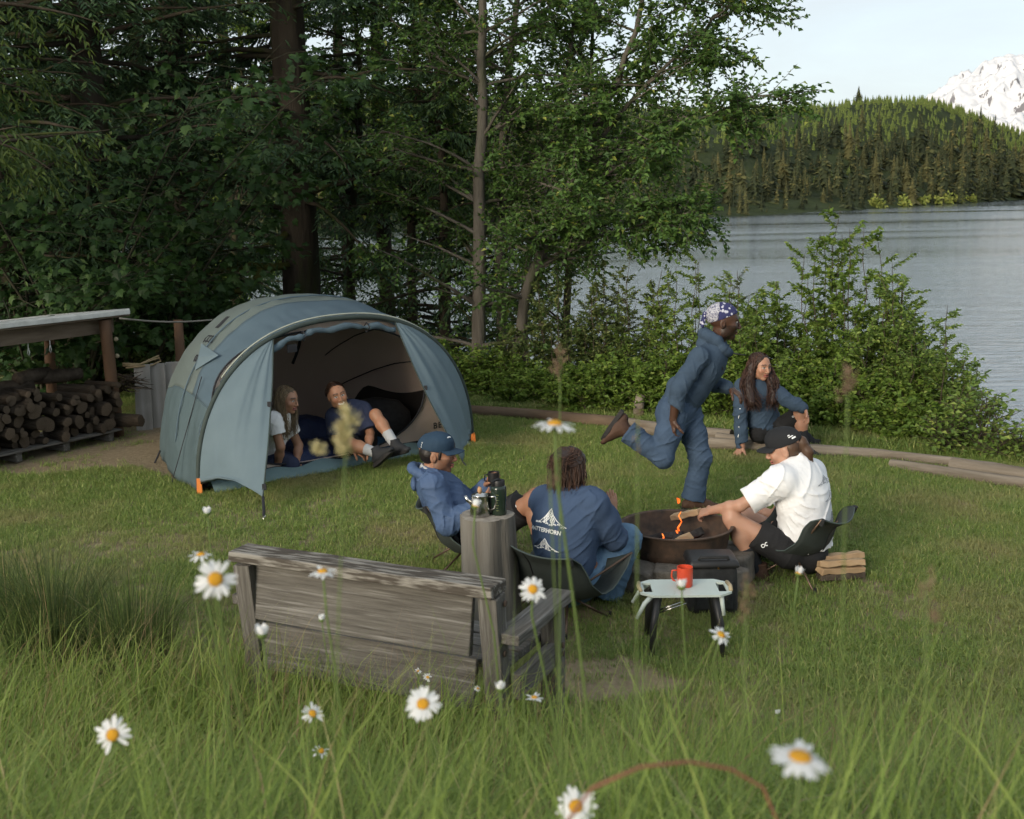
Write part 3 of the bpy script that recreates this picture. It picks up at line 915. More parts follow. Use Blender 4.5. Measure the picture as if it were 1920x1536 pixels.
def maple(label, x, Y, htop, spread, n, seed, size=0.2):
    pl = Plant(seed)
    base = gp(x, Y)
    for s in range(7):
        az = pl.r.uniform(0, 6.28)
        L = htop * pl.r.uniform(.75, 1.05)
        d = Vector((math.cos(az) * .3, math.sin(az) * .3, 1))
        st = curve_pts(base, d, L, 8, (math.cos(az) * .8, math.sin(az) * .8, -.3), .05, pl.r)
        pl.limb(st, .022, .004, 6)
        for q in range(16):
            t = .25 + .75 * pl.r.random()
            f = t * 8; i0 = min(7, int(f)); a = st[i0].lerp(st[i0 + 1], f - i0)
            az2 = pl.r.uniform(0, 6.28)
            td = Vector((math.cos(az2), math.sin(az2), pl.r.uniform(-.15, .25))).normalized()
            TL = spread * pl.r.uniform(.35, 1)
            e = a + td * TL
            pl.limb([a, a.lerp(e, .5) + Vector((0, 0, .05)), e], .006, .002, 4)
            m_ = max(3, int(n / 112))
            tt = pl.g.uniform(.3, 1.05, m_)
            pos = np.array(a)[None] + np.array(td)[None] * (TL * tt)[:, None] + pl.g.normal(0, .09, (m_, 3))
            ax = np.array(td)[None] * .6 + pl.g.normal(0, .6, (m_, 3)) + [0, 0, -.35]
            nr = np.array([[0, -.25, 1.0]]) + pl.g.normal(0, .3, (m_, 3))
            pl.leaf.append(maple_leaf_arrays(pos, ax, nr, size * pl.g.uniform(.55, 1.2, m_), np.clip(pl.g.normal(.5, .25, m_), 0, 1)))
    return pl.finish('maple_tree', label, 'tree', 'maples by the shed', M_maple_twig, M_maple_leaf, tuple(base), 'trunk', 'crown')

def build_maples():
    maple('broad leaved maple spreading over the shed roof at the left edge', 70, 14.0, 3.1, 1.3, 2300, 71, .115)
    maple('tall maple with large dull leaves above the shed post', 265, 15.3, 4.6, 1.5, 2500, 72, .115)
    maple('young maple with dim leaves just left of the tent dome', 330, 16.0, 2.3, 1.0, 1300, 73, .10)
    maple('high maple sprays dangling across the upper left of the wood', 150, 14.6, 5.6, 1.4, 2000, 74, .11)
build_maples()

# ------------------------------------------------------------------ broadleaf filler behind the tent
def build_fill_trees():
    for k, (x, Y, xt, rch, leafm, lab) in enumerate((
            (430, 24, 440, (1.4, 2.8), M_bramble_leaf, 'yellowish green broadleaf tree showing between shed and fir'),
            (655, 19.5, 660, (1.2, 2.4), M_alder_leaf, 'bushy alder filling the gap right of the fir trunk'),
            (775, 18.4, 770, (1.0, 2.2), M_alder_leaf, 'leafy alder between the hanging conifer and the tall grey alder'))):
        b = gp(x, Y)
        broadleaf('alder_tree', lab, [[b, P(xt, 420, Y=Y), P(xt + 15, 200, Y=Y), P(xt + 5, -40, Y=Y), P(xt, -300, Y=Y)]], 80 + k, 0.085, leafm, M_fir_bark, [0.08], 'alders by the lake', prim=56, reach=rch, zmin=1.2)
build_fill_trees()
def build_more_alders():
    b = gp(1040, 18.0)
    broadleaf('alder_tree', 'bushy alder right of the grey trunks hanging over the lake edge', [[b, P(1065, 480, Y=18), P(1085, 300, Y=18), P(1105, 120, Y=18), P(1120, -120, Y=18)]], 88, 0.085, M_alder_leaf, M_fir_bark, [0.07], 'alders by the lake', prim=52, reach=(1.1, 2.3), zmin=1.6, twigs=12, nleaf=10)
    b = gp(835, 19.0)
    broadleaf('alder_tree', 'leafy alder just left of the straight grey alder', [[b, P(840, 480, Y=19), P(845, 280, Y=19), P(850, 80, Y=19), P(860, -200, Y=19)]], 89, 0.09, M_alder_leaf, M_fir_bark, [0.07], 'alders by the lake', prim=52, reach=(1.1, 2.3), zmin=1.6, twigs=12, nleaf=10)
build_more_alders()

# ------------------------------------------------------------------ shrubs along the shore
def shrub(name, label, x, Y, top, halfw, n, seed, lsize=0.055, leaf_m=None, stems=16, group='shrubs along the shore', tuft=1.0, wood=True, depth=None, narrow=0.5):
    """x: photo column of the foot, Y depth, top: photo row of the tallest shoot, halfw metres"""
    pl = Plant(seed)
    base = gp(x, Y, -0.05)
    H = P(x, top, Y=Y).z - base.z
    depth = depth or halfw * 0.7
    stems = int(stems * 1.9); n = int(n * 2.1); per = max(4, n // (stems * 16)); lsize = lsize * .86
    for s in range(stems):
        az = pl.r.uniform(0, 6.28); rr = math.sqrt(pl.r.random())
        ox, oy = math.cos(az) * rr * halfw, math.sin(az) * rr * depth
        h = H * (1 - 0.55 * rr ** 1.6) * pl.r.uniform(.72, 1.03)
        p0 = base + Vector((ox * narrow, oy * narrow, 0))
        p0.z = min(g(p0.x, p0.y), base.z + 0.4) - 0.05
        p1 = base + Vector((ox, oy, h))
        st = []
        for i in range(8):
            t = i / 7
            q = p0.lerp(p1, t); q += Vector((ox, oy, 0)) * 0.25 * math.sin(math.pi * t) * (1 - narrow) + Vector((pl.r.gauss(0, .025), pl.r.gauss(0, .025), 0))
            st.append(q)
        pl.limb(st, .012, .003, 4)
        for q in range(16):
            t = .10 + .90 * (q + pl.r.random()) / 16
            f = t * 7; i0 = min(6, int(f)); a = np.array(st[i0].lerp(st[i0 + 1], f - i0))
            az2 = pl.r.uniform(0, 6.28)
            td = np.array([math.cos(az2), math.sin(az2), pl.r.uniform(.1, 1.0)]); td /= np.linalg.norm(td)
            leafy_twig(pl, a, td, pl.r.uniform(.15, .42) * tuft * (1.2 - .6 * t), per, lsize, .2)
    return pl.finish(name, label, 'shrub', group, M_twig, leaf_m or M_shrub_leaf, tuple(base), 'stems', 'foliage')

def build_shrubs():
    S = shrub
    S('shrub', 'low bright green bush at the foot of the alder trunks', 865, 14.9, 640, .75, 3600, 101, .07, M_bramble_leaf, 18)
    S('shrub', 'low leafy bush right of the alder trunks by the log', 985, 14.6, 665, .7, 3000, 102, .065, M_bramble_leaf, 16)
    S('shrub', 'brownish twiggy bush behind the log under the leaning alder', 1075, 15.2, 440, 1.0, 7000, 103, .055, M_dark_leaf, 18)
    S('shrub', 'tall olive bush left of the running person in front of the lake', 1180, 14.9, 430, 1.0, 8000, 104, .055, M_dark_leaf, 18)
    S('shrub', 'dense green bush directly behind the running person', 1290, 14.4, 450, 1.0, 8000, 105, .058, M_shrub_leaf, 20)
    S('shrub', 'slim upright shoot rising above the bushes by the running person', 1380, 14.0, 425, .3, 1400, 106, .05, M_dark_leaf, 5)
    S('shrub', 'bushy green shrub behind the seated long haired person', 1420, 13.3, 480, .95, 7500, 107, .06, M_shrub_leaf, 20)
    S('willow_shrub', 'tallest pale green willow reaching up against the lake', 1575, 13.2, 365, .95, 9500, 108, .068, M_bramble_leaf, 22, tuft=1.2)
    S('willow_shrub', 'thin dark shoot topping the tallest willow', 1585, 13.6, 335, .16, 700, 109, .05, M_dark_leaf, 3)
    S('willow_shrub', 'spreading willow right of the tallest one leaning over the water', 1680, 12.6, 465, .85, 7000, 110, .06, M_shrub_leaf, 18, tuft=1.2)
    S('willow_shrub', 'rounded willow above the right end of the near log', 1745, 12.0, 610, .5, 3200, 111, .055, M_shrub_leaf, 14)
    S('shrub', 'thin sparse saplings with separate leaves at the right water edge', 1825, 11.0, 715, .38, 520, 112, .075, M_shrub_leaf, 8)
    S('shrub', 'small sparse sprig at the far right edge beside the log end', 1912, 10.6, 795, .22, 260, 113, .07, M_shrub_leaf, 5)
    # bramble hedge right behind the logs
    for k, (x, Y, top, hw) in enumerate(((1060, 13.9, 690, .7), (1165, 13.5, 668, .7), (1265, 13.2, 650, .7), (1375, 12.9, 640, .65), (1470, 12.7, 640, .7), (1560, 12.35, 655, .65), (1650, 12.0, 690, .6), (1720, 11.6, 745, .4))):
        lab = ('behind the left part of the log below the brown bush', 'left of the running person above the log', 'behind the raised shoe of the running person', 'between the running and the seated person',
               'behind the shoulder of the seated long haired person', 'right of the seated person behind the pale log', 'below the spreading willow near the pale log', 'at the right end of the bramble row by the log')[k]
        S('bramble_bush', 'low bright bramble bush ' + lab, x, Y, top, hw, 3900, 130 + k, .070, M_bramble_leaf, 16, group='bramble bushes behind the logs', narrow=0.85)
    # dark brush under the trees at the left
    for k, (x, Y, top, hw) in enumerate(((30, 15.6, 560, 1.0), (160, 16.2, 590, 1.0), (290, 15.8, 585, 1.0), (420, 17.5, 545, 1.1), (690, 17.6, 560, 1.1), (800, 16.8, 610, .8))):
        lab = ('at the left edge under the maple', 'behind the shed posts', 'behind the grey leaning boards', 'behind the left of the tent dome', 'behind the right of the tent dome', 'right of the tent by the alder trunks')[k]
        S('undergrowth_bush', 'dark woodland bush ' + lab, x, Y, top, hw, 3000, 150 + k, .09, M_dark_leaf, 14, group='dark bushes under the trees')
build_shrubs()
# ------------------------------------------------------------------ shared materials
M_grey_wood = mat('weathered_wood', (0.155, 0.145, 0.13), (0.066, 0.060, 0.053), scale=5.5, stretch=(.55, 12, 12), rough=0.9, bump=1.0, bscale=7, bdist=0.012, spec=0.15, lo=0.3, hi=0.74, extra=((0.25, 0.24, 0.225), 4.0, 0.56, 0.74), detail=8)
M_rail_wood = mat('flaking_wood', (0.07, 0.06, 0.05), (0.24, 0.225, 0.20), scale=8, stretch=(.7, 5, 5), rough=0.9, bump=1.0, bscale=9, bdist=0.012, spec=0.15, lo=0.46, hi=0.60, detail=9)
M_stump_wood = mat('split_post_wood', (0.19, 0.178, 0.158), (0.085, 0.076, 0.064), scale=9, stretch=(1, 1, 0.07), rough=0.92, bump=1.0, bscale=22, bdist=0.02, spec=0.12, lo=0.38, hi=0.66, detail=7)
M_log_wood = mat('driftwood', (0.24, 0.205, 0.165), (0.10, 0.08, 0.06), scale=9, stretch=(.12, 1.6, 1.6), rough=0.9, bump=0.9, bscale=14, bdist=0.02, spec=0.12)
M_brown_log = mat('brown_log', (0.16, 0.115, 0.078), (0.085, 0.06, 0.042), scale=6, stretch=(.25, 1, 1), rough=0.95, bump=0.9, bscale=14, bdist=0.02, spec=0.1)
M_post_wood = mat('brown_post', (0.16, 0.092, 0.055), (0.09, 0.055, 0.036), scale=6, stretch=(1, 1, 0.15), rough=0.85, bump=0.6, bscale=14, bdist=0.01, spec=0.2)
M_beam_wood = mat('pale_beam', (0.21, 0.165, 0.125), (0.12, 0.09, 0.068), scale=5, stretch=(.4, .4, 3), rough=0.9, bump=0.5, bdist=0.01, spec=0.15)
M_bark = mat('log_bark', (0.035, 0.027, 0.021), (0.095, 0.076, 0.058), scale=9, rough=0.95, bump=1.0, bscale=25, bdist=0.02, spec=0.1)
M_cut_wood = mat('cut_wood', (0.125, 0.095, 0.068), (0.045, 0.035, 0.027), scale=14, rough=0.9, spec=0.1)
M_orange_wood = mat('fresh_cut_wood', (0.36, 0.15, 0.06), (0.26, 0.10, 0.045), scale=14, rough=0.9, spec=0.1)
M_firewood = mat('split_firewood', (0.47, 0.34, 0.21), (0.33, 0.22, 0.13), scale=8, stretch=(.3, 1, 1), rough=0.85, bump=0.4, bdist=0.005, spec=0.2)
M_stone = mat('ring_stone', (0.16, 0.145, 0.125), (0.085, 0.076, 0.066), scale=16, rough=0.95, bump=1.0, bscale=40, bdist=0.012, spec=0.2, extra=((0.21, 0.18, 0.15), 5, 0.5, 0.66))
M_rust_steel = mat('burnt_steel', (0.045, 0.036, 0.030), (0.12, 0.075, 0.052), scale=14, rough=0.75, metal=0.25, bump=0.3, spec=0.4)
M_black_plastic = mat('black_plastic', (0.012, 0.012, 0.013), (0.02, 0.02, 0.021), rough=0.45, spec=0.4)
M_black_fabric = mat('black_fabric', (0.013, 0.0135, 0.014), (0.026, 0.027, 0.028), scale=30, rough=0.9, bump=0.3, bscale=90, bdist=0.003)
M_chair_fabric = mat('chair_fabric', (0.020, 0.026, 0.024), (0.034, 0.042, 0.039), scale=5, rough=0.75, bump=0.35, bscale=10, bdist=0.02)
M_chair_edge = mat('chair_piping', (0.06, 0.085, 0.08), (0.045, 0.06, 0.058), rough=0.7)
M_pole_bronze = mat('bronze_pole', (0.15, 0.10, 0.07), (0.12, 0.08, 0.06), rough=0.4, metal=0.7)
M_steel = mat('brushed_steel', (0.55, 0.54, 0.52), (0.42, 0.41, 0.40), scale=10, rough=0.22, metal=1.0)
M_table_top = mat('table_shell', (0.50, 0.56, 0.52), (0.44, 0.50, 0.47), scale=6, rough=0.5, spec=0.4)
M_red_mug = mat('red_enamel', (0.62, 0.070, 0.028), (0.55, 0.06, 0.025), rough=0.42, spec=0.5)
M_white_paint = mat('white_paint', (0.62, 0.62, 0.60), (0.45, 0.45, 0.43), scale=9, rough=0.8)
M_rope = mat('grey_rope', (0.24, 0.225, 0.20), (0.17, 0.16, 0.14), scale=60, rough=0.95)
M_bottle = mat('dark_bottle', (0.012, 0.022, 0.016), (0.018, 0.03, 0.02), rough=0.18, spec=0.5)
M_amber = mat('scale_print', (0.22, 0.24, 0.09), (0.20, 0.22, 0.08), rough=0.6)
M_charcoal = mat('charcoal', (0.012, 0.011, 0.011), (0.05, 0.047, 0.045), scale=18, rough=0.95, bump=0.8, bdist=0.01)
M_ash = mat('ash', (0.22, 0.21, 0.20), (0.07, 0.065, 0.06), scale=14, rough=1.0, bump=1.0, bscale=40, bdist=0.02)
M_orange_plastic = mat('orange_stake', (0.62, 0.19, 0.03), (0.5, 0.14, 0.025), rough=0.5)
M_dark_strap = mat('dark_strap', (0.012, 0.013, 0.017), (0.02, 0.02, 0.024), rough=0.8)
M_print_white = mat('white_print', (0.78, 0.80, 0.80), (0.70, 0.72, 0.73), rough=0.8)
M_print_grey = mat('grey_print', (0.22, 0.24, 0.27), (0.18, 0.2, 0.23), rough=0.8)
M_print_black = mat('black_print', (0.015, 0.017, 0.02), (0.02, 0.02, 0.024), rough=0.8)

def emission_mat(name, col, strength, col2=None):
    m = bpy.data.materials.new(name); m.use_nodes = True
    nt = m.node_tree; nt.nodes.remove(nt.nodes['Principled BSDF'])
    e = nt.nodes.new('ShaderNodeEmission'); e.inputs[1].default_value = strength
    tc = nt.nodes.new('ShaderNodeTexCoord').outputs['Object']
    c = _ramp(nt, _noise(nt, tc, 22, 4), [(0.35, col), (0.68, col2 or col)])
    nt.links.new(c, e.inputs[0]); nt.links.new(e.outputs[0], nt.nodes['Material Output'].inputs[0])
    return m
M_flame = emission_mat('flame', (1.0, 0.10, 0.012), 0.9, (1.0, 0.30, 0.06))
M_ember = emission_mat('ember', (0.9, 0.07, 0.01), 1.6, (1.0, 0.26, 0.04))

def cloth_mat(name, c1, c2, trans=0.0, rough=0.75, scale=4.0, bump=0.25, tcol=None, bscale=9, weave=0.0, sheen=0.0, bdist=0.02):
    m, nt, b = new_mat(name)
    tc = nt.nodes.new('ShaderNodeTexCoord').outputs['Object']
    col = _ramp(nt, _noise(nt, tc, scale, 6, 0.6), [(0.3, c1), (0.7, c2)])
    nt.links.new(col, b.inputs['Base Color']); b.inputs['Roughness'].default_value = rough; b.inputs['Specular IOR Level'].default_value = 0.25
    if sheen: b.inputs['Sheen Weight'].default_value = sheen
    bp = nt.nodes.new('ShaderNodeBump'); bp.inputs['Strength'].default_value = bump; bp.inputs['Distance'].default_value = bdist
    hgt = _noise(nt, tc, bscale, 4, 0.55, 0.8)
    if weave:
        ad = nt.nodes.new('ShaderNodeMath'); ad.operation = 'MULTIPLY_ADD'
        nt.links.new(_noise(nt, tc, 160, 2), ad.inputs[0]); ad.inputs[1].default_value = weave; nt.links.new(hgt, ad.inputs[2]); hgt = ad.outputs[0]
    nt.links.new(hgt, bp.inputs['Height']); nt.links.new(bp.outputs[0], b.inputs['Normal'])
    if trans > 0:
        tr = nt.nodes.new('ShaderNodeBsdfTranslucent')
        if tcol is None: nt.links.new(col, tr.inputs[0])
        else: tr.inputs[0].default_value = (*tcol, 1)
        mx = nt.nodes.new('ShaderNodeMixShader'); mx.inputs[0].default_value = trans
        nt.links.new(b.outputs[0], mx.inputs[1]); nt.links.new(tr.outputs[0], mx.inputs[2]); nt.links.new(mx.outputs[0], nt.nodes['Material Output'].inputs[0])
    return m

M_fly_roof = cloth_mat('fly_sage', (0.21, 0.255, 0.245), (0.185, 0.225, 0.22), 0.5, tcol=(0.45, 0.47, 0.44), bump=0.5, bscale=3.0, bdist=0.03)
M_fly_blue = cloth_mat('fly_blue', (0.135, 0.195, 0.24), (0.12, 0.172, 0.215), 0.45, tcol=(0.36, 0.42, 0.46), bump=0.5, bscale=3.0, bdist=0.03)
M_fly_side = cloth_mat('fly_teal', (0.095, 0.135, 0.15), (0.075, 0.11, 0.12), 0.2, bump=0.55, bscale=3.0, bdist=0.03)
M_fly_panel = cloth_mat('fly_panel', (0.19, 0.255, 0.29), (0.165, 0.225, 0.26), 0.38, tcol=(0.27, 0.34, 0.38), bump=0.5, bscale=2.5, bdist=0.03)
M_inner = cloth_mat('inner_fabric', (0.66, 0.53, 0.45), (0.62, 0.49, 0.42), 0.4, tcol=(0.75, 0.58, 0.48), bump=0.3, bscale=4)
M_inner_mesh = cloth_mat('inner_netting', (0.022, 0.018, 0.016), (0.032, 0.026, 0.023), 0.05, rough=0.9)
M_floor_cloth = cloth_mat('tent_floor', (0.14, 0.21, 0.215), (0.11, 0.17, 0.18), 0.0)
M_bag_blue = cloth_mat('sleeping_bag', (0.012, 0.018, 0.045), (0.020, 0.032, 0.085), 0.0, rough=0.5, bump=0.7, bscale=14, bdist=0.04)
M_bag_teal = cloth_mat('pad_teal', (0.03, 0.085, 0.15), (0.02, 0.06, 0.11), 0.0, rough=0.6, bump=0.5, bscale=14)
M_sleeve = mat('pole_sleeve', (0.028, 0.04, 0.036), (0.04, 0.055, 0.05), scale=9, rough=0.8)
M_piping = mat('pale_piping', (0.36, 0.38, 0.31), (0.30, 0.32, 0.27), rough=0.8)

# ------------------------------------------------------------------ lettering and line art
def text_mesh(txt, size, align='LEFT', thick=0.0, space=1.0):
    cu = bpy.data.curves.new('lettering', 'FONT')
    cu.body = txt; cu.size = size; cu.align_x = align; cu.space_character = space; cu.offset = thick
    o = bpy.data.objects.new('lettering', cu)
    COL.objects.link(o)
    dg = bpy.context.evaluated_depsgraph_get()
    me = bpy.data.meshes.new_from_object(o.evaluated_get(dg))
    bpy.data.objects.remove(o); bpy.data.curves.remove(cu)
    return me

class Skin:
    """casts flat art on to a surface"""
    def __init__(s, objs):
        V = []; F = []
        for o in objs:
            M = world_of(o); b = len(V)
            V += [M @ v.co for v in o.data.vertices]
            F += [[i + b for i in p.vertices] for p in o.data.polygons]
        s.t = BVHTree.FromPolygons(V, F)
    def hit(s, p, n, back=0.35):
        h = s.t.ray_cast(p + n * back, -n, back * 2.5)
        return None if h[0] is None else (h[0], h[1])

def world_of(o):
    M = o.matrix_basis.copy()
    q = o.parent
    while q is not None:
        M = q.matrix_basis @ M
        q = q.parent
    return M

def cast_lines(skin, org, rx, up, n, lines, w, off=0.004):
    V = []; F = []
    for ln in lines:
        pts = []
        for i in range(len(ln) - 1):
            a = Vector(ln[i]); b = Vector(ln[i + 1]); k = max(2, int((b - a).length / 0.008))
            pts += [a.lerp(b, j / k) for j in range(k)]
        pts.append(Vector(ln[-1]))
        row = []
        for i, p in enumerate(pts):
            q = org + rx * p.x + up * p.y
            h = skin.hit(q, n)
            if h is None: row = []; continue
            d = (pts[min(i + 1, len(pts) - 1)] - pts[max(0, i - 1)])
            d = d.normalized() if d.length > 0 else Vector((1, 0))
            sd = (rx * -d.y + up * d.x)
            c = h[0] + n * off
            b = len(V); V += [tuple(c + sd * w), tuple(c - sd * w)]
            if row: F.append((row[0], row[1], b + 1, b))
            row = (b, b + 1)
    return V, F

def cast_text(skin, org, rx, up, n, txt, size, align='CENTER', off=0.005, thick=0.0, space=1.0, quad=False):
    me = text_mesh(txt, size, align, thick, space)
    V = []; ok = []
    for v in me.vertices:
        q = org + rx * v.co.x + up * v.co.y
        h = skin.hit(q, n)
        ok.append(h is not None)
        V.append(tuple((h[0] if h else q) + n * off))
    F = [tuple(p.vertices) for p in me.polygons if all(ok[i] for i in p.vertices)]
    bpy.data.meshes.remove(me)
    return V, F

def flat_part(name, VF, mat_, parent):
    V, F = VF
    if not F: return None
    me = bpy.data.meshes.new(name)
    M = world_of(parent).inverted()
    me.from_pydata([tuple(M @ Vector(v)) for v in V], [], F)
    me.materials.append(mat_)
    o = link(bpy.data.objects.new(name, me), parent)
    return o

def mountain_art(w, h, seed, n=7):
    """pen drawing of a peak: rough outline, jagged flank strokes and foothill scribbles"""
    r_ = random.Random(seed)
    key = [(-.52, .02), (-.40, .12), (-.30, .20), (-.20, .42), (-.11, .66), (-.04, .88), (0, 1), (.05, .86), (.10, .70), (.19, .50), (.27, .34), (.38, .20), (.50, .10), (.64, .03)]
    out = [[(w * x + r_.uniform(-.008, .008) * w, h * y + r_.uniform(-.02, .02) * h) for x, y in key]]
    for k in range(n):
        t = -.9 + 1.8 * k / max(1, n - 1)
        x0 = t * w * .20; y0 = h * (0.86 - abs(t) * .50)
        ln = [(x0, y0)]
        for j in range(5):
            x0 += w * .030 * (r_.uniform(.2, 1.0) * (1 if t > 0 else -1) if j % 2 == 0 else -.7 * (1 if t > 0 else -1)); y0 -= h * r_.uniform(.07, .13)
            if y0 > .02 * h: ln.append((x0, y0))
        if len(ln) > 1: out.append(ln)
    for k in range(8):
        x = (-.48 + .98 * k / 7) * w; y = r_.uniform(-.08, .10) * h
        out.append([(x - w * .05, y), (x - w * .025, y + h * .09), (x, y + h * .02), (x + w * .025, y + h * .10), (x + w * .055, y - h * .01)])
    return out

# ------------------------------------------------------------------ tent
def build_tent():
    A = P(372, 926, z=0.0); B = P(884, 829, z=0.0)
    O = (A + B) / 2; a = (B - A).normalized(); n = Vector((a.y, -a.x, 0))
    W0 = (B - A).length / 2
    root = empty('dome_tent', O, 'blue grey dome tent with its front door rolled open', 'tent')
    T = np.array([0, .28, .55, .82, 1.12, 1.44, 1.76, 2.04, 2.28, 2.62])
    Wt = np.array([W0, W0 * .975, W0 * .94, W0 * .90, W0 * .85, W0 * .78, W0 * .68, W0 * .53, W0 * .33, W0 * .05])
    Ht = np.array([1.375, 1.465, 1.53, 1.555, 1.51, 1.38, 1.14, .81, .38, .01])
    def S(th, t, k=1.0, sag=0.0, jit=0.0):
        w = float(np.interp(t, T, Wt)) * k; h = float(np.interp(t, T, Ht)) * k
        e = 0.86
        c, s = math.cos(th), max(0.0, math.sin(th))
        x = -w * math.copysign(abs(c) ** e, c); z = h * s ** e
        p = a * x - n * t + Vector((0, 0, z))
        if jit:
            rad = (a * (-c) + Vector((0, 0, s)))
            p += rad * ((fbm(np.array(th * 3.1), np.array(t * 2.3), 3, 12) - .47) * jit + .007 * math.sin(th * 58 + 3 * math.sin(th * 9)) * math.exp(-abs(t - .05) / .16) + .006 * math.sin(th * 41 + 1) * math.exp(-abs(t - .62) / .12) - .035 * math.exp(-((t - .33) / .16) ** 2) * abs(math.cos(th)) - .03 * math.exp(-((t - 1.3) / .3) ** 2) * abs(math.cos(th)))
        return p
    nth, ntt = 144, 60
    ths = [math.pi * i / nth for i in range(nth + 1)]
    tts = [2.62 * j / ntt for j in range(ntt + 1)]
    # fly: three cloth panels
    G = [[S(th, t, 1.0, 0, 0.05) for th in ths] for t in tts]
    # tension scallops between poles
    parts = {'roof_panel': [], 'front_panel': [], 'side_panel': []}
    for j in range(ntt):
        for i in range(nth):
            t = (tts[j] + tts[j + 1]) / 2; th = (ths[i] + ths[i + 1]) / 2
            z = G[j][i].z
            dth = abs(th - math.pi / 2) / (math.pi / 2)
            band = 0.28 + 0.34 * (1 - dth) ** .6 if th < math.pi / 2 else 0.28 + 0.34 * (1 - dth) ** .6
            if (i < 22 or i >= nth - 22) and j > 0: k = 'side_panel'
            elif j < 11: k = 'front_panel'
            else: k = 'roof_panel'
            parts[k].append((j * (nth + 1) + i, j * (nth + 1) + i + 1, (j + 1) * (nth + 1) + i + 1, (j + 1) * (nth + 1) + i))
    V = [tuple(p) for row in G for p in row]
    for k, F in parts.items():
        used = sorted({i for f in F for i in f}); mp = {o: q for q, o in enumerate(used)}
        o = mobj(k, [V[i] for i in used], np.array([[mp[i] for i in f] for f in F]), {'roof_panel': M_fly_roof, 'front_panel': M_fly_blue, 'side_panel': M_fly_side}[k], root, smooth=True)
        sm = o.modifiers.new('thick', 'SOLIDIFY'); sm.thickness = 0.004
    fly = root.children[0]
    # arch pole sleeve and piping over the doorway
    b = MB(); b.tube([S(th, 0.0) + n * 0.012 for th in ths], 0.022, 8); b.build('pole_sleeve', M_sleeve, root, smooth=True)
    b = MB(); b.tube([S(th, 0.02) + (S(th, 0.02).normalized() * 0.024) for th in ths[32:-20]], 0.008, 6); b.build('piping', M_piping, root, smooth=True)
    # ridge seam over the roof
    b = MB(); b.tube([S(th, .62 + .0 * th) * 1.004 for th in ths[8:-8]], 0.007, 6); b.build('seam', M_fly_blue, root, smooth=True)
    # vestibule panels
    def panel(name, th0, th1, tip, bow, inward, lift=0.0):
        ns, nv = 30, 40
        V = []; F = []
        topp = S(th1, 0) + n * 0.01
        for i in range(ns + 1):
            s = i / ns
            ap = S(th0 + (th1 - th0) * s, 0.0) + n * 0.01
            if s == 0: ap = ap + Vector((0, 0, lift))
            fp = tip.lerp(topp, s) + n * bow * math.sin(math.pi * s) + a * inward * math.sin(math.pi * s)
            for j in range(nv + 1):
                v = j / nv
                p = ap.lerp(fp, v)
                fold = (0.026 * math.sin(v * 15 + s * 3) + .012 * math.sin(v * 31 + s * 5)) * (1 - s) ** .7 * math.sin(math.pi * v) + 0.018 * (float(fbm(np.array(v * 5.), np.array(s * 3.), 3, 5)) - .47)
                p = p + n * (0.05 * math.sin(math.pi * v) * math.sin(math.pi * s) + fold) + Vector((0, 0, .07 * math.sin(math.pi * v) * (1 - s) ** 3))
                V.append(tuple(p))
        for i in range(ns):
            for j in range(nv):
                q = i * (nv + 1) + j; F.append((q, q + 1, q + nv + 2, q + nv + 1))
        o = mobj(name, V, np.array(F), M_fly_panel, root, smooth=True)
        sm = o.modifiers.new('thick', 'SOLIDIFY'); sm.thickness = 0.003
        # hem along the free edge
        hb = MB(); hb.tube([Vector(V[i * (nv + 1) + nv]) for i in range(ns + 1)], 0.006, 6); hb.build('hem', M_sleeve, o, smooth=True)
        return o
    def find_th(px, lo, hi):
        best = None
        for k in range(400):
            th = lo + (hi - lo) * k / 399
            q = S(th, 0) + O - Vector((0, 0, CAMZ))
            xx = 960 + FPX * q.dot(_r) / q.dot(_f)
            if best is None or abs(xx - px) < best[0]: best = (abs(xx - px), th)
        return best[1]
    thL = find_th(512, 0.05, 1.6); thR = find_th(738, 1.0, 3.0)
    tipL = P(493, 932, Y=9.22) - O; tipR = P(868, 866, z=0.04) - O
    lp = panel('door_panel', 0.0, thL, tipL, 0.0, 0.02, 0.14)
    rp = panel('door_panel', math.pi, thR, tipR, 0.0, -0.04, 0.1)
    # loops, straps and stakes
    for px, py, Yk in ((495, 770, None), (491, 915, None)):
        q = tipL.lerp(S(thL, 0), (932 - py) / (932 - 640)) + n * .012
        b = MB(); b.box(q, (0.035, 0.012, 0.05)); b.build('toggle', M_dark_strap, root, bevel=.003)
    for s in (0.12, .52):
        q = tipR.lerp(S(thR, 0), s) + n * .012 - a * .02
        b = MB(); b.box(q, (0.03, 0.012, 0.045)); b.build('toggle', M_dark_strap, root, bevel=.003)
    st = P(494, 976, z=0.0) - O
    b = MB(); b.tube([tipL, tipL.lerp(st, .6) + n * .01, st], 0.012, 6); b.build('strap', M_dark_strap, root)
    b = MB(); b.tube([st + Vector((0, 0, .02)), st + Vector((0.012, -.02, -.05))], 0.006, 6); b.tube([st + Vector((0, 0, .02)), st + Vector((.02, .01, .035))], .005, 6); b.build('stake', M_steel, root)
    for q, hh in ((A - O, .14), (B - O, .10)):
        b = MB(); b.box(q + Vector((0.0, 0, hh / 2)) + n * .03, (.05, .02, hh), taper=.8); b.build('pole_foot', M_orange_plastic, root, bevel=.004)
    b = MB(); b.tube([tipR, tipR + Vector((0, -.0, -.06)) + n * .1], .008, 5); b.build('strap', M_dark_strap, root)
    g0 = S(0.62, .35) * 1.01; g1 = P(322, 905, z=0.02) - O
    b = MB(); b.tube([g0, g1], 0.004, 5); b.build('guy_line', M_dark_strap, root)
    b = MB(); b.tube([P(300, 845, z=.12) - O, P(290, 868, z=0) - O], 0.010, 5); b.build('strap', M_dark_strap, root)
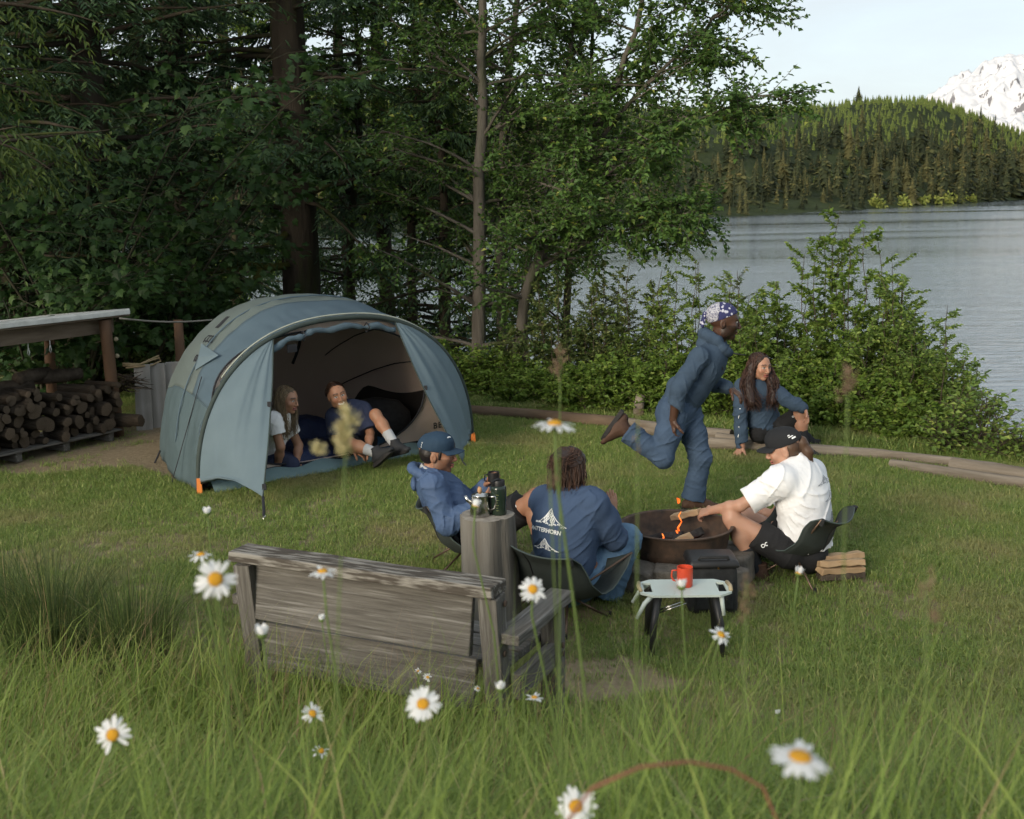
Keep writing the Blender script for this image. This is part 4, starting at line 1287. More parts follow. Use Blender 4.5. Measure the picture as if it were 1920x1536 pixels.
    # little vent hood on the left flank
    c0 = S(.62, .55, 1.01); c1 = S(.80, .30, 1.01); c2 = S(.80, .75, 1.01); tipv = (c0 + c1 + c2) / 3 + (c0.normalized()) * .06 - Vector((0, 0, .04))
    mobj('vent_hood', [tuple(x) for x in (c1, c2, tipv, c0)], [np.array([[0, 1, 2], [0, 2, 3], [1, 3, 2]])], M_fly_panel, root)
    # rolled-up door under the arch
    b = MB()
    pts = []; rad = []
    for i in range(41):
        th = thL - .06 + (thR + .06 - thL) * i / 40
        q = S(th, 0) * .965 + n * 0.03; q.z -= .035 + 0.012 * math.sin(i * .7)
        pts.append(q); rad.append(0.027 + .003 * math.sin(i * 1.9) + .005 * math.sin(i * .63) - (.012 if i in (12, 13, 29, 30) else 0))
    b.tube(pts, rad, 12); rd = b.build('rolled_door', M_fly_blue, root, smooth=True)
    for i in (12, 30):
        b = MB(); b.tube([pts[i] + Vector((0, 0, .045)), pts[i] + n * .047, pts[i] - Vector((0, 0, .047)), pts[i] - n * .047, pts[i] + Vector((0, 0, .045))], .006, 5); b.build('tie_loop', M_dark_strap, rd)
    q = pts[8]; b = MB(); b.box(q - Vector((0, 0, .09)), (.10, .02, .07), Matrix.Rotation(R(45), 3, 'Z')); b.build('pocket', M_dark_strap, root, bevel=.004)
    b = MB(); b.tube([pts[0], pts[0] - a * .05 - Vector((0, 0, .02))], .007, 5); b.build('pull_tab', mat('red_tab', (.5, .06, .04), rough=.7), root)
    # inner tent: dome seen from inside
    Gi = [[S(th, t, .955) for th in ths] for t in np.linspace(.1, 2.5, 30)]
    Fi = []; Fm = []
    for j in range(29):
        for i in range(nth):
            q = (j * (nth + 1) + i, j * (nth + 1) + i + 1, (j + 1) * (nth + 1) + i + 1, (j + 1) * (nth + 1) + i)
            z = Gi[j][i].z; th = ths[i]
            edge = .62 + .10 * math.sin(th * 5) if th > math.pi * .5 else .0
            Fi.append(q)
    Vi = [tuple(p) for row in Gi for p in row]
    # dark netting low on the right and the back
    Vn = []; Fn = []; nr_ = 12; tl = np.linspace(.25, 1.75, 22)
    for jj, t in enumerate(tl):
        h_ = float(np.interp(t, T, Ht)) * .945; zt = min((.50 + .06 * math.sin(t * 4.2 + 1.0)) * (1 - smooth01(1.2, 1.75, t) * .9), h_ * .985)
        th0 = math.pi - math.asin(min(1, (zt / h_) ** (1 / .86)))
        for k in range(nr_ + 1): Vn.append(tuple(S(th0 + (math.pi - th0) * k / nr_, t, .945)))
        if jj:
            for k in range(nr_): q = (jj - 1) * (nr_ + 1) + k; Fn.append((q, q + 1, q + nr_ + 2, q + nr_ + 1))
    mobj('netting_panel', Vn, np.array(Fn), M_inner_mesh, root, smooth=True)
    for nm, F, m_ in (('inner_wall', Fi, M_inner),):
        used = sorted({i for f in F for i in f}); mp = {o: q for q, o in enumerate(used)}
        mobj(nm, [Vi[i] for i in used], np.array([[mp[i] for i in f] for f in F]), m_, root, smooth=True)
    # inner front wall with its big rounded doorway
    k = 72; V = []; F = []
    cz, cx, rx_, rz_ = .68, -.16, 1.13, .60
    for i in range(k + 1):
        ph = math.pi * 2 * i / k
        c, s = math.cos(ph), math.sin(ph)
        inn = Vector((cx + rx_ * math.copysign(abs(c) ** .8, c), 0, cz + rz_ * math.copysign(abs(s) ** .8, s)))
        # outer: the arch above, the ground line below
        th = ph if s >= 0 else (0 if c > 0 else math.pi)
        op = S(math.pi - th, .06, .965)
        ox = op.dot(a); oz = op.z
        if s < 0:
            ox = W0 * .95 * c; oz = 0.10
        V += [tuple(a * inn.x - n * .06 + Vector((0, 0, inn.z))), tuple(a * ox - n * .06 + Vector((0, 0, oz)))]
        if i < k: F.append((2 * i, 2 * i + 1, 2 * i + 3, 2 * i + 2))
    iw = mobj('inner_front', V, np.array(F), M_inner, root, smooth=False)
    b = MB(); b.tube([Vector(V[2 * i]) + n * .004 for i in range(k + 1)], .009, 6, cap=False); b.build('door_zip', M_dark_strap, iw, smooth=True)
    # inside poles
    for th0, th1, t0, t1 in ((1.0, 2.3, .25, 1.9), (2.25, 1.1, .25, 2.0)):
        b = MB(); b.tube([S(th0 + (th1 - th0) * i / 20, t0 + (t1 - t0) * i / 20, .945) for i in range(21)], .016, 6); b.build('tent_pole', M_dark_strap, root, smooth=True)
    for th in (2.2, 2.55):
        b = MB(); b.tube([S(th + .25 * i / 12, .2 + 1.4 * i / 12, .944) for i in range(13)], .006, 5); b.build('wall_seam', M_dark_strap, root, smooth=True)
    # floor tub
    V = []; F = []
    N = 40
    for i in range(N + 1):
        x = -W0 * .93 + 2 * W0 * .93 * i / N
        sg = .02 * math.sin(i * .9)
        V += [tuple(a * x + n * (.10 + .02 * math.sin(i * .5)) + Vector((0, 0, .004))), tuple(a * x + n * .03 + Vector((0, 0, .10 + sg))), tuple(a * x - n * .05 + Vector((0, 0, .035)))]
        if i < N:
            q = 3 * i; F += [(q, q + 3, q + 4, q + 1), (q + 1, q + 4, q + 5, q + 2)]
    mobj('floor_sill', V, np.array(F), M_floor_cloth, root, smooth=True)
    V = []; F = []
    for j, t in enumerate(np.linspace(.04, 2.35, 8)):
        w = float(np.interp(t, T, Wt)) * .94
        V += [tuple(a * -w - n * t + Vector((0, 0, .03))), tuple(a * w - n * t + Vector((0, 0, .03)))]
        if j: F.append((2 * j - 2, 2 * j - 1, 2 * j + 1, 2 * j))
    mobj('tent_floor', V, np.array(F), M_inner_mesh, root)
    # printed marks
    sk = Skin([iw])
    tx = P(823, 801, z=.3); 
    pl0 = O - n * .06
    def on_front(px, py):
        d = _f + _r * ((px - 960) / FPX) + _u * ((768 - py) / FPX); c0 = Vector((0, 0, CAMZ))
        t = (pl0 - c0).dot(n) / d.dot(n); return c0 + d * t
    p1 = on_front(812, 804)
    me = text_mesh('BEA', .085, 'LEFT', .001, 1.25)
    Vt = [tuple(p1 - O + a * v.co.x * 1.05 + Vector((0, 0, v.co.y)) + n * .004) for v in me.vertices]
    o = bpy.data.meshes.new('lettering'); o.from_pydata(Vt, [], [tuple(p.vertices) for p in me.polygons]); o.materials.append(M_print_black)
    link(bpy.data.objects.new('lettering', o), iw)
    # small dark marks on the fly
    fly_sk = Skin([c for c in root.children if c.name.startswith(('roof_panel', 'front_panel', 'side_panel'))])
    for k, (th, t, w, h) in enumerate(((1.02, .78, .05, .16), (.86, .72, .15, .09), (.70, .70, .09, .07))):
        c = S(th, t); nn = Vector(c.normalized()); tv = -n; uv = nn.cross(tv).normalized()
        lines = []
        for q in range(4):
            x = -w / 2 + w * q / 3
            lines.append([(x, -h / 2), (x + w * .1, -h * .1), (x - w * .06, h / 2)])
        lines.append([(-w / 2, -h * .4), (w / 2, -h * .4)]); lines.append([(-w / 2, h * .3), (w / 2, h * .3)])
        flat_part('printed_mark', cast_lines(fly_sk, c + O, tv, uv, nn, lines, .008), M_print_black, fly)
    return root, O, a, n, S
TENT, T_O, T_a, T_n, T_S = build_tent()

def build_tent_contents():
    # sleeping bags and pads on the tent floor
    def quilt(name, label, c, lx, ly, hz, mat_, rotz, seed, cat='sleeping bag', bumps=9):
        r_ = random.Random(seed)
        nx, ny = 36, 20; V = []; F = []
        for i in range(nx + 1):
            for j in range(ny + 1):
                x = -1 + 2 * i / nx; y = -1 + 2 * j / ny
                e = max(0, 1 - abs(x) ** 6) ** .4 * max(0, 1 - abs(y) ** 4) ** .4
                z = hz * e * (.8 + .2 * abs(math.sin(x * bumps))) + .03 * e * (float(fbm(np.array(x * 3.), np.array(y * 3.), 3, seed)) - .4)
                V.append((x * lx / 2, y * ly / 2, z))
        for i in range(nx):
            for j in range(ny):
                q = i * (ny + 1) + j; F.append((q, q + ny + 1, q + ny + 2, q + 1))
        F2 = [tuple(reversed([i * (ny + 1) for i in range(nx + 1)]))]
        o = mobj(name, V, np.array(F), mat_, None, smooth=True)
        o.location = c; o.rotation_euler = (0, 0, rotz)
        return tag(o, label, cat, 'bedding in the tent')
    ang = math.atan2(T_a.y, T_a.x)
    quilt('sleeping_bag', 'navy sleeping bag laid along the tent doorway under the blonde person', T_O + T_a * -.45 - T_n * .42 + Vector((0, 0, .04)), 1.45, .62, .15, M_bag_blue, ang, 1)
    quilt('sleeping_bag', 'dark navy sleeping bag heaped at the back of the tent', T_O + T_a * -.25 - T_n * 1.15 + Vector((0, 0, .04)), 1.5, .6, .28, M_bag_blue, ang, 2)
    quilt('sleeping_pad', 'bright blue sleeping pad under the smiling person', T_O + T_a * .40 - T_n * .36 + Vector((0, 0, .04)), .75, .55, .07, M_bag_teal, ang, 3, 'sleeping pad')
    b = MB(); b.lathe([(0.02, 0), (.22, .02), (.27, .12), (.26, .3), (.18, .42), (.05, .46)], 20)
    o = b.build('duffel_bag', M_black_fabric, None, smooth=True); o.location = T_O + T_a * .85 - T_n * .72 + Vector((0, 0, .035)); o.scale = (1.3, .9, .9)
    tag(o, 'black soft bag slumped by the netting inside the tent', 'bag')
build_tent_contents()

# ------------------------------------------------------------------ wooden bench
def plank(root, name, p0, p1, w, h, up=Vector((0, 0, 1)), m=None, bev=.006, seg=6, jit=.0025, parent=None):
    """a sawn board from p0 to p1 (centre line), w across, h thick; the mesh keeps its own axes so the grain runs along it"""
    p0 = Vector(p0); p1 = Vector(p1)
    L = (p1 - p0).length
    x = (p1 - p0).normalized(); y = Vector(up).cross(x).normalized(); z = x.cross(y)
    bm = bmesh.new()
    rows = []
    r_ = random.Random(hash((round(p0.x, 3), round(p0.y, 3), round(p1.z, 3), name)) & 0xffff)
    for i in range(seg + 1):
        ring = []
        for sy, sz in ((-1, -1), (1, -1), (1, 1), (-1, 1)):
            ring.append(bm.verts.new((L * i / seg + (r_.uniform(-.006, .006) if i in (0, seg) else 0), sy * w / 2 + r_.uniform(-jit, jit), sz * h / 2 + r_.uniform(-jit, jit))))
        rows.append(ring)
    for i in range(seg):
        for k in range(4):
            bm.faces.new((rows[i][k], rows[i][(k + 1) % 4], rows[i + 1][(k + 1) % 4], rows[i + 1][k]))
    bm.faces.new(rows[0][::-1]); bm.faces.new(rows[-1])
    bmesh.ops.recalc_face_normals(bm, faces=bm.faces)
    if bev:
        es = [e for e in bm.edges if len(e.link_faces) == 2 and e.calc_face_angle(0) > .7]
        bmesh.ops.bevel(bm, geom=es, offset=bev, segments=2, affect='EDGES', profile=.5)
    me = bpy.data.meshes.new(name); bm.to_mesh(me); bm.free()
    me.materials.append(m or M_grey_wood)
    o = link(bpy.data.objects.new(name, me), parent or root)
    o.matrix_local = Matrix(((x.x, y.x, z.x, p0.x), (x.y, y.y, z.y, p0.y), (x.z, y.z, z.z, p0.z), (0, 0, 0, 1)))
    return o

def build_bench():
    L = P(446, 1040, z=.835); Rr = P(922, 1108, z=.82)
    O = (L + Rr) / 2; O.z = 0
    L -= O; Rr -= O
    b = (Rr - L); b.z = 0; b.normalize(); f = Vector((-b.y, b.x, 0))
    root = empty('wooden_bench', O, 'weathered grey wooden bench seen from behind in the tall grass', 'bench')
    Z = Vector((0, 0, 1))
    Lh = L.copy(); Lh.z = 0; Rh = Rr.copy(); Rh.z = 0
    plank(root, 'top_rail', L - b * .02 + f * .03, Rr + b * .02 + f * .03, .15, .05, m=M_rail_wood)
    rec = 0.12   # backrest leans towards the camera
    def bk(z): return f * (.03 + rec * (0.8 - z))
    plank(root, 'back_board', Lh + b * .05 + bk(.64) + Z * .655, Rh - b * .12 + bk(.64) + Z * .635, .27, .035, up=Z.cross(b) * -1 + Z * .12)
    plank(root, 'back_board', Lh + b * .05 + bk(.37) + Z * .375, Rh - b * .12 + bk(.37) + Z * .355, .225, .035, up=Z.cross(b) * -1 + Z * .12)
    # rear posts
    for q, s in ((Lh + b * .02, 1), (Rh - b * .02, -1)):
        plank(root, 'post', q + bk(.0) * 1.0 + Z * -.06, q + bk(.79) + Z * .79, .09, .09, up=b)
    # arms, front legs, side rails
    for q, s in ((Lh - b * .01, 1), (Rh + b * .05, -1)):
        plank(root, 'armrest', q + f * .03 + Z * .60, q + f * .66 + Z * .60, .12, .048)
        plank(root, 'leg', q + f * .54 - Z * .06, q + f * .54 + Z * .575, .09, .09, up=b)
        plank(root, 'side_rail', q + f * .10 + Z * .36 + b * .01, q + f * .60 + Z * .36 + b * .01, .04, .12)
    for k in range(3):
        plank(root, 'seat_slat', Lh + f * (.20 + .15 * k) + Z * .43, Rh + f * (.20 + .15 * k) + Z * .43, .135, .04)
    # bolt heads
    for q in (Rh + b * .10 + f * .54 + Z * .36, Rh + b * .03 + f * .05 + Z * .53, Rh + b * .03 + f * .06 + Z * .75, Rh + b * .10 + f * .54 + Z * .40, Rh + b * .03 + f * .10 + Z * .36):
        m = MB(); m.lathe([(.012, 0), (.016, .004), (.012, .008)], 10, Matrix.Rotation(R(90), 3, f) @ Matrix.Rotation(0, 3, 'Z'), q)
        m.build('bolt', M_rust_steel, root)
    return root
build_bench()

# ------------------------------------------------------------------ stump table with kettle, bottle
def build_stump():
    c = P(919, 962, Y=6.55); c.z = 0
    H = P(919, 965, Y=6.55).z
    r_ = random.Random(5)
    n = 48; rows = 16; V = []; F = []
    crack = [(1.3, .05), (2.9, .035), (4.55, .06), (5.35, .03), (3.8, .03)]
    for j in range(rows + 1):
        t = j / rows
        for i in range(n):
            a = 2 * math.pi * i / n
            rr = .152 * (1.14 - .14 * t) * (1 + .035 * math.sin(3 * a + 1) + .02 * math.sin(7 * a)) + (.006 * (float(noise2(np.array(a * 6.), np.array(t * 2.), 3)) - .5))
            for ca, w in crack:
                d = abs((a - ca + math.pi + .1 * math.sin(t * 4 + ca)) % (2 * math.pi) - math.pi)
                rr -= max(0, .022 * (1 - d / (w * 2.2)))
            V.append((rr * math.cos(a) - .02 * t, rr * math.sin(a), -.06 + (H + .06) * t))
    for j in range(rows):
        for i in range(n):
            F.append((j * n + i, j * n + (i + 1) % n, (j + 1) * n + (i + 1) % n, (j + 1) * n + i))
    root = empty('stump', c, 'upright split log post used as a side table beside the bench', 'stump')
    mobj('post', V, np.array(F), M_stump_wood, root, smooth=True)
    b = MB(); top = [Vector(v) for v in V[rows * n:]]
    b.add([v * 1.0 + Vector((0, 0, 0)) for v in top] + [Vector((v.x * .5 - .01, v.y * .5, v.z + .006)) for v in top] + [Vector((-.02, 0, H + .006))],
          [(i, (i + 1) % n, n + (i + 1) % n, n + i) for i in range(n)] + [(n + i, n + (i + 1) % n, 2 * n) for i in range(n)])
    b.build('cut_top', mat('post_top', (.30, .275, .235), (.16, .14, .12), scale=22, rough=.95, bump=.6, bdist=.008), root, smooth=True)
    top_z = H + .006
    # kettle
    k = empty('kettle', (c.x - .055, c.y - .035, top_z), 'small steel percolator kettle with wooden knob on the stump', 'kettle')
    m = MB(); m.lathe([(.058, 0), (.060, .006), (.052, .07), (.047, .11), (.048, .114)], 28, close=True); m.lathe([(.0, 0.0), (.058, 0.0)], 28, close=True); m.build('body', M_steel, k, smooth=True)
    m = MB(); m.lathe([(.049, .114), (.046, .122), (.022, .132), (.008, .135)], 28); lid = m.build('lid', M_steel, k, smooth=True)
    m = MB(); m.lathe([(.010, .134), (.012, .142), (.011, .160), (.004, .163)], 14); m.build('knob', mat('knob_wood', (.46, .26, .12), rough=.6), lid, smooth=True)
    m = MB(); m.tube([(-.045, 0, .07), (-.07, 0, .09), (-.082, 0, .115)], [.014, .010, .008], 10); m.build('spout', M_steel, k, smooth=True)
    m = MB(); m.tube([(.05, -.01, .108), (.085, -.015, .112), (.092, -.015, .08), (.082, -.015, .045), (.056, -.01, .03)], .006, 8); m.build('handle', M_steel, k, smooth=True)
    # bottle
    w = empty('water_bottle', (c.x + .05, c.y - .01, top_z), 'dark green water bottle with measuring marks on the stump', 'bottle')
    m = MB(); m.lathe([(.042, 0), (.045, .006), (.045, .150), (.042, .160), (.034, .168)], 28); m.build('body', M_bottle, w, smooth=True, auto=50)
    m = MB(); m.lathe([(.036, .166), (.036, .19), (.034, .196), (.0, .197)], 24); m.build('cap', M_black_plastic, w, smooth=True, auto=50)
    m = MB(); m.tube([(-.03, -.034, .168), (-.036, -.04, .195), (.0, -.01, .205), (.034, .0, .19)], .006, 6); m.build('strap', M_black_plastic, w)
    for i in range(7):
        m = MB(); a0 = -1.9
        for q in range(3):
            pass
        pts = [(.0457 * math.cos(a0 + .11 * s), .0457 * math.sin(a0 + .11 * s), .03 + .015 * i) for s in range(3 if i % 2 else 4)]
        m.tube(pts, .0012, 4); m.build('scale_mark', M_amber, w)
    # mug behind them
    m_ = empty('mug', (c.x + .005, c.y + .085, top_z), 'dark mug half hidden between the kettle and the bottle', 'mug')
    m = MB(); m.lathe([(.036, 0), (.038, .004), (.038, .09), (.035, .09), (.035, .01), (.0, .01)], 24, close=True); m.build('cup', M_black_plastic, m_, smooth=True, auto=40)
    m = MB(); m.tube([(-.036, 0, .075), (-.06, 0, .07), (-.062, 0, .035), (-.037, 0, .02)], .005, 8); m.build('handle', M_black_plastic, m_, smooth=True)
build_stump()

# ------------------------------------------------------------------ low camp chairs
def camp_chair(label, loc, face, back_h=.50, seat_h=.26, half=.27, lean=.30, seed=1, roll=0.0):
    """face: direction the sitter looks; loc: ground point under the hub"""
    root = empty('camp_chair', loc, label, 'chair', 'low folding camp chairs')
    fx = Vector((face[0], face[1], 0)).normalized(); rx = Vector((fx.y, -fx.x, 0)); Z = Vector((0, 0, 1))
    def pt(r_, f_, z_): return rx * r_ + fx * f_ + Z * z_
    nu, nv = 14, 20
    V = []; F = []
    prof = [(.30, seat_h + .07), (.24, seat_h - .0), (.10, seat_h - .09), (-.06, seat_h - .10), (-.16, seat_h - .02), (-.20, seat_h + .10), (-.24, (seat_h + back_h) / 2 + .06), (-.28 - lean * .1, back_h)]
    from bisect import bisect
    for j in range(nv + 1):
        s = j / nv * (len(prof) - 1); i0 = min(len(prof) - 2, int(s)); t = s - i0
        f_ = prof[i0][0] * (1 - t) + prof[i0 + 1][0] * t; z_ = prof[i0][1] * (1 - t) + prof[i0 + 1][1] * t
        top = max(0, (j / nv - .55) / .45)
        for i in range(nu + 1):
            u = -1 + 2 * i / nu
            wdt = half * (1.0 - .10 * top + .03 * math.sin(3 * j / nv))
            z2 = z_ + (.085 - .05 * top) * u * u - .03 - roll * u * top
            f2 = f_ + (.06 * u * u * (1 if j / nv > .35 else .3))
            z2 += (-.02 * (1 - u * u)) * top
            V.append(tuple(pt(u * wdt, f2, z2)))
    for j in range(nv):
        for i in range(nu):
            q = j * (nu + 1) + i; F.append((q, q + 1, q + nu + 2, q + nu + 1))
    o = mobj('sling', V, np.array(F), M_chair_fabric, root, smooth=True)
    sm = o.modifiers.new('thick', 'SOLIDIFY'); sm.thickness = .006
    b = MB(); b.tube([Vector(V[nv * (nu + 1) + i]) for i in range(nu + 1)], .005, 6); b.build('piping', M_chair_edge, o, smooth=True)
    for u in (0, nu):
        b = MB(); b.tube([Vector(V[j * (nu + 1) + u]) for j in range(nv + 1)], .004, 6); b.build('piping', M_chair_edge, o, smooth=True)
    b = MB(); b.tube([Vector(V[j * (nu + 1) + nu // 2]) * 1.0 - fx * .004 for j in range(8, nv + 1)], .004, 5); b.build('seam', M_black_fabric, o, smooth=True)
    # poles and hubs
    hz = .17
    for s in (-1, 1):
        hub = pt(s * .10, -.01, hz)
        b = MB(); b.tube([hub - rx * .02 * s - Z * .025, hub + rx * .02 * s + Z * .025], .020, 8); b.build('hub', M_black_plastic, root, smooth=True)
        for name, q in (('back_pole', Vector(V[nv * (nu + 1) + (0 if s < 0 else nu)])), ('front_pole', Vector(V[(0 if s < 0 else nu)])), ):
            b = MB(); b.tube([hub, q], .007, 7); b.build(name, M_pole_bronze, root, smooth=True)
        for q in (pt(s * .24, .22, 0), pt(s * .25, -.24, 0)):
            b = MB(); b.tube([hub, q + Z * -.005], .007, 7); lg = b.build('leg', M_pole_bronze, root, smooth=True)
            b = MB(); b.tube([q + Z * .035, q + Z * -.01], .010, 7); b.build('foot_cap', M_black_plastic, lg)
        q = Vector(V[nv * (nu + 1) + (0 if s < 0 else nu)]); b = MB(); b.tube([q - fx * .012, q + fx * .004 + Z * -.04], .014, 7); b.build('corner_pocket', M_black_fabric, root)
    b = MB(); b.tube([pt(-.10, -.01, hz), pt(.10, -.01, hz)], .009, 7); b.build('cross_bar', M_pole_bronze, root, smooth=True)
    return root

CH_TANK = Vector((.23, 6.66, 0)); F_TANK = Vector((.62, .78, 0))
CH_WHITE = Vector((1.84, 7.38, 0)); F_WHITE = Vector((-.73, .68, 0))
CH_RECL = Vector((-.33, 7.62, 0)); F_RECL = Vector((1.0, .10, 0))
camp_chair('dark green camp chair under the person in the navy mountain print top', CH_TANK, F_TANK, back_h=.54, half=.33, roll=.06)
camp_chair('dark green camp chair under the person in the white t-shirt', CH_WHITE, F_WHITE, back_h=.46, half=.23)
camp_chair('dark camp chair mostly hidden behind the stump under the capped recliner', CH_RECL, F_RECL, back_h=.50, half=.25)

# ------------------------------------------------------------------ fire pit
FIRE = P(1268, 984, z=.345); FIRE.z = 0
def build_fire():
    root = empty('fire_pit', (FIRE.x, FIRE.y, 0), 'round black steel fire bowl set on stones with burning wood', 'fire pit')
    m = MB(); m.lathe([(.20, .09), (.27, .12), (.325, .22), (.345, .335), (.352, .34)], 56, close=True); m.lathe([(.352, .34), (.366, .342), (.368, .350), (.350, .352), (.342, .345)], 56, close=True)
    m.lathe([(.342, .345), (.322, .24), (.26, .175), (.0, .16)], 56, close=True)
    m.build('bowl', M_rust_steel, root, smooth=True, auto=45)
    # ash bed
    V = [(0, 0, .20)]; F = []
    n = 30
    for k, rr in enumerate((.1, .2, .285)):
        for i in range(n):
            a = 2 * math.pi * i / n; V.append((rr * math.cos(a), rr * math.sin(a), .205 + random.uniform(-.015, .02) - .02 * (k == 2)))
    F3 = [(0, 1 + i, 1 + (i + 1) % n) for i in range(n)]; F4 = []
    for k in range(2):
        for i in range(n): F4.append((1 + k * n + i, 1 + (k + 1) * n + i, 1 + (k + 1) * n + (i + 1) % n, 1 + k * n + (i + 1) % n))
    mobj('ash_bed', V, [np.array(F3), np.array(F4)], M_ash, root, smooth=True)
    # stones
    r_ = random.Random(3)
    ns = 13
    for i in range(ns):
        a = 2 * math.pi * (i + .3) / ns
        lx, ly, lz = r_.uniform(.19, .235), r_.uniform(.15, .19), r_.uniform(.15, .20)
        bm = bmesh.new(); bmesh.ops.create_cube(bm, size=1)
        bmesh.ops.bevel(bm, geom=bm.edges[:], offset=.14, segments=3, affect='EDGES', profile=.6)
        bmesh.ops.subdivide_edges(bm, edges=bm.edges[:], cuts=1, use_grid_fill=True)
        for v in bm.verts:
            d = 1 + .10 * (float(noise2(np.array(v.co.x * 4 + i * 3.), np.array(v.co.y * 4 + v.co.z * 5.), 4)) - .5)
            v.co = Vector((v.co.x * lx * d, v.co.y * ly * d, v.co.z * lz * d))
        me = bpy.data.meshes.new('ring_stone'); bm.to_mesh(me); bm.free()
        me.polygons.foreach_set('use_smooth', np.ones(len(me.polygons), bool)); me.materials.append(M_stone)
        o = link(bpy.data.objects.new('ring_stone', me))
        o.location = (FIRE.x + .395 * math.cos(a), FIRE.y + .395 * math.sin(a), lz / 2 - .01); o.rotation_euler = (r_.uniform(-.1, .1), r_.uniform(-.1, .1), a + math.pi / 2 + r_.uniform(-.15, .15))
        nm = ('rightmost', 'upper right', 'far right', 'far', 'far left', 'upper left', 'left', 'lower left', 'front left', 'front', 'front right beside the cooler', 'lower right', 'right by the knee')[i]
        tag(o, 'rough grey brown stone under the fire bowl, %s of the ring' % nm, 'stone', 'stones of the fire ring')
    # burning wood
    def stick(label, p, q, w, h, m_, roll=0.0):
        o = plank(None, 'firewood', Vector(p), Vector(q), w, h, up=Vector((0, math.sin(roll), math.cos(roll))), m=m_, bev=.006, seg=5, jit=.006)
        tag(o, label, 'firewood', 'wood in the fire'); return o
    c = FIRE
    stick('pale split log burning across the front of the fire bowl', c + Vector((-.13, -.20, .235)), c + Vector((.08, -.06, .285)), .055, .05, M_firewood, .5)
    stick('flat pale log lying at the left of the fire bowl', c + Vector((-.24, -.14, .235)), c + Vector((-.02, -.20, .225)), .06, .045, M_firewood, .2)
    stick('charred ash grey log at the right of the fire', c + Vector((.03, -.10, .25)), c + Vector((.25, -.17, .245)), .05, .05, M_ash, .4)
    stick('charred black log under the flames', c + Vector((-.03, -.04, .235)), c + Vector((.18, .12, .26)), .055, .05, M_charcoal, .7)
    stick('dark burnt log at the back of the bowl', c + Vector((-.2, .08, .22)), c + Vector((.05, .02, .27)), .05, .05, M_charcoal, .7)
    # flames
    def flame(label, base, pts, r0, name='flame'):
        m = MB()
        P_ = [Vector(base) + Vector(p) for p in pts]
        k = len(P_)
        fine = []; rad = []
        for i in range(k - 1):
            for s in range(3):
                t = (i + s / 3) / (k - 1); fine.append(P_[i].lerp(P_[i + 1], s / 3)); rad.append(r0 * (1 - t) ** .7 * (.75 + .25 * math.sin(t * 9)) + .002)
        fine.append(P_[-1]); rad.append(.001)
        m.tube(fine, rad, 8)
        o = m.build(name, M_flame if name == 'flame' else M_ember, None, smooth=True)
        tag(o, label, name, 'flames in the bowl' if name == 'flame' else 'embers in the bowl')
        return o
    flame('thin orange flame tongue twisting up from the back of the fire', c + Vector((.03, .05, .26)), [(0, 0, 0), (-.012, 0, .05), (.012, 0, .09), (-.008, 0, .13), (.008, 0, .16)], .0055)
    # detached lick above it
    m = MB(); q = c + Vector((.022, .05, .485)); m.add([q + Vector(v) for v in ((-.014, 0, .026), (.008, .003, .016), (.009, 0, -.008), (-.006, .003, -.016), (0, .008, .006), (0, -.008, .005))], [(0, 4, 1), (1, 4, 2), (2, 4, 3), (3, 4, 0), (1, 5, 0), (2, 5, 1), (3, 5, 2), (0, 5, 3)])
    tag(m.build('flame', M_flame), 'detached orange flame lick hanging above the fire bowl', 'flame', 'flames in the bowl')
    flame('small bright flame at the right edge of the bowl', c + Vector((.20, -.17, .25)), [(0, 0, 0), (.012, 0, .025), (-.004, 0, .055)], .016)
    flame('low flame beside the front log', c + Vector((.06, -.19, .235)), [(0, 0, 0), (-.015, 0, .03), (-.005, 0, .06)], .016)
    flame('flame licking up the left side between the logs', c + Vector((-.09, -.02, .25)), [(0, 0, 0), (.008, 0, .02), (-.004, 0, .045)], .007)
    flame('low flame under the held wood', c + Vector((.0, .02, .25)), [(0, 0, 0), (.014, 0, .03), (.0, 0, .055)], .010)
    for k, (x, y, s, lb) in enumerate(((.0, -.12, .03, 'glowing ember patch under the front log'), (.14, -.04, .028, 'glowing ember patch below the charred log'), (-.12, -.08, .022, 'glowing ember patch at the left of the fire'), (.09, -.20, .02, 'glowing ember at the front of the bowl'))):
        bm = bmesh.new(); bmesh.ops.create_icosphere(bm, subdivisions=2, radius=s)
        for v in bm.verts: v.co *= 1 + random.uniform(-.25, .25); v.co.z *= .5
        me = bpy.data.meshes.new('ember'); bm.to_mesh(me); bm.free(); me.materials.append(M_ember)
        o = link(bpy.data.objects.new('ember', me)); o.location = c + Vector((x, y, .22)); tag(o, lb, 'ember', 'embers in the bowl')
build_fire()

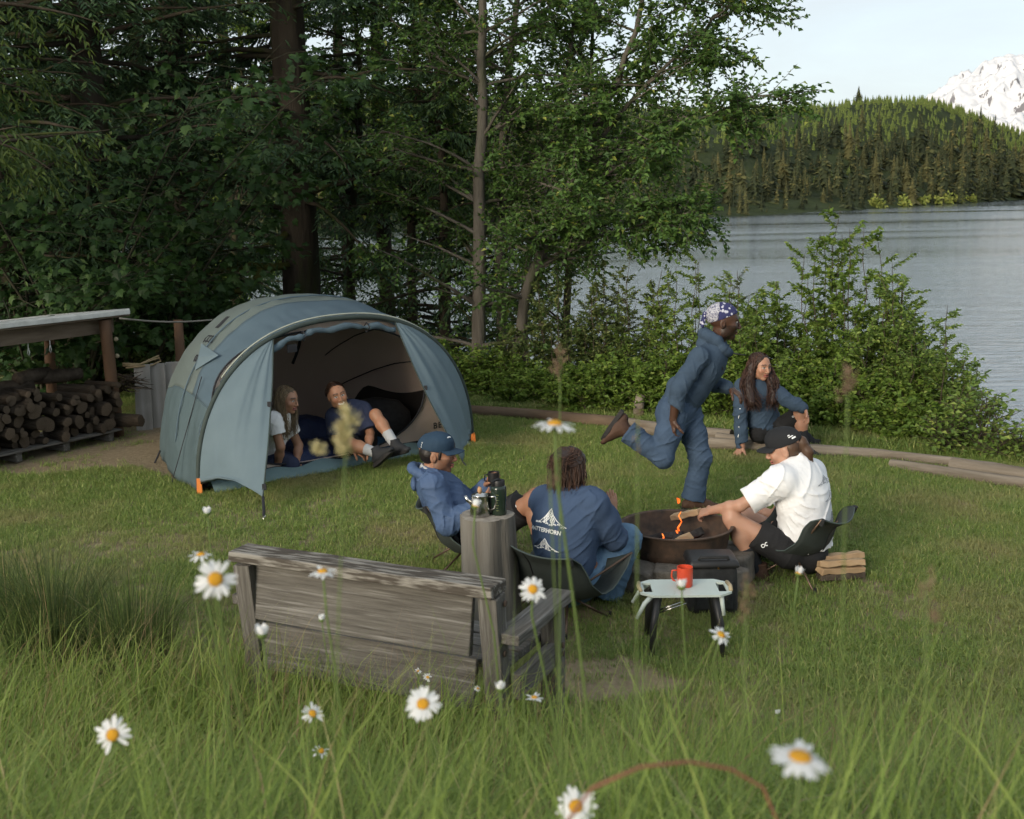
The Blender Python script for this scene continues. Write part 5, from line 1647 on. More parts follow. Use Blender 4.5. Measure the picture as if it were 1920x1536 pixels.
# ------------------------------------------------------------------ side table, mug, cooler, firewood bundle
def build_side_table():
    c = P(1283, 1101, z=.335); c.z = 0
    ax = Vector((1, -.02, 0)).normalized(); ay = Vector((.02, 1, 0)).normalized()
    root = empty('folding_table', c, 'low pale folding table with handle slots and bent legs', 'table')
    hx, hy, z = .245, .135, .335
    # top: outline with clipped corners and two slots
    def q(x, y, zz): return ax * x + ay * y + Vector((0, 0, zz))
    slot = .045
    xs = [-hx, -hx + .022, -hx + .022 + slot, hx - .022 - slot, hx - .022, hx]
    ys = [-hy, -.075, .075, hy]
    m = MB()
    for i in range(5):
        for j in range(3):
            if j == 1 and i in (1, 3): continue
            x0, x1, y0, y1 = xs[i], xs[i + 1], ys[j], ys[j + 1]
            if i in (0, 1, 3, 4) and j in (0, 2):
                # clipped corners
                cut = .045
            t = .006
            def yy(x, y):
                if abs(y) > .1 and abs(x) > hx - .06: return math.copysign(hy - .055 * (abs(x) - (hx - .06)) / .06, y)
                return y
            vs = [q(x0, yy(x0, y0), z), q(x1, yy(x1, y0), z), q(x1, yy(x1, y1), z), q(x0, yy(x0, y1), z)]
            vs2 = [v - Vector((0, 0, t * 2)) for v in vs]
            m.add(vs + vs2, [(0, 1, 2, 3), (7, 6, 5, 4), (0, 4, 5, 1), (1, 5, 6, 2), (2, 6, 7, 3), (3, 7, 4, 0)])
    m.build('table_top', M_table_top, root)
    for s in (-1, 1):
        m = MB(); m.tube([q(s * (hx - .004), -.07, z + .004), q(s * (hx + .004), 0, z + .006), q(s * (hx - .004), .07, z + .004)], .011, 8); m.build('handle', mat('handle_wood', (.45, .36, .22), rough=.6), root, smooth=True)
    # bent front and back legs: pale arms splaying out, dark feet
    for s in (-1, 1):
        for t in (-1, 1):
            m = MB(); m.tube([q(s * (hx - .06), t * .10, z - .014), q(s * (hx - .02), t * .115, z - .05), q(s * (hx + .025), t * .13, z - .13)] if s < 0 else [q(s * (hx - .06), t * .10, z - .014), q(s * (hx - .05), t * .12, z - .12)], [.014, .013, .010] if s < 0 else [.014, .012], 8)
            m.build('hinge_arm', M_table_top, root, smooth=True)
            m = MB(); m.tube([q(s * .15, t * .10, z - .014), q(s * .18, t * .13, .16), q(s * .19, t * .16, -.004)], [.022, .020, .013], 8); m.build('leg', M_black_plastic, root, smooth=True)
    m = MB(); m.tube([q(-.15, -.10, .24), q(-.02, -.10, .29)], .006, 6); m.tube([q(-.15, -.10, .225), q(.0, -.10, .28)], .006, 6); m.build('brace', M_steel, root, smooth=True)
    mg = empty('mug', c + q(.005, .02, z + .001), 'bright red enamel mug standing on the pale table', 'mug')
    m = MB(); m.lathe([(.040, 0), (.043, .004), (.043, .108), (.040, .108), (.040, .008), (.0, .008)], 32, close=True); m.lathe([(.0, 0.0), (.040, 0.0)], 32, close=True); m.build('cup', M_red_mug, mg, smooth=True, auto=40)
    m = MB(); m.tube([(-.041, .012, .085), (-.066, .02, .082), (-.070, .02, .05), (-.062, .018, .028), (-.041, .012, .022)], .005, 8); m.build('handle', M_red_mug, mg, smooth=True)
    # black cooler bag standing behind
    cb = P(1337, 1150, z=0.0); cb.y += .10
    k = empty('cooler_bag', (cb.x, cb.y, 0), 'black padded cooler bag standing behind the pale table', 'bag')
    m = MB(); m.box((0, 0, .145), (.30, .26, .29), taper=.93); m.build('body', M_black_fabric, k, smooth=True, bevel=.04, segs=4)
    m = MB(); m.box((0, 0, .305), (.31, .27, .05), taper=.9); m.build('lid', M_black_plastic, k, smooth=True, bevel=.02, segs=3)
    m = MB(); m.tube([(-.09, -.1, .32), (-.08, -.11, .345), (.08, -.11, .345), (.09, -.1, .32)], .010, 6); m.build('handle', M_black_fabric, k, smooth=True)
    m = MB(); m.box((0, -.135, .12), (.22, .03, .17)); m.build('front_pocket', M_black_fabric, k, smooth=True, bevel=.012)
    m = MB(); m.lathe([(.006, 0), (.006, .006)], 8, Matrix.Rotation(R(90), 3, 'X'), (.02, -.142, .29)); m.build('stud', mat('brass', (.6, .3, .12), rough=.3, metal=1.0), k)
    # bundle of split firewood lying beyond the white shirt's chair
    base = P(1590, 1092, z=0)
    r_ = random.Random(9)
    names = ('bottom', 'lower', 'middle', 'upper', 'top')
    for i in range(6):
        lay = i // 2; z = .03 + lay * .045
        dx = -.06 + .12 * (i % 2) + r_.uniform(-.02, .02)
        dv = Vector((.97, .2 + r_.uniform(-.12, .12), r_.uniform(-.03, .03))).normalized()
        p = base + Vector((dx * .3 - .02, dx + .1, z))
        o = plank(None, 'firewood', p - dv * .15, p + dv * .15, .085, .04, m=(M_firewood if i % 3 else M_bark), bev=.006, jit=.006, up=Vector((0, r_.uniform(-.3, .3), 1)))
        tag(o, 'split stick in the small firewood stack beside the white shirt chair', 'firewood', 'stacked firewood by the chair')
build_side_table()

# ------------------------------------------------------------------ border logs
def build_logs():
    def log(label, pts, r0, r1, m_, seed, branch=None, name='log'):
        r_ = random.Random(seed)
        P0 = [P(x, y, z=z) for x, y, z in pts]
        fine = []
        for i in range(len(P0) - 1):
            k = max(3, int((P0[i + 1] - P0[i]).length / .15))
            for s in range(k): fine.append(P0[i].lerp(P0[i + 1], s / k))
        fine.append(P0[-1])
        o0 = fine[0].copy(); o0.z = 0
        xdir = (fine[-1] - fine[0]); xdir.z = 0; xdir.normalize()
        ang = math.atan2(xdir.y, xdir.x)
        M = Matrix.Rotation(-ang, 3, 'Z')
        loc = [M @ (p - o0) for p in fine]
        root = empty(name, o0, label, 'log', 'logs edging the lawn', rot=(0, 0, ang))
        n = 14; V = []; F = []
        for i, p in enumerate(loc):
            t = i / (len(loc) - 1); rr = r0 + (r1 - r0) * t
            for k in range(n):
                a = 2 * math.pi * k / n
                q = rr * (1 + .16 * (float(noise2(np.array(t * 14. + seed), np.array(k * .8), seed)) - .5) + .05 * math.sin(2 * a + seed))
                V.append((p.x, p.y + q * math.cos(a), p.z + q * math.sin(a)))
        for i in range(len(loc) - 1):
            for k in range(n): F.append((i * n + k, (i + 1) * n + k, (i + 1) * n + (k + 1) % n, i * n + (k + 1) % n))
        mobj('trunk', V, np.array(F), m_, root, smooth=True)
        for e in (0, len(loc) - 1):
            c = len(V); Vc = V[e * n:(e + 1) * n] + [tuple(loc[e])]
            mobj('cut_end', Vc, np.array([(k, (k + 1) % n, n) if e else ((k + 1) % n, k, n) for k in range(n)]), M_cut_wood, root)
        if branch:
            b = MB(); b.tube([M @ (P(x, y, Y=Y) - o0) for x, y, Y in branch], [.075, .06, .05], 10); b.build('branch_stub', m_, root, smooth=True)
        return root
    log('long brown log at the back edge of the lawn right of the tent', [(855, 768, .05), (960, 775, .05), (1070, 784, .05), (1190, 797, .05)], .062, .075, M_brown_log, 1)
    log('pale log with an upright broken branch stub behind the raised shoe', [(1168, 796, .08), (1250, 808, .08), (1372, 818, .07)], .08, .07, M_log_wood, 2, [(1197, 792, 12.85), (1198, 765, 12.85), (1201, 740, 12.86)])
    log('thin pale log end just left of the seated long haired person', [(1345, 820, .07), (1400, 828, .07), (1470, 838, .06)], .05, .05, M_log_wood, 3)
    log('long pale peeled log running behind the white t-shirt person', [(1330, 832, .05), (1500, 843, .05), (1640, 852, .05), (1790, 868, .05)], .062, .05, M_log_wood, 4)
    log('cracked grey log at the right edge of the lawn', [(1785, 873, .07), (1860, 884, .07), (1950, 900, .07)], .07, .08, M_log_wood, 5)
    log('low grey log half sunk in the grass below the peeled log', [(1670, 872, .03), (1800, 893, .03), (1960, 916, .03)], .055, .065, M_log_wood, 6)
build_logs()

# ------------------------------------------------------------------ wood shed at the left
def build_shed():
    c = P(222, 817, z=0)               # foot of the near post
    s = Vector((-.53, -.85, 0)).normalized(); w = Vector((-.85, .53, 0)).normalized()
    Z = Vector((0, 0, 1))
    root = empty('wood_shed', c, 'open timber wood shed with a white edged flat roof', 'shed')
    def q(a, b, z): return s * a + w * b + Z * z
    topz = P(200, 598, Y=12.3).z
    def pole(name, p0, p1, r0, r1, m_, par=root):
        b = MB(); pts = [Vector(p0).lerp(Vector(p1), i / 6) + Vector((random.gauss(0, .004), random.gauss(0, .004), 0)) for i in range(7)]
        b.tube(pts, [r0 + (r1 - r0) * i / 6 for i in range(7)], 12); return b.build(name, m_, par, smooth=True)
    p1 = pole('post', q(0, 0, -.1), P(196, 600, Y=12.25) - c, .065, .06, M_post_wood)
    pole('post', q(.05, 1.0, -.1), q(0, 1.0, topz - .12), .06, .055, M_post_wood)
    pole('post', q(2.2, 0, -.1), q(2.2, 0, topz), .065, .06, M_post_wood)
    pole('post', q(2.2, 1.0, -.1), q(2.2, 1.0, topz - .12), .06, .055, M_post_wood)
    for z in (.88, 1.06):
        b = MB(); b.lathe([(.022, 0), (.024, .006), (.012, .010)], 12, Matrix.Rotation(R(90), 3, 'X'), q(-.0, -.075, z * .98) + Vector((.01, -.02, 0))); b.build('insulator', mat('cream_knob', (.5, .43, .3), rough=.5), p1, smooth=True)
    plank(root, 'beam', q(-.05, .02, topz - .085), q(2.6, .02, topz - .085), .05, .15, m=M_beam_wood)
    plank(root, 'beam', q(-.05, 1.0, topz - .18), q(2.6, 1.0, topz - .18), .05, .14, m=M_beam_wood)
    # roof boards and the white sheet on top
    for k in range(7):
        plank(root, 'roof_board', q(-.12, -.09 + .19 * k, topz + .02 - .017 * k), q(2.7, -.09 + .19 * k, topz + .02 - .017 * k), .18, .022, m=M_beam_wood)
    plank(root, 'roof_sheet', q(-.10, .45, topz + .028), q(2.68, .45, topz + .028), 1.30, .014, up=Z + w * .09, m=M_white_paint, bev=0)
    plank(root, 'edge_trim', q(-.10, -.20, topz + .058), q(2.68, -.20, topz + .058), .02, .05, m=M_white_paint)
    for k, a in enumerate((.75, 1.0)):
        b = MB(); p = q(a, .0, topz - .2); b.tube([p + Z * .1, p, p + Z * -.06 + s * .012, p + Z * -.085, p + Z * -.05 - s * .012, p], .005, 6); b.build('hanging_rope', M_white_paint, root, smooth=True)
    # pallet floor under the wood
    pal = empty('pallet', c, 'grey slatted pallet lifting the firewood off the ground', 'pallet')
    for k in range(5):
        plank(pal, 'slat', q(.12, -.16 + .13 * k, .105), q(2.6, -.16 + .13 * k, .105), .11, .022, m=M_grey_wood)
    for k in range(5):
        plank(pal, 'bearer', q(.25 + .55 * k, -.2, .05), q(.25 + .55 * k, .45, .05), .07, .09, m=M_grey_wood)
    # stacked round logs, one by one
    r_ = random.Random(21)
    meshes = []
    for k in range(6):
        n = 14; V = []; F4 = []; L = .40
        for i in range(5):
            for j in range(n):
                a = 2 * math.pi * j / n
                rr = 1 + .12 * math.sin(2 * a + k) + .07 * math.sin(5 * a + 2 * k) + r_.uniform(-.04, .04)
                V.append((rr * math.cos(a), (i / 4 - .5) * L, rr * math.sin(a)))
        for i in range(4):
            for j in range(n): F4.append((i * n + j, (i + 1) * n + j, (i + 1) * n + (j + 1) % n, i * n + (j + 1) % n))
        me = bpy.data.meshes.new('bark'); me.from_pydata(V, [], F4); me.polygons.foreach_set('use_smooth', np.ones(len(me.polygons), bool)); me.materials.append(M_bark)
        caps = []
        for e, i in ((0, 0), (1, 4)):
            vs = V[i * n:(i + 1) * n] + [(0, V[i * n][1] + (-.004 if e == 0 else .004), 0)]
            fs = [((j + 1) % n, j, n) if e else (j, (j + 1) % n, n) for j in range(n)]
            mc = bpy.data.meshes.new('cut_end'); mc.from_pydata(vs, [], [f[::-1] for f in fs]); mc.materials.append(M_cut_wood if k != 5 else M_orange_wood)
            caps.append(mc)
        meshes.append((me, caps))
    tops = {}
    aW = math.atan2(w.y, w.x) - math.pi / 2
    def put(a, z, rad, kind, lab, dep=0.0, tilt=0.0, yaw=0.0):
        me, caps = meshes[kind]
        t = empty('log', c + q(a, .02 + dep, z), lab, 'firewood', 'logs stacked in the shed', rot=(tilt, 0, aW + yaw))
        t.scale = (rad, 1, rad)
        t.rotation_euler = (0, 0, aW + yaw)
        o = link(bpy.data.objects.new('bark', me), t); o.rotation_euler = (0, tilt * 3, 0)
        for mc in caps:
            k = link(bpy.data.objects.new('cut_end', mc), t); k.rotation_euler = (0, tilt * 3, 0)
    # rows settle on each other: a coarse height field along the stack
    hf = [.118] * 280
    cnt = 0
    for tries in range(900):
        rad = r_.choice((r_.uniform(.028, .05), r_.uniform(.04, .08), r_.uniform(.04, .08)))
        i = r_.randint(int(rad * 100) + 6, 262)
        k = int(rad * 100)
        z0 = max(hf[max(0, i - k + 2):i + k - 1])
        lim = .66 - .10 * abs(i - 150) / 130 + .06 * math.sin(i * .07)
        if z0 + 2 * rad > lim: continue
        put(i / 100, z0 + rad, rad, r_.randint(0, 4), 'bark covered round log in the stack under the shed roof', r_.uniform(-.08, .10), r_.uniform(0, 2), r_.uniform(-.28, .28))
        for j in range(max(0, i - k), min(280, i + k + 1)):
            d = (j - i) / 100; hf[j] = max(hf[j], z0 + rad + math.sqrt(max(0, rad * rad - d * d)) * .92)
        cnt += 1
        if cnt > 130: break
    put(1.72, .60, .09, 5, 'log with a bright orange fresh cut end in the shed stack', -.12, .3, .3)
    put(.06, .20, .06, 2, 'small round log with a pale yellow end beside the shed post', -.22, .3, .2)
    # second stack behind, lying the other way on top
    for k in range(7):
        o = MB(); p = c + q(.35 + .3 * k, .45, .66 + .05 * math.sin(k * 2)); d = (s * r_.uniform(.6, 1) + w * r_.uniform(-.5, .5)).normalized()
        o.tube([p - d * .25, p, p + d * .25], [.06, .075, .065], 10); ob = o.build('log', M_bark, None, smooth=True)
        tag(ob, 'loose dark log lying on top of the shed stack', 'firewood', 'loose logs on top of the stack')
    # bundle of thin twigs sticking out past the post
    for k in range(26):
        p = P(205 + r_.uniform(0, 25), 700 + r_.uniform(-5, 45), Y=12.6 + r_.uniform(0, .3)); e = P(262 + r_.uniform(-25, 28), 712 + r_.uniform(-18, 32), Y=12.3 + r_.uniform(0, .4))
        o = MB(); o.tube([p, p.lerp(e, .5) + Vector((0, 0, r_.uniform(-.02, .04))), e], [.008, .006, .003], 5); ob = o.build('stick', M_bark, None, smooth=True)
        tag(ob, 'thin dry stick in the brushwood bundle beside the shed post', 'stick', 'brushwood bundle by the shed')
    # weathered boards standing behind
    xs = [(250, 281), (281, 309), (309, 336)]
    for k, (x0, x1) in enumerate(xs):
        Yb = 12.75 + .12 * k
        b0 = P((x0 + x1) / 2 + 6, 800 - 5 * k, Y=Yb); b0.z = -.02; b1 = P((x0 + x1) / 2, 683 - 2 * k, Y=Yb + .1)
        o = plank(None, 'board', b0, b1, (x1 - x0) / FPX * Yb * .98, .03, up=Vector((.12, -1, 0)), m=mat('bleached_board', (.36, .345, .325), (.24, .225, .205), scale=4, stretch=(.3, 4, 4), rough=.9, bump=.5, bdist=.008) if k == 0 else bpy.data.materials['bleached_board'])
        tag(o, ('bleached grey board standing nearest the shed post', 'middle bleached grey board behind the tent edge', 'bleached grey board nearest the tent')[k], 'board', 'standing boards by the tent')
    # bent pale rack on top of the boards
    rk = empty('bent_rack', P(265, 690, Y=12.9), 'pale bent cane frame resting on top of the boards', 'rack')
    o0 = P(265, 690, Y=12.9)
    for dz in (0, .025):
        m = MB(); m.tube([P(230, 686, Y=12.7) - o0 + Vector((0, 0, dz)), P(262, 683, Y=12.8) - o0, P(298, 671, Y=13.0) - o0 + Vector((0, 0, dz)), P(301, 677, Y=13.0) - o0, P(285, 685, Y=12.9) - o0, P(236, 690, Y=12.7) - o0 + Vector((0, 0, dz))], .010, 6); m.build('rail', mat('cane', (.36, .27, .15), rough=.7) if dz == 0 else bpy.data.materials['cane'], rk, smooth=True)
    # wire rack at the left edge
    wr = empty('wire_rack', c + q(2.2, -.32, 0), 'thin white wire panel leaning on the logs at the left edge', 'wire rack')
    for k in range(8):
        m = MB(); x = -.25 + .07 * k; m.tube([s * x + Z * 0.02, s * x + Z * .60 + w * .04], .004, 5); m.build('wire', M_white_paint, wr)
    for z in (.04, .32, .46, .60):
        m = MB(); m.tube([s * -.27 + Z * z + w * .04 * z / .6, s * .27 + Z * z + w * .04 * z / .6], .005, 5); m.build('wire', M_white_paint, wr)
    # rope from the roof corner to the trees behind the tent
    m = MB(); p0 = P(224, 597, Y=12.3); p1 = P(400, 600, Y=13.4)
    m.tube([p0.lerp(p1, i / 12) - Vector((0, 0, .03 * math.sin(math.pi * i / 12))) for i in range(13)], .010, 6)
    tag(m.build('rope', M_rope, None, smooth=True), 'grey rope stretched level from the shed roof to behind the tent', 'rope')
    m = MB(); pp = P(335, 640, Y=13.3); pb = pp.copy(); pb.z = -.1; pt_ = P(334, 600, Y=13.3)
    m.tube([pb, pt_], [.06, .05], 10); tag(m.build('post', M_post_wood, None, smooth=True), 'dark wooden post carrying the rope beside the tent', 'post')
build_shed()
# ------------------------------------------------------------------ volumes: smooth organic surfaces
import openvdb
def V3(v): return np.array((v[0], v[1], v[2]), np.float32)
class Vol:
    def __init__(s, lo, hi, vox):
        s.lo = V3(lo); s.vox = vox
        s.n = np.ceil((V3(hi) - s.lo) / vox).astype(int) + 1
        s.d = np.full(tuple(s.n), 0.06, np.float32)
    def sub(s, lo, hi, m):
        i0 = np.clip(np.floor((lo - m - s.lo) / s.vox).astype(int), 0, s.n - 1)
        i1 = np.clip(np.ceil((hi + m - s.lo) / s.vox).astype(int) + 1, 1, s.n)
        if np.any(i1 <= i0): return None, None
        g_ = [s.lo[k] + s.vox * np.arange(i0[k], i1[k], dtype=np.float32) for k in range(3)]
        return tuple(slice(i0[k], i1[k]) for k in range(3)), (g_[0][:, None, None], g_[1][None, :, None], g_[2][None, None, :])
    def comb(s, sl, d, k, op):
        a = s.d[sl]
        if op == 'sub':
            d = -d
            h = np.clip(k - np.abs(a - d), 0, None) / k if k > 0 else 0
            s.d[sl] = np.maximum(a, d) + h * h * k * .25
        else:
            h = np.clip(k - np.abs(a - d), 0, None) / k if k > 0 else 0
            s.d[sl] = np.minimum(a, d) - h * h * k * .25
    def cap(s, a, b, ra, rb=None, k=.02, op='add', side=None, fa=1.0, fb=None, cut0=False, cut1=False):
        """tapered capsule a->b; side + fa/fb flatten it: radius along side is r, across it r*f"""
        a = V3(a); b = V3(b); rb = ra if rb is None else rb; fb = fa if fb is None else fb
        rm = max(ra, rb) * max(1, fa, fb); m = rm + k + 4 * s.vox
        sl, g_ = s.sub(np.minimum(a, b), np.maximum(a, b), m)
        if sl is None: return s
        ba = b - a; L2 = float(ba @ ba) + 1e-12
        dx, dy, dz = g_[0] - a[0], g_[1] - a[1], g_[2] - a[2]
        tt = (dx * ba[0] + dy * ba[1] + dz * ba[2]) / L2
        t = np.clip(tt, 0, 1)
        ox, oy, oz = dx - t * ba[0], dy - t * ba[1], dz - t * ba[2]
        r_ = ra + (rb - ra) * t
        if side is None:
            d = np.sqrt(ox * ox + oy * oy + oz * oz) - r_
        else:
            u = ba / math.sqrt(L2); sd = V3(side); sd = sd - u * float(sd @ u); sd /= (np.linalg.norm(sd) + 1e-9)
            fr = np.cross(u, sd)
            cs = ox * sd[0] + oy * sd[1] + oz * sd[2]; cf = ox * fr[0] + oy * fr[1] + oz * fr[2]; cu = ox * u[0] + oy * u[1] + oz * u[2]
            f = fa + (fb - fa) * t
            q = np.sqrt(cs ** 2 + (cf / f) ** 2 + cu ** 2 / np.maximum(f, .6))
            d = (q - r_) * np.minimum(1, f)
        if cut0: d = np.maximum(d, -tt * math.sqrt(L2))
        if cut1: d = np.maximum(d, (tt - 1) * math.sqrt(L2))
        s.comb(sl, d.astype(np.float32), k, op); return s
    def ell(s, c, rad, fr=None, k=.01, op='add'):
        """ellipsoid; fr: 3x3 rows = local axes"""
        c = V3(c); rad = np.array(rad, np.float32)
        fr = np.eye(3, dtype=np.float32) if fr is None else np.array(fr, np.float32)
        m = float(rad.max()) + k + 4 * s.vox
        sl, g_ = s.sub(c, c, m)
        if sl is None: return s
        dx, dy, dz = g_[0] - c[0], g_[1] - c[1], g_[2] - c[2]
        q = [dx * fr[i][0] + dy * fr[i][1] + dz * fr[i][2] for i in range(3)]
        k0 = np.sqrt(sum((q[i] / rad[i]) ** 2 for i in range(3)))
        k1 = np.sqrt(sum((q[i] / rad[i] ** 2) ** 2 for i in range(3))) + 1e-9
        s.comb(sl, (k0 * (k0 - 1) / k1).astype(np.float32), k, op); return s
    def chain(s, pts, rads, k=.02, **kw):
        for i in range(len(pts) - 1): s.cap(pts[i], pts[i + 1], rads[i], rads[i + 1], k, **kw)
        return s
    def halfspace(s, c, n, keep_r=None):
        """cut away everything on the n side of the plane through c, within keep_r of c"""
        c = V3(c); n = V3(n) / np.linalg.norm(V3(n))
        R_ = keep_r or 5.0
        sl, g_ = s.sub(c, c, R_)
        d = (g_[0] - c[0]) * n[0] + (g_[1] - c[1]) * n[1] + (g_[2] - c[2]) * n[2]
        if keep_r:
            q = np.sqrt((g_[0] - c[0]) ** 2 + (g_[1] - c[1]) ** 2 + (g_[2] - c[2]) ** 2)
            s.d[sl] = np.where(q < R_, np.maximum(s.d[sl], d), s.d[sl])
        else: s.d[sl] = np.maximum(s.d[sl], d)
        return s
    def folds(s, amp, freq, seed, joints=(), jamp=.01, jr=.12, stretch=(1, 1, 1)):
        """cloth wrinkles near the surface"""
        ii = np.nonzero(np.abs(s.d) < .03)
        p = np.stack(ii, -1).astype(np.float32) * s.vox + s.lo
        r_ = np.random.default_rng(seed)
        q = p * np.array(stretch, np.float32)
        n = np.zeros(len(p), np.float32); cr = np.zeros(len(p), np.float32)
        for o in range(3):
            k1 = r_.normal(size=3).astype(np.float32); k1 *= freq * (1.5 ** o) / np.linalg.norm(k1)
            k2 = r_.normal(size=3).astype(np.float32) * freq * .5
            k3 = r_.normal(size=3).astype(np.float32); k3 *= freq * .6 / np.linalg.norm(k3)
            w = np.sin(q @ k2 + r_.uniform(0, 6))
            ph = q @ k1 + 1.6 * w
            n += np.sin(ph * .6) * (.6 ** o)
            cr += (1 - np.abs(np.sin(ph * .8 + .5))) ** 3 * np.clip(np.sin(q @ k3 + 1.3 * w), 0, 1)
        st = np.zeros(len(p), np.float32)
        for j in joints:
            j = V3(j); dv = p - j; d2 = np.sum(dv * dv, 1); w = np.exp(-d2 / (jr * jr))
            for o in range(2):
                k3 = r_.normal(size=3).astype(np.float32) * .7 + np.array([.2, .1, .9], np.float32); k3 /= np.linalg.norm(k3)
                k4 = r_.normal(size=3).astype(np.float32)
                ph = dv @ k3 * 48 + 1.5 * np.sin(dv @ k4 * 20) + np.sqrt(d2) * 12
                st += w * (1 - np.abs(np.sin(ph))) ** 2.5 * (.4 + .6 * np.sin(dv @ k4 * 14 + o) ** 2)
        s.d[ii] += amp * .30 * n - amp * .9 * cr - jamp * .9 * st
        return s
    def mesh(s, adapt=0.0):
        gr = openvdb.FloatGrid(0.06)
        gr.copyFromArray(s.d, tolerance=1e-5)
        pts, tris, quads = gr.convertToPolygons(isovalue=0.0, adaptivity=adapt)
        V = np.asarray(pts, np.float32) * s.vox + s.lo
        F = []
        if len(quads): F.append(np.asarray(quads, np.int32)[:, ::-1])
        if len(tris): F.append(np.asarray(tris, np.int32)[:, ::-1])
        return V, F

def vol_obj(vol, name, mat_, root, adapt=0.0, attrs=None, parent=None, colf=None, relax=1):
    V, F = vol.mesh(adapt)
    at = {}
    if colf is not None: at['col'] = colf(V)
    V = V - V3(world_of(parent or root).translation)
    me = np_mesh(name, V, F, True, at)
    me.materials.append(mat_)
    return link(bpy.data.objects.new(name, me), parent or root)

# ------------------------------------------------------------------ skin
def skin_mat():
    m, nt, b = new_mat('skin')
    at = nt.nodes.new('ShaderNodeAttribute'); at.attribute_name = 'col'
    tc = nt.nodes.new('ShaderNodeTexCoord').outputs['Object']
    col = _mix(nt, at.outputs['Color'], (0.9, 0.9, 0.9), _ramp(nt, _noise(nt, tc, 30, 4), [(.3, 0.0), (.7, .12)]), 'MULTIPLY')
    nt.links.new(col, b.inputs['Base Color'])
    b.inputs['Roughness'].default_value = .48
    b.inputs['Specular IOR Level'].default_value = .35
    b.inputs['Subsurface Weight'].default_value = .12
    b.inputs['Subsurface Radius'].default_value = (.012, .005, .003)
    b.inputs['Subsurface Scale'].default_value = .6
    return m
M_skin = skin_mat()
def hair_mat(name, c1, c2):
    m, nt, b = new_mat(name)
    at = nt.nodes.new('ShaderNodeAttribute'); at.attribute_name = 'rnd'
    nt.links.new(_ramp(nt, at.outputs['Fac'], [(0, c1), (1, c2)]), b.inputs['Base Color'])
    b.inputs['Roughness'].default_value = .5; b.inputs['Specular IOR Level'].default_value = .35
    return m
M_hair_black = hair_mat('hair_black', (.010, .007, .006), (.030, .020, .015))
M_hair_brown = hair_mat('hair_brown', (.025, .013, .009), (.095, .048, .030))
M_hair_auburn = hair_mat('hair_auburn', (.022, .011, .008), (.085, .040, .026))
M_hair_light = hair_mat('hair_light_brown', (.07, .038, .022), (.16, .092, .055))
M_hair_blonde = hair_mat('hair_blonde', (.09, .062, .035), (.34, .25, .15))

class Head:
    def __init__(s, c, f, u, sc=1.0):
        s.c = Vector(c); s.f = Vector(f).normalized(); u = Vector(u)
        s.u = (u - s.f * u.dot(s.f)).normalized(); s.r = s.f.cross(s.u)
        s.s = sc
        s.fr = [tuple(s.r), tuple(s.u), tuple(s.f)]
    def p(s, x, y, z): return s.c + (s.r * x + s.u * y + s.f * z) * s.s
    def loc(s, V):
        d = (np.asarray(V) - V3(s.c)) / s.s
        return d @ np.array(s.r), d @ np.array(s.u), d @ np.array(s.f)

def add_head(v, h, smile=0.0, mouth_open=0.0, soft=1.0):
    S = h.s
    def E(x, y, z, rx, ry, rz, k=.012, op='add'): v.ell(h.p(x, y, z), (rx * S, ry * S, rz * S), h.fr, k * S, op)
    E(0, .040, -.014, .075, .080, .095, .01)
    E(0, .010, .020, .068, .085, .072, .03)
    E(0, -.045, .030, .055, .062, .056, .03)
    E(0, -.096, .062, .024, .018, .020, .025)
    for sx in (-1, 1):
        E(sx * .046, -.066, .006, .018, .026, .026, .03)
        E(sx * .040, -.022, .062, .024, .022, .020, .025)
        v.ell(h.p(sx * .077, -.008, -.012), (.008 * S, .031 * S, .019 * S), h.fr, .006 * S)
        v.ell(h.p(sx * .085, -.006, -.008), (.004 * S, .018 * S, .009 * S), h.fr, .003 * S, 'sub')
    E(0, .026, .082, .052, .011, .013, .015)
    for sx in (-1, 1): E(sx * .031, .006, .101, .017, .012, .017, .012, 'sub')
    for sx in (-1, 1): E(sx * .031, .006, .077, .0135, .0105, .0125, .004)
    v.cap(h.p(0, .018, .090), h.p(0, -.030, .110), .0065 * S, .0105 * S, .010 * S)
    for sx in (-1, 1): E(sx * .011, -.035, .099, .0085, .0075, .010, .006)
    # mouth
    E(0, -.058, .092, .023 + .006 * smile, .0055, .010, .005)
    E(0, -.0715, .090, .020 + .005 * smile, .0065, .010, .005)
    E(0, -.065, .101, .022 + .008 * smile, .0022 + .006 * mouth_open + .003 * smile, .011, .003, 'sub')

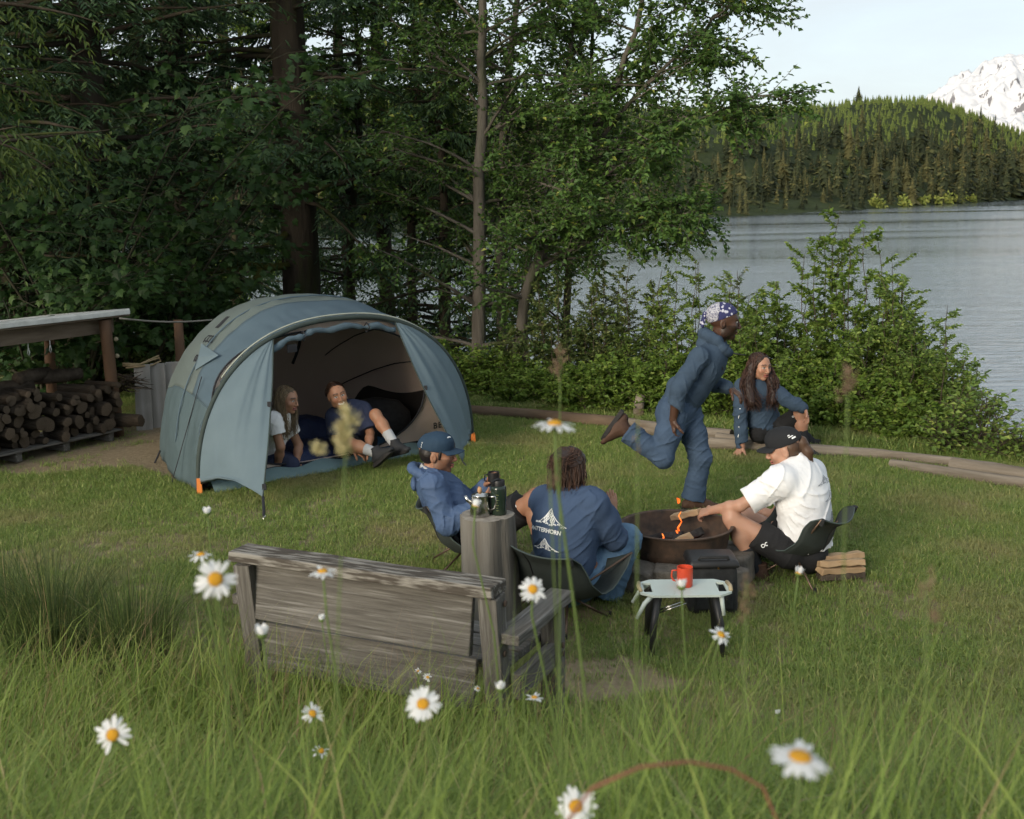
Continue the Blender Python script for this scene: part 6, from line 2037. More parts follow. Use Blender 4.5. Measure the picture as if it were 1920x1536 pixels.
def head_color(h, skin, lips, brow=(.02, .014, .01), beard=None, smile=0.0, iris=(.03, .018, .012), beard_k=.8):
    def f(V):
        x, y, z = h.loc(V)
        C = np.tile(np.array(skin, np.float32), (len(V), 1))
        inh = (np.abs(x) < .1) & (np.abs(y) < .14) & (np.abs(z) < .14)
        def put(mask, c, a=1.0):
            C[mask] = C[mask] * (1 - a) + np.array(c, np.float32) * a
        front = inh & (z > .055)
        blush = inh & (z > .03) & (((np.abs(x) - .042) / .022) ** 2 + ((y + .022) / .02) ** 2 < 1)
        put(blush, (skin[0] * 1.1, skin[1] * .88, skin[2] * .85), .5)
        if beard is not None:
            jaw = inh & (z > -.015) & (y < -.045 + .03 * np.clip((np.abs(x) - .03) / .03, 0, 1)) & (y > -.135)
            put(jaw, beard, beard_k)
            mu = front & (np.abs(x) < .03) & (y > -.056) & (y < -.043); put(mu, beard, beard_k)
        w = .024 + .007 * smile
        cy = -.0645 + smile * .010 * (np.abs(x) / w) ** 2
        put(front & (np.abs(x) < w) & (y < cy + .012) & (y > cy - .015), lips, .9)
        gap = .0028 + .005 * smile
        put(front & (np.abs(x) < w * .85) & (np.abs(y - cy) < gap), (.75, .72, .68) if smile > .5 else (.05, .015, .012), .95)
        ex = np.abs(x) - .031
        bl = .030 + .004 * np.cos(ex * 60)
        put(inh & (z > .05) & (np.abs(ex) < .022) & (np.abs(y - bl) < .0048), brow, .85)
        eye = front & ((ex / .0145) ** 2 + ((y - .006) / .0072) ** 2 < 1)
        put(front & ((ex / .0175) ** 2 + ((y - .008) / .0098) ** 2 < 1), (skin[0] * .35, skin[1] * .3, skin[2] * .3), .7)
        put(eye, (.55, .53, .50)); put(eye & (ex ** 2 + (y - .006) ** 2 < .0068 ** 2), iris)
        return C
    return f

def add_hand(v, w, d, pn, thumb, curl=(.25, .3, .35, .4), scale=1.0, flex=1.0, tcurl=.25, spread=.07):
    """w wrist, d hand direction, pn the way the palm faces, thumb the side the thumb leaves on"""
    w = Vector(w); d = Vector(d).normalized(); pn = Vector(pn); pn = (pn - d * pn.dot(d)).normalized()
    lat = d.cross(pn).normalized()
    if lat.dot(Vector(thumb)) < 0: lat = -lat
    S = scale
    v.cap(w - d * .01, w + d * .030 * S, .026 * S, .030 * S, .012, side=lat, fa=.72, fb=.5)
    v.cap(w + d * .03 * S, w + d * .082 * S, .033 * S, .038 * S, .010, side=lat, fa=.5, fb=.36)
    Ls = (.070, .079, .073, .057)
    for i in range(4):
        base = w + d * (.086 - .004 * abs(i - 1.3)) * S + lat * (.029 - .0195 * i) * S
        dd = (d + lat * spread * (1.4 - i)).normalized()
        c = curl[i]; p = base; ang = c * .8 * flex; rr = .0092 if i < 3 else .0082
        pts = [base - dd * .012 * S]; 
        pts.append(base)
        for j, fr in enumerate((.46, .30, .24)):
            e = (dd * math.cos(ang) + pn * math.sin(ang))
            p = p + e * Ls[i] * fr * S; pts.append(p); ang += c * (1.3, 1.0, .8)[j] * flex
        v.chain(pts, [rr * S, rr * S, .0085 * S, .0078 * S, .0066 * S], .004)
    tb = w + d * .026 * S + lat * .026 * S
    td = (d * .62 + lat * .70 + pn * .30).normalized()
    t1 = tb + td * .036 * S; td2 = (td + d * tcurl + pn * tcurl).normalized(); t2 = t1 + td2 * .030 * S; t3 = t2 + (td2 + pn * tcurl * .6).normalized() * .024 * S
    v.chain([tb, t1, t2, t3], [.0155 * S, .0115 * S, .0098 * S, .0078 * S], .008)

def bbox(pts, m=.2):
    A = np.array([tuple(p) for p in pts], np.float32)
    return A.min(0) - m, A.max(0) + m

def torso(v, J, inf=0.0, k=.05, w=1.0, hip=True, belly=0.0, top=True):
    """trunk between pelvis and neck"""
    pe, ne = Vector(J['pelvis']), Vector(J['neck'])
    mid = Vector(J.get('mid', pe.lerp(ne, .5)))
    side = (Vector(J['shR']) - Vector(J['shL'])).normalized(); hs = (Vector(J['hipR']) - Vector(J['hipL'])).normalized()
    ch = mid.lerp(ne, .58)
    v.cap(pe, pe.lerp(mid, .6), (.150 + inf) * w, (.138 + inf + belly) * w, k, side=hs, fa=.78, fb=.80)
    v.cap(pe.lerp(mid, .6), mid.lerp(ch, .5), (.138 + inf + belly) * w, (.152 + inf) * w, k, side=side, fa=.80, fb=.76)
    v.cap(mid.lerp(ch, .4), ch, (.152 + inf) * w, (.158 + inf) * w, k, side=side, fa=.76, fb=.70)
    if top:
        up = (ne - ch).normalized()
        v.cap(Vector(J['shL']), Vector(J['shR']), .056 + inf * .8, .056 + inf * .8, k)
        v.cap(ch, ne - up * .03, (.12 + inf) * w, .07 + inf, k, side=side, fa=.7, fb=.8)

def make_body(J, h, root, skin, colf, vox=.0045, legs=True, feet=False, smile=0, mo=0, hands=(), arm=1.0):
    pts = [J[k] for k in J] + [h.p(0, .13, 0), h.p(0, 0, .12)]
    lo, hi = bbox(pts, .16)
    v = Vol(lo, hi, vox)
    torso(v, J, -.012)
    ne = Vector(J['neck'])
    v.cap(ne - (h.c - ne).normalized() * .03, h.p(0, -.05, -.018), .058, .052, .02)
    for s in 'LR':
        v.cap(J['sh' + s], J['el' + s], .049 * arm, .038 * arm, .03)
        v.chain([J['el' + s], Vector(J['el' + s]).lerp(Vector(J['wr' + s]), .35), J['wr' + s]], [.038 * arm, .040 * arm, .0265 * arm], .02)
        if legs:
            kn = Vector(J['kn' + s]); an = Vector(J['an' + s])
            v.cap(J['hip' + s], kn, .078, .052, .04)
            back = Vector(J.get('calf' + s, (0, 0, 0)))
            v.chain([kn, kn.lerp(an, .32) + back, an], [.052, .055, .036], .03)
    add_head(v, h, smile, mo)
    for hd in hands: add_hand(v, **hd)
    return vol_obj(v, 'body', M_skin, root, .0, colf=colf)

def shoe(root, name, an, toe, mat_, sole_mat, up=Vector((0, 0, 1)), s=1.0, high=.06, label=None):
    """a shoe from the ankle to the toe; up points up the shin"""
    an = Vector(an); toe = Vector(toe); d = (toe - an); up = Vector(up).normalized(); d = (d - up * d.dot(up)).normalized()
    side = d.cross(up)
    heel = an - up * .065 * s - d * .055 * s
    fr = an - up * .068 * s + d * .15 * s
    lo, hi = bbox([heel, fr, an + up * high, fr - up * .05], .11)
    v = Vol(lo, hi, .005)
    v.cap(heel + up * .028, heel + up * .028 + d * .09, .040 * s, .040 * s, .02, side=side, fa=.9)
    v.cap(heel + up * .028 + d * .07, fr + up * .012, .043 * s, .036 * s, .03, side=side, fa=.85, fb=.7)
    v.cap(an - up * .03, an + up * high, .046 * s, .044 * s, .03, cut1=True)
    v.cap(an, fr - d * .06 + up * .03, .045 * s, .034 * s, .03)
    v.halfspace(heel - up * .004, -up)
    v.folds(.003, 60, 3)
    o = vol_obj(v, name, mat_, root)
    b = MB()
    prof = [(-.045, .034), (-.02, .041), (.03, .040), (.08, .039), (.13, .044), (.17, .040), (.20, .026), (.212, .0)]
    ring = []
    for x, w_ in prof: ring.append((x, w_))
    loop = [(x, w_) for x, w_ in ring] + [(x, -w_) for x, w_ in reversed(ring[:-1])]
    n = len(loop)
    base = heel + d * .0
    vs = [base + (d * x + side * w_ * 1.1) * s + up * .006 for x, w_ in loop] + [base + (d * x + side * w_ * 1.05) * s - up * (.028 - .010 * max(0, (x - .15) / .06)) for x, w_ in loop]
    off = Vector(world_of(root).translation)
    b.add([q - off for q in vs], [tuple(range(n)), tuple(range(2 * n - 1, n - 1, -1))] + [(i, i + n, (i + 1) % n + n, (i + 1) % n) for i in range(n)])
    so = b.build('sole', sole_mat, None, bevel=.004)
    so.parent = o; so.matrix_parent_inverse = Matrix.Identity(4)
    if label: o['label'] = label
    return o

def strands(root, name, mat_, paths, rad=.0022, parent=None, rnds=None, seed=1):
    """many thin locks; paths: list of point lists"""
    r_ = np.random.default_rng(seed)
    Vs = []; Fs = []; Rs = []; off = 0
    for pth in paths:
        n = len(pth); A = np.array([tuple(p) for p in pth], float)
        d = np.gradient(A, axis=0); d = _unit(d)
        ref = _unit(r_.normal(size=3)[None])[0]
        u = _unit(np.cross(d, ref)); w = np.cross(d, u)
        t = np.linspace(0, 1, n)[:, None]
        rr = rad * (1 - .6 * t) * r_.uniform(.7, 1.5)
        for k in range(3):
            a = 2 * math.pi * k / 3
            Vs.append(A + (u * math.cos(a) + w * math.sin(a)) * rr)
        i = np.arange(n - 1)
        for k in range(3):
            k2 = (k + 1) % 3
            Fs.append(np.stack([off + k * n + i, off + k2 * n + i, off + k2 * n + i + 1, off + k * n + i + 1], -1))
        Rs.append(np.full(3 * n, np.clip(r_.normal(.45, .28), 0, 1))); off += 3 * n
    p = parent or root
    V = np.concatenate(Vs) - V3(world_of(p).translation)
    return mobj(name, V, np.concatenate(Fs), mat_, p, smooth=True, attrs={'rnd': np.concatenate(Rs)})

def wavy(p0, way, n, jit, wave, freq, r_, ph=None):
    """a lock from p0 through way points"""
    pts = [Vector(p0)] + [Vector(q) for q in way]
    out = []
    a = Vector((r_.gauss(0, 1), r_.gauss(0, 1), r_.gauss(0, .3))).normalized(); ph = r_.uniform(0, 6.28) if ph is None else ph
    L = len(pts) - 1
    off = Vector((0, 0, 0)); tgt = Vector((r_.gauss(0, jit), r_.gauss(0, jit), r_.gauss(0, jit)))
    for i in range(n + 1):
        t = i / n * L; k = min(L - 1, int(t)); f = t - k
        # Catmull-Rom through the way points
        P0 = pts[max(0, k - 1)]; P1 = pts[k]; P2 = pts[k + 1]; P3 = pts[min(L, k + 2)]
        q = .5 * ((2 * P1) + (P2 - P0) * f + (2 * P0 - 5 * P1 + 4 * P2 - P3) * f * f + (3 * P1 - P0 - 3 * P2 + P3) * f ** 3)
        s = i / n
        out.append(q + tgt * s + a * wave * s * math.sin(ph + freq * s))
    return out

def cap_hat(root, h, mat_, brim_len=.072, label=None, tilt=.0, back=False):
    """baseball cap on the head h"""
    lo, hi = bbox([h.c], .2 * h.s)
    v = Vol(lo, hi, .0045); S = h.s
    v.ell(h.p(0, .050, -.012), (.087 * S, .086 * S, .108 * S), h.fr, .01)
    v.ell(h.p(0, .075, .025), (.072 * S, .055 * S, .070 * S), h.fr, .03)
    v.halfspace(h.p(0, .030, 0), -(h.u * 1.0 + h.f * .16))
    v.folds(.0025, 40, 5)
    hat = vol_obj(v, 'cap', mat_, root)
    V = []; F = []; off = V3(world_of(root).translation)
    nu, nr = 16, 6
    for top in (0, 1):
        for i in range(nu + 1):
            a = -1.12 + 2.24 * i / nu
            for j in range(nr + 1):
                t = j / nr
                rx, rz = .086, .104
                x = rx * math.sin(a); z = -.012 + rz * math.cos(a)
                ext = brim_len * max(0, math.cos(a * 1.05)) ** .6
                y = .040 - .010 * t - .022 * math.sin(a) ** 2 * (.3 + .7 * t) + (.004 if top else 0) - .006 * math.cos(a)
                V.append(tuple(V3(h.p(x * (1 + .04 * t), y, z + ext * t)) - off))
    m = (nu + 1) * (nr + 1)
    for i in range(nu):
        for j in range(nr):
            q = i * (nr + 1) + j
            F.append((q, q + nr + 1, q + nr + 2, q + 1)); F.append((m + q, m + q + 1, m + q + nr + 2, m + q + nr + 1))
        q = i * (nr + 1) + nr; F.append((q, q + nr + 1, m + q + nr + 1, m + q))
    mobj('brim', V, np.array(F), mat_, hat, smooth=True)
    b = MB(); b.lathe([(.009, 0), (.010, .003), (.005, .006)], 10, Matrix((h.r, h.f, h.u)).transposed(), h.p(0, .136, -.004) - Vector(off)); b.build('button', mat_, hat, smooth=True)
    if label: hat['label'] = label
    return hat

def person(label, base, group='people at the camp'):
    base = Vector(base)
    return empty('person', base, label, 'person', group)

# cloth
C_navy = cloth_mat('navy_hoodie', (.044, .070, .108), (.034, .055, .086), rough=.9, scale=5, bump=.45, bscale=16, weave=.25, bdist=.012)
C_denim = cloth_mat('dark_denim', (.050, .080, .132), (.036, .060, .100), rough=.85, scale=9, bump=.45, bscale=18, weave=.25, bdist=.012)
C_anorak = cloth_mat('blue_anorak', (.060, .098, .185), (.046, .078, .150), rough=.7, scale=6, bump=.5, bscale=14, bdist=.012)
C_navy_tee = cloth_mat('navy_tee', (.046, .074, .135), (.036, .060, .110), rough=.9, scale=6, bump=.4, bscale=14, weave=.15, bdist=.012)
C_dim_navy = cloth_mat('dim_navy_tee', (0.036, 0.044, 0.081), (0.029, 0.036, 0.068), rough=.9, bump=.4, bscale=14)
C_white = cloth_mat('white_tee', (.74, .74, .755), (.69, .695, .71), rough=.85, scale=5, bump=.4, bscale=12, bdist=.012)
C_black = cloth_mat('black_shorts', (.013, .013, .014), (.022, .022, .024), rough=.85, bump=.5, bscale=16, bdist=.012)
C_wash = cloth_mat('washed_denim', (0.125, 0.213, 0.312), (0.056, 0.106, 0.181), rough=.85, scale=7, bump=.45, bscale=18, weave=.25, bdist=.012)
C_tan = cloth_mat('tan_canvas', (.25, .125, .075), (.19, .095, .06), rough=.9, bump=.4, bscale=18, bdist=.012)
C_cap_blue = cloth_mat('cap_blue', (.020, .044, .078), (.016, .036, .064), rough=.8, bump=.2, bscale=30, bdist=.006)
C_cap_black = cloth_mat('cap_black', (.013, .014, .016), (.020, .021, .024), rough=.85, bump=.2, bscale=30, bdist=.006)
C_sock = cloth_mat('grey_sock', (.42, .43, .44), (.34, .35, .36), rough=.95, bump=.4, bscale=60, bdist=.004)
C_dsock = cloth_mat('dark_sock', (.016, .018, .022), (.025, .026, .03), rough=.95, bump=.4, bscale=60, bdist=.004)
C_shoe_brown = cloth_mat('brown_leather', (.085, .045, .028), (.05, .028, .02), rough=.7, bump=.5, bscale=30, bdist=.006)
C_shoe_black = cloth_mat('black_shoe', (.015, .016, .018), (.03, .031, .034), rough=.75, bump=.4, bscale=30, bdist=.006)
C_rubber = mat('shoe_rubber', (.014, .013, .013), (.022, .02, .02), rough=.8)
C_hem = mat('white_hem', (.6, .6, .6), (.5, .5, .5), rough=.9)

def bandana_mat():
    m, nt, b = new_mat('paisley_bandana')
    tc = nt.nodes.new('ShaderNodeTexCoord').outputs['Object']
    vo = nt.nodes.new('ShaderNodeTexVoronoi'); vo.inputs['Scale'].default_value = 34; nt.links.new(tc, vo.inputs['Vector'])
    dots = _ramp(nt, vo.outputs['Distance'], [(.30, 1.0), (.38, 0.0)])
    fine = _ramp(nt, _noise(nt, tc, 90, 3, .6, 1.2), [(.50, 0.0), (.56, 1.0)])
    nt.links.new(_mix(nt, (.022, .024, .095), (.46, .46, .54), dots), b.inputs['Base Color'])
    b.inputs['Roughness'].default_value = .85
    m2, nt2, b2 = new_mat('paisley_border')
    tc2 = nt2.nodes.new('ShaderNodeTexCoord').outputs['Object']
    f2 = _ramp(nt2, _noise(nt2, tc2, 75, 3, .6, 1.5), [(.44, 0.0), (.52, 1.0)])
    nt2.links.new(_mix(nt2, (.04, .042, .11), (.42, .42, .46), f2), b2.inputs['Base Color']); b2.inputs['Roughness'].default_value = .85
    return m, m2

def lerp(a, b, t): return Vector(a).lerp(Vector(b), t)

def sleeve(v, sh, el, wr=None, inf=.02, cuff=.036, r0=.062, k=.03, end=1.0):
    """sleeve along an arm; wr None: short sleeve ending part-way to the elbow"""
    if wr is None:
        e = lerp(sh, el, end)
        v.cap(sh, e, r0 + inf * .8, .062 + inf * .9, k, cut1=True)
    else:
        m = lerp(el, wr, .5); e = lerp(el, wr, .93)
        v.chain([sh, lerp(sh, el, .5), el], [r0 + inf, .054 + inf, .048 + inf], k)
        v.chain([el, m, e], [.048 + inf, .046 + inf, .040 + inf], .02)
        v.cap(e, lerp(el, wr, 1.04), cuff + inf * .35, cuff + inf * .3, .008, cut1=True)

def trouser(v, hip, kn, an, inf=.025, hem=.058, k=.04, end=1.0, calf=None):
    e = lerp(kn, an, end)
    v.chain([hip, lerp(hip, kn, .5), kn], [.088 + inf, .078 + inf, .062 + inf], k)
    v.chain([kn, lerp(kn, e, .5), ], [.062 + inf, .060 + inf], .03)
    v.cap(lerp(kn, e, .5), e, .060 + inf, hem + inf, .02, cut1=True)

def logo_oc(skin, c, rx, up, n, s):
    """round mark followed by a hooked stroke"""
    L = [[(s * (.5 * math.cos(a)) - s * .62, s * .5 * math.sin(a)) for a in np.linspace(.5, 6.6, 16)], [(-s * .9, s * .42), (-s * 1.12, s * .5)],
         [(s * (.62 + .5 * math.cos(a)), s * .5 * math.sin(a)) for a in np.linspace(.9, 4.9, 13)]]
    return cast_lines(skin, c, rx, up, n, L, s * .12)
# ------------------------------------------------------------------ 1  the running person
def hair_root(h, r_, sx, rad=(.083, .086, .102), cz=-.014, zr=(-.9, .70), spread=1.45):
    s_ = r_.uniform(*zr); c_ = math.sqrt(1 - s_ * s_); a = r_.uniform(.02, 1.0) * spread
    return h.p(sx * rad[0] * math.sin(a) * c_, .044 + rad[1] * math.cos(a) * c_, cz + rad[2] * s_)

def fig_runner():
    Y = 8.98
    J = dict(neck=P(1345, 650, Y), mid=P(1318, 700, Y), pelvis=P(1272, 760, Y), shR=P(1312, 668, Y - .17), shL=P(1335, 674, Y + .19),
             elR=P(1272, 730, Y - .24), wrR=P(1262, 786, Y - .20), elL=P(1318, 716, Y + .24), wrL=P(1367, 726, Y + .10),
             hipR=P(1262, 772, Y - .09), hipL=P(1288, 772, Y + .09), knR=P(1243, 858, Y - .16), anR=P(1172, 806, Y - .10), knL=P(1314, 858, Y + .02), anL=P(1300, 936, Y + .03))
    h = Head(P(1356, 604, Y), (1, -.06, -.05), (.12, 0, 1), 1.16)
    root = person('person in navy hoodie and trousers running past the fire with a bandana', (J['anL'].x, J['anL'].y, 0))
    skin = (.066, .032, .020)
    hands = [dict(w=J['wrR'], d=P(1257, 826, Y - .2) - J['wrR'], pn=(.75, .5, 0), thumb=(.7, -.6, 0), curl=(.55, .6, .6, .65), scale=1.05, spread=.03),
             dict(w=J['wrL'], d=P(1390, 742, Y + .06) - J['wrL'], pn=(-.25, .2, -1), thumb=(.2, -1, .2), curl=(.35, .4, .42, .45), scale=1.05)]
    make_body(J, h, root, skin, head_color(h, skin, (.085, .035, .028), beard=(.018, .011, .008), beard_k=.75), .0045, hands=hands, arm=1.05, mo=.6)
    lo, hi = bbox([J[k] for k in ('neck', 'pelvis', 'shR', 'shL', 'elR', 'elL', 'wrR', 'wrL')], .2)
    v = Vol(lo, hi, .006)
    pe = J['pelvis']; J2 = dict(J); J2['pelvis'] = lerp(pe, J['mid'], .10)
    torso(v, J2, .020, .045, .95)
    # puffed hem at the back
    v.cap(P(1262, 722, Y - .02), P(1270, 742, Y), .05, .06, .06)
    for s in 'RL': sleeve(v, J['sh' + s], J['el' + s], J['wr' + s], .013, k=.014)
    v.halfspace(lerp(pe, J['mid'], -.05), (pe - J['mid']), .4)
    v.folds(.009, 30, 11, [J['elR'], J['elL'], lerp(pe, J['mid'], .2), lerp(J['shR'], J['elR'], .3)], .007, .11)
    hoodie = vol_obj(v, 'hoodie', C_navy, root)
    # hood thrown back round the neck
    nd = (J['neck'] - J['mid']).normalized(); hd = J['neck'] + nd * .035
    lo, hi = bbox([hd], .24); v = Vol(lo, hi, .005)
    ring = [hd + Vector((.085 * math.cos(a) * (1.25 if math.cos(a) < 0 else .9) - .012, .085 * math.sin(a), -.062 * math.cos(a) - (.02 if math.cos(a) > 0 else -.01))) for a in np.linspace(0, 2 * math.pi, 15)]
    v.chain(ring, [.030 + .012 * (1 - math.cos(a)) / 2 for a in np.linspace(0, 2 * math.pi, 15)], .02)
    v.ell(hd + Vector((-.125, 0, -.015)), (.055, .080, .060), None, .025)
    v.folds(.005, 40, 6)
    vol_obj(v, 'hood', C_navy, hoodie, parent=hoodie)
    # white shirt tail under the hem
    lo, hi = bbox([P(1290, 738, Y)], .16); v = Vol(lo, hi, .006)
    v.cap(P(1285, 742, Y), P(1296, 750, Y - .02), .085, .078, .02, side=(0, 1, 0), fa=.55)
    v.folds(.006, 40, 4)
    vol_obj(v, 'shirt_tail', C_white, root)
    lo, hi = bbox([J[k] for k in ('pelvis', 'hipR', 'hipL', 'knR', 'knL', 'anR', 'anL')], .2)
    v = Vol(lo, hi, .006)
    v.cap(lerp(pe, J['mid'], .18), pe, .142, .165, .05, side=(0, 1, 0), fa=.82)
    v.cap(J['hipL'], J['hipR'], .10, .10, .05)
    trouser(v, J['hipR'], J['knR'], J['anR'], .017, .070, end=.93)
    trouser(v, J['hipL'], J['knL'], J['anL'], .017, .078, end=1.0)
    v.cap(P(1246, 774, Y), P(1262, 792, Y), .068, .10, .07)
    v.folds(.010, 26, 12, [J['knR'], J['knL'], lerp(J['knL'], J['anL'], .75), J['hipR'], lerp(J['hipL'], J['knL'], .3)], .008, .13)
    tr = vol_obj(v, 'trousers', C_denim, root)
    # cargo pocket and side seam
    sk = Skin([tr])
    shR = (J['anR'] - J['knR']).normalized()
    shoe(root, 'shoe', J['anR'] + shR * .02, P(1150, 862, Y - .1), C_shoe_brown, C_rubber, up=-shR, s=1.08)
    shoe(root, 'shoe', J['anL'] + Vector((.01, 0, .0)), J['anL'] + Vector((.3, -.02, -.05)), C_shoe_brown, C_rubber, s=1.08)
    # bandana
    m1, m2 = bandana_mat()
    S = h.s
    for nm, m_, cut in (('bandana', m1, 0), ('bandana_border', m2, 1)):
        lo, hi = bbox([h.c], .22); v = Vol(lo, hi, .0045)
        v.ell(h.p(0, .046, -.012), (.083 * S, .084 * S, .105 * S), h.fr, .01)
        v.halfspace(h.p(0, .030, .0), -(h.u * 1.0 + h.f * .35 * -1.0) if False else -(h.u * 1.0 - h.f * .42))
        if cut: v.halfspace(h.p(0, .05, -.040), (h.f * 1.0 - h.u * .12))
        else: v.halfspace(h.p(0, .05, -.0395), -(h.f * 1.0 - h.u * .12))
        v.folds(.002, 45, 5)
        vol_obj(v, nm, m_, root)
    lo, hi = bbox([h.p(0, .03, -.13)], .12); v = Vol(lo, hi, .0045)
    v.ell(h.p(0, .045, -.118), (.022, .026, .022), h.fr, .01); v.cap(h.p(0, .04, -.12), h.p(.02, -.03, -.135), .016, .012, .01); v.cap(h.p(0, .04, -.12), h.p(-.025, -.02, -.14), .016, .012, .01)
    vol_obj(v, 'bandana_knot', m1, root)
    # drawstrings flying forward, back print
    off = Vector(world_of(root).translation)
    for q in ([P(1362, 660, Y - .05), P(1382, 664, Y - .05), P(1398, 666, Y - .06)], [P(1352, 668, Y - .08), P(1351, 680, Y - .1), P(1356, 694, Y - .1)]):
        b = MB(); b.tube([x - off for x in q], .005, 6); b.build('drawstring', M_dark_strap, hoodie, smooth=True)
    sk = Skin([hoodie])
    nb = Vector((-.75, -.25, .62)).normalized(); rb = Vector((0, 1, 0)).cross(nb).normalized()
    L = [[(-.085, .015 * k), (.085, .015 * k + .01)] for k in range(-1, 3)]
    flat_part('back_print', cast_lines(sk, P(1297, 640, Y - .03), rb, nb.cross(rb), nb, L, .008), M_print_white, hoodie)
    # yoke seams
    return root
fig_runner()

# ------------------------------------------------------------------ 2  the long haired person on the log
def fig_longhair():
    Y = 11.12
    J = dict(neck=P(1417, 716, Y), mid=P(1424, 762, Y + .02), pelvis=P(1436, 806, Y), shR=P(1392, 724, Y - .06), shL=P(1446, 728, Y),
             elR=P(1388, 776, Y - .13), wrR=P(1391, 838, Y - .15), elL=P(1474, 750, Y - .24), wrL=P(1507, 766, Y - .32),
             hipR=P(1425, 812, Y - .06), hipL=P(1450, 812, Y + .06), knL=P(1500, 776, Y - .20), anL=P(1508, 842, Y - .22), knR=P(1478, 790, Y + .25), anR=P(1530, 836, Y + .2))
    h = Head(P(1425, 688, Y - .05), (.50, -.84, -.06), (.05, -.05, 1), 1.06)
    root = person('long haired person in navy sweatshirt and black shorts sitting on the log', (J['pelvis'].x, J['pelvis'].y, 0))
    skin = (.36, .19, .125)
    hands = [dict(w=J['wrR'], d=(-.55, -.55, -.55), pn=(0, 0, -1), thumb=(1, -.3, 0), curl=(.05, .05, .05, .08), spread=.2),
             dict(w=J['wrL'], d=P(1517, 794, Y - .36) - J['wrL'], pn=(-.9, -.2, -.2), thumb=(0, -1, 0), curl=(.25, .35, .4, .45))]
    make_body(J, h, root, skin, head_color(h, skin, (.30, .095, .075), brow=(.025, .014, .01)), .0045, hands=hands, mo=.9)
    lo, hi = bbox([J[k] for k in ('neck', 'pelvis', 'shR', 'shL', 'elR', 'elL', 'wrR', 'wrL')], .2)
    v = Vol(lo, hi, .006)
    torso(v, J, .022, .05, .95)
    for s in 'RL': sleeve(v, J['sh' + s], J['el' + s], J['wr' + s], .014, k=.016)
    v.cap(P(1402, 716, Y + .08), P(1432, 716, Y + .08), .06, .06, .04)
    v.halfspace(J['pelvis'] + Vector((0, 0, -.03)), (J['pelvis'] - J['mid']), .35)
    v.folds(.009, 30, 21, [J['elR'], J['elL'], lerp(J['elR'], J['wrR'], .9), J['pelvis']], .007, .10)
    sw = vol_obj(v, 'sweatshirt', C_navy, root)
    sk = Skin([sw])
    nl = Vector((-.75, -.66, 0)).normalized()
    L = [[(-.006, -.16), (.004, -.13)], [(-.005, -.06), (.005, -.06)], [(-.004, .02), (.004, .05)], [(-.006, .11), (.006, .11)]]
    flat_part('sleeve_print', cast_lines(sk, P(1380, 790, Y - .22), Vector((.66, -.75, 0)), Vector((0, 0, 1)), nl, L, .003), M_print_white, sw)
    lo, hi = bbox([J[k] for k in ('pelvis', 'hipR', 'hipL', 'knR', 'knL')], .2)
    v = Vol(lo, hi, .006)
    v.cap(J['pelvis'] + Vector((0, 0, .03)), J['pelvis'], .14, .155, .05, side=(1, -.3, 0), fa=.85)
    for s in 'RL': v.chain([J['hip' + s], lerp(J['hip' + s], J['kn' + s], .93)], [.10, .080], .04, cut1=True)
    v.folds(.006, 28, 22, [J['hipL'], J['hipR']], .007, .1)
    sh = vol_obj(v, 'shorts', C_black, root)
    sk = Skin([sh]); nn = Vector((-.25, -.95, .15)).normalized(); rx = Vector((.95, -.25, .1)).normalized()
    flat_part('logo', logo_oc(sk, P(1489, 781, Y - .2), rx, nn.cross(rx) * -1, nn, .014), M_print_white, sh)
    for s in 'RL':
        lo, hi = bbox([J['kn' + s], J['an' + s]], .12); v = Vol(lo, hi, .006)
        v.cap(lerp(J['kn' + s], J['an' + s], .22), J['an' + s], .058, .042, .02, cut0=True); v.folds(.002, 60, 2); vol_obj(v, 'sock', C_dsock, root)
        shoe(root, 'shoe', J['an' + s], J['an' + s] + Vector((.3, -.12, -.05)), C_shoe_black, C_rubber)
    # long curly hair: a soft mass under many wavy locks
    lo, hi = bbox([h.p(0, .1, 0), P(1420, 780, Y - .15), P(1460, 770, Y - .15)], .2); v = Vol(lo, hi, .006)
    v.ell(h.p(0, .046, -.022), (.085 * h.s, .084 * h.s, .100 * h.s), h.fr, .02)
    v.ell(h.p(0, -.03, .118), (.060, .094, .075), h.fr, .015, 'sub')
    v.chain([h.p(.078, .0, -.01), P(1402, 720, Y - .10), P(1409, 755, Y - .20)], [.040, .058, .045], .03)
    v.chain([h.p(-.072, .0, -.02), P(1448, 716, Y - .08), P(1450, 752, Y - .17)], [.036, .052, .042], .03)
    v.folds(.008, 60, 31)
    o = vol_obj(v, 'hair', M_hair_auburn, root)
    r_ = random.Random(4)
    paths = []
    for k in range(520):
        left = r_.random() < .56
        sx = 1 if left else -1
        a = r_.uniform(.05, 1.0)
        p0 = hair_root(h, r_, sx)
        p1 = h.p(sx * (.086 + r_.uniform(0, .018)), r_.uniform(-.03, .02), r_.uniform(-.07, .03))
        if left: way = [p1, P(r_.uniform(1388, 1412), 724, Y - r_.uniform(0, .18)), P(r_.uniform(1396, 1430), r_.uniform(745, 772), Y - r_.uniform(.05, .26))]
        else: way = [p1, P(r_.uniform(1440, 1460), 716, Y - r_.uniform(0, .16)), P(r_.uniform(1436, 1464), r_.uniform(742, 770), Y - r_.uniform(.04, .24))]
        paths.append(wavy(p0, way, 16, .012, .011, r_.uniform(14, 26), r_))
    strands(root, 'hair_locks', M_hair_auburn, paths, .0036, parent=o)
    return root
fig_longhair()

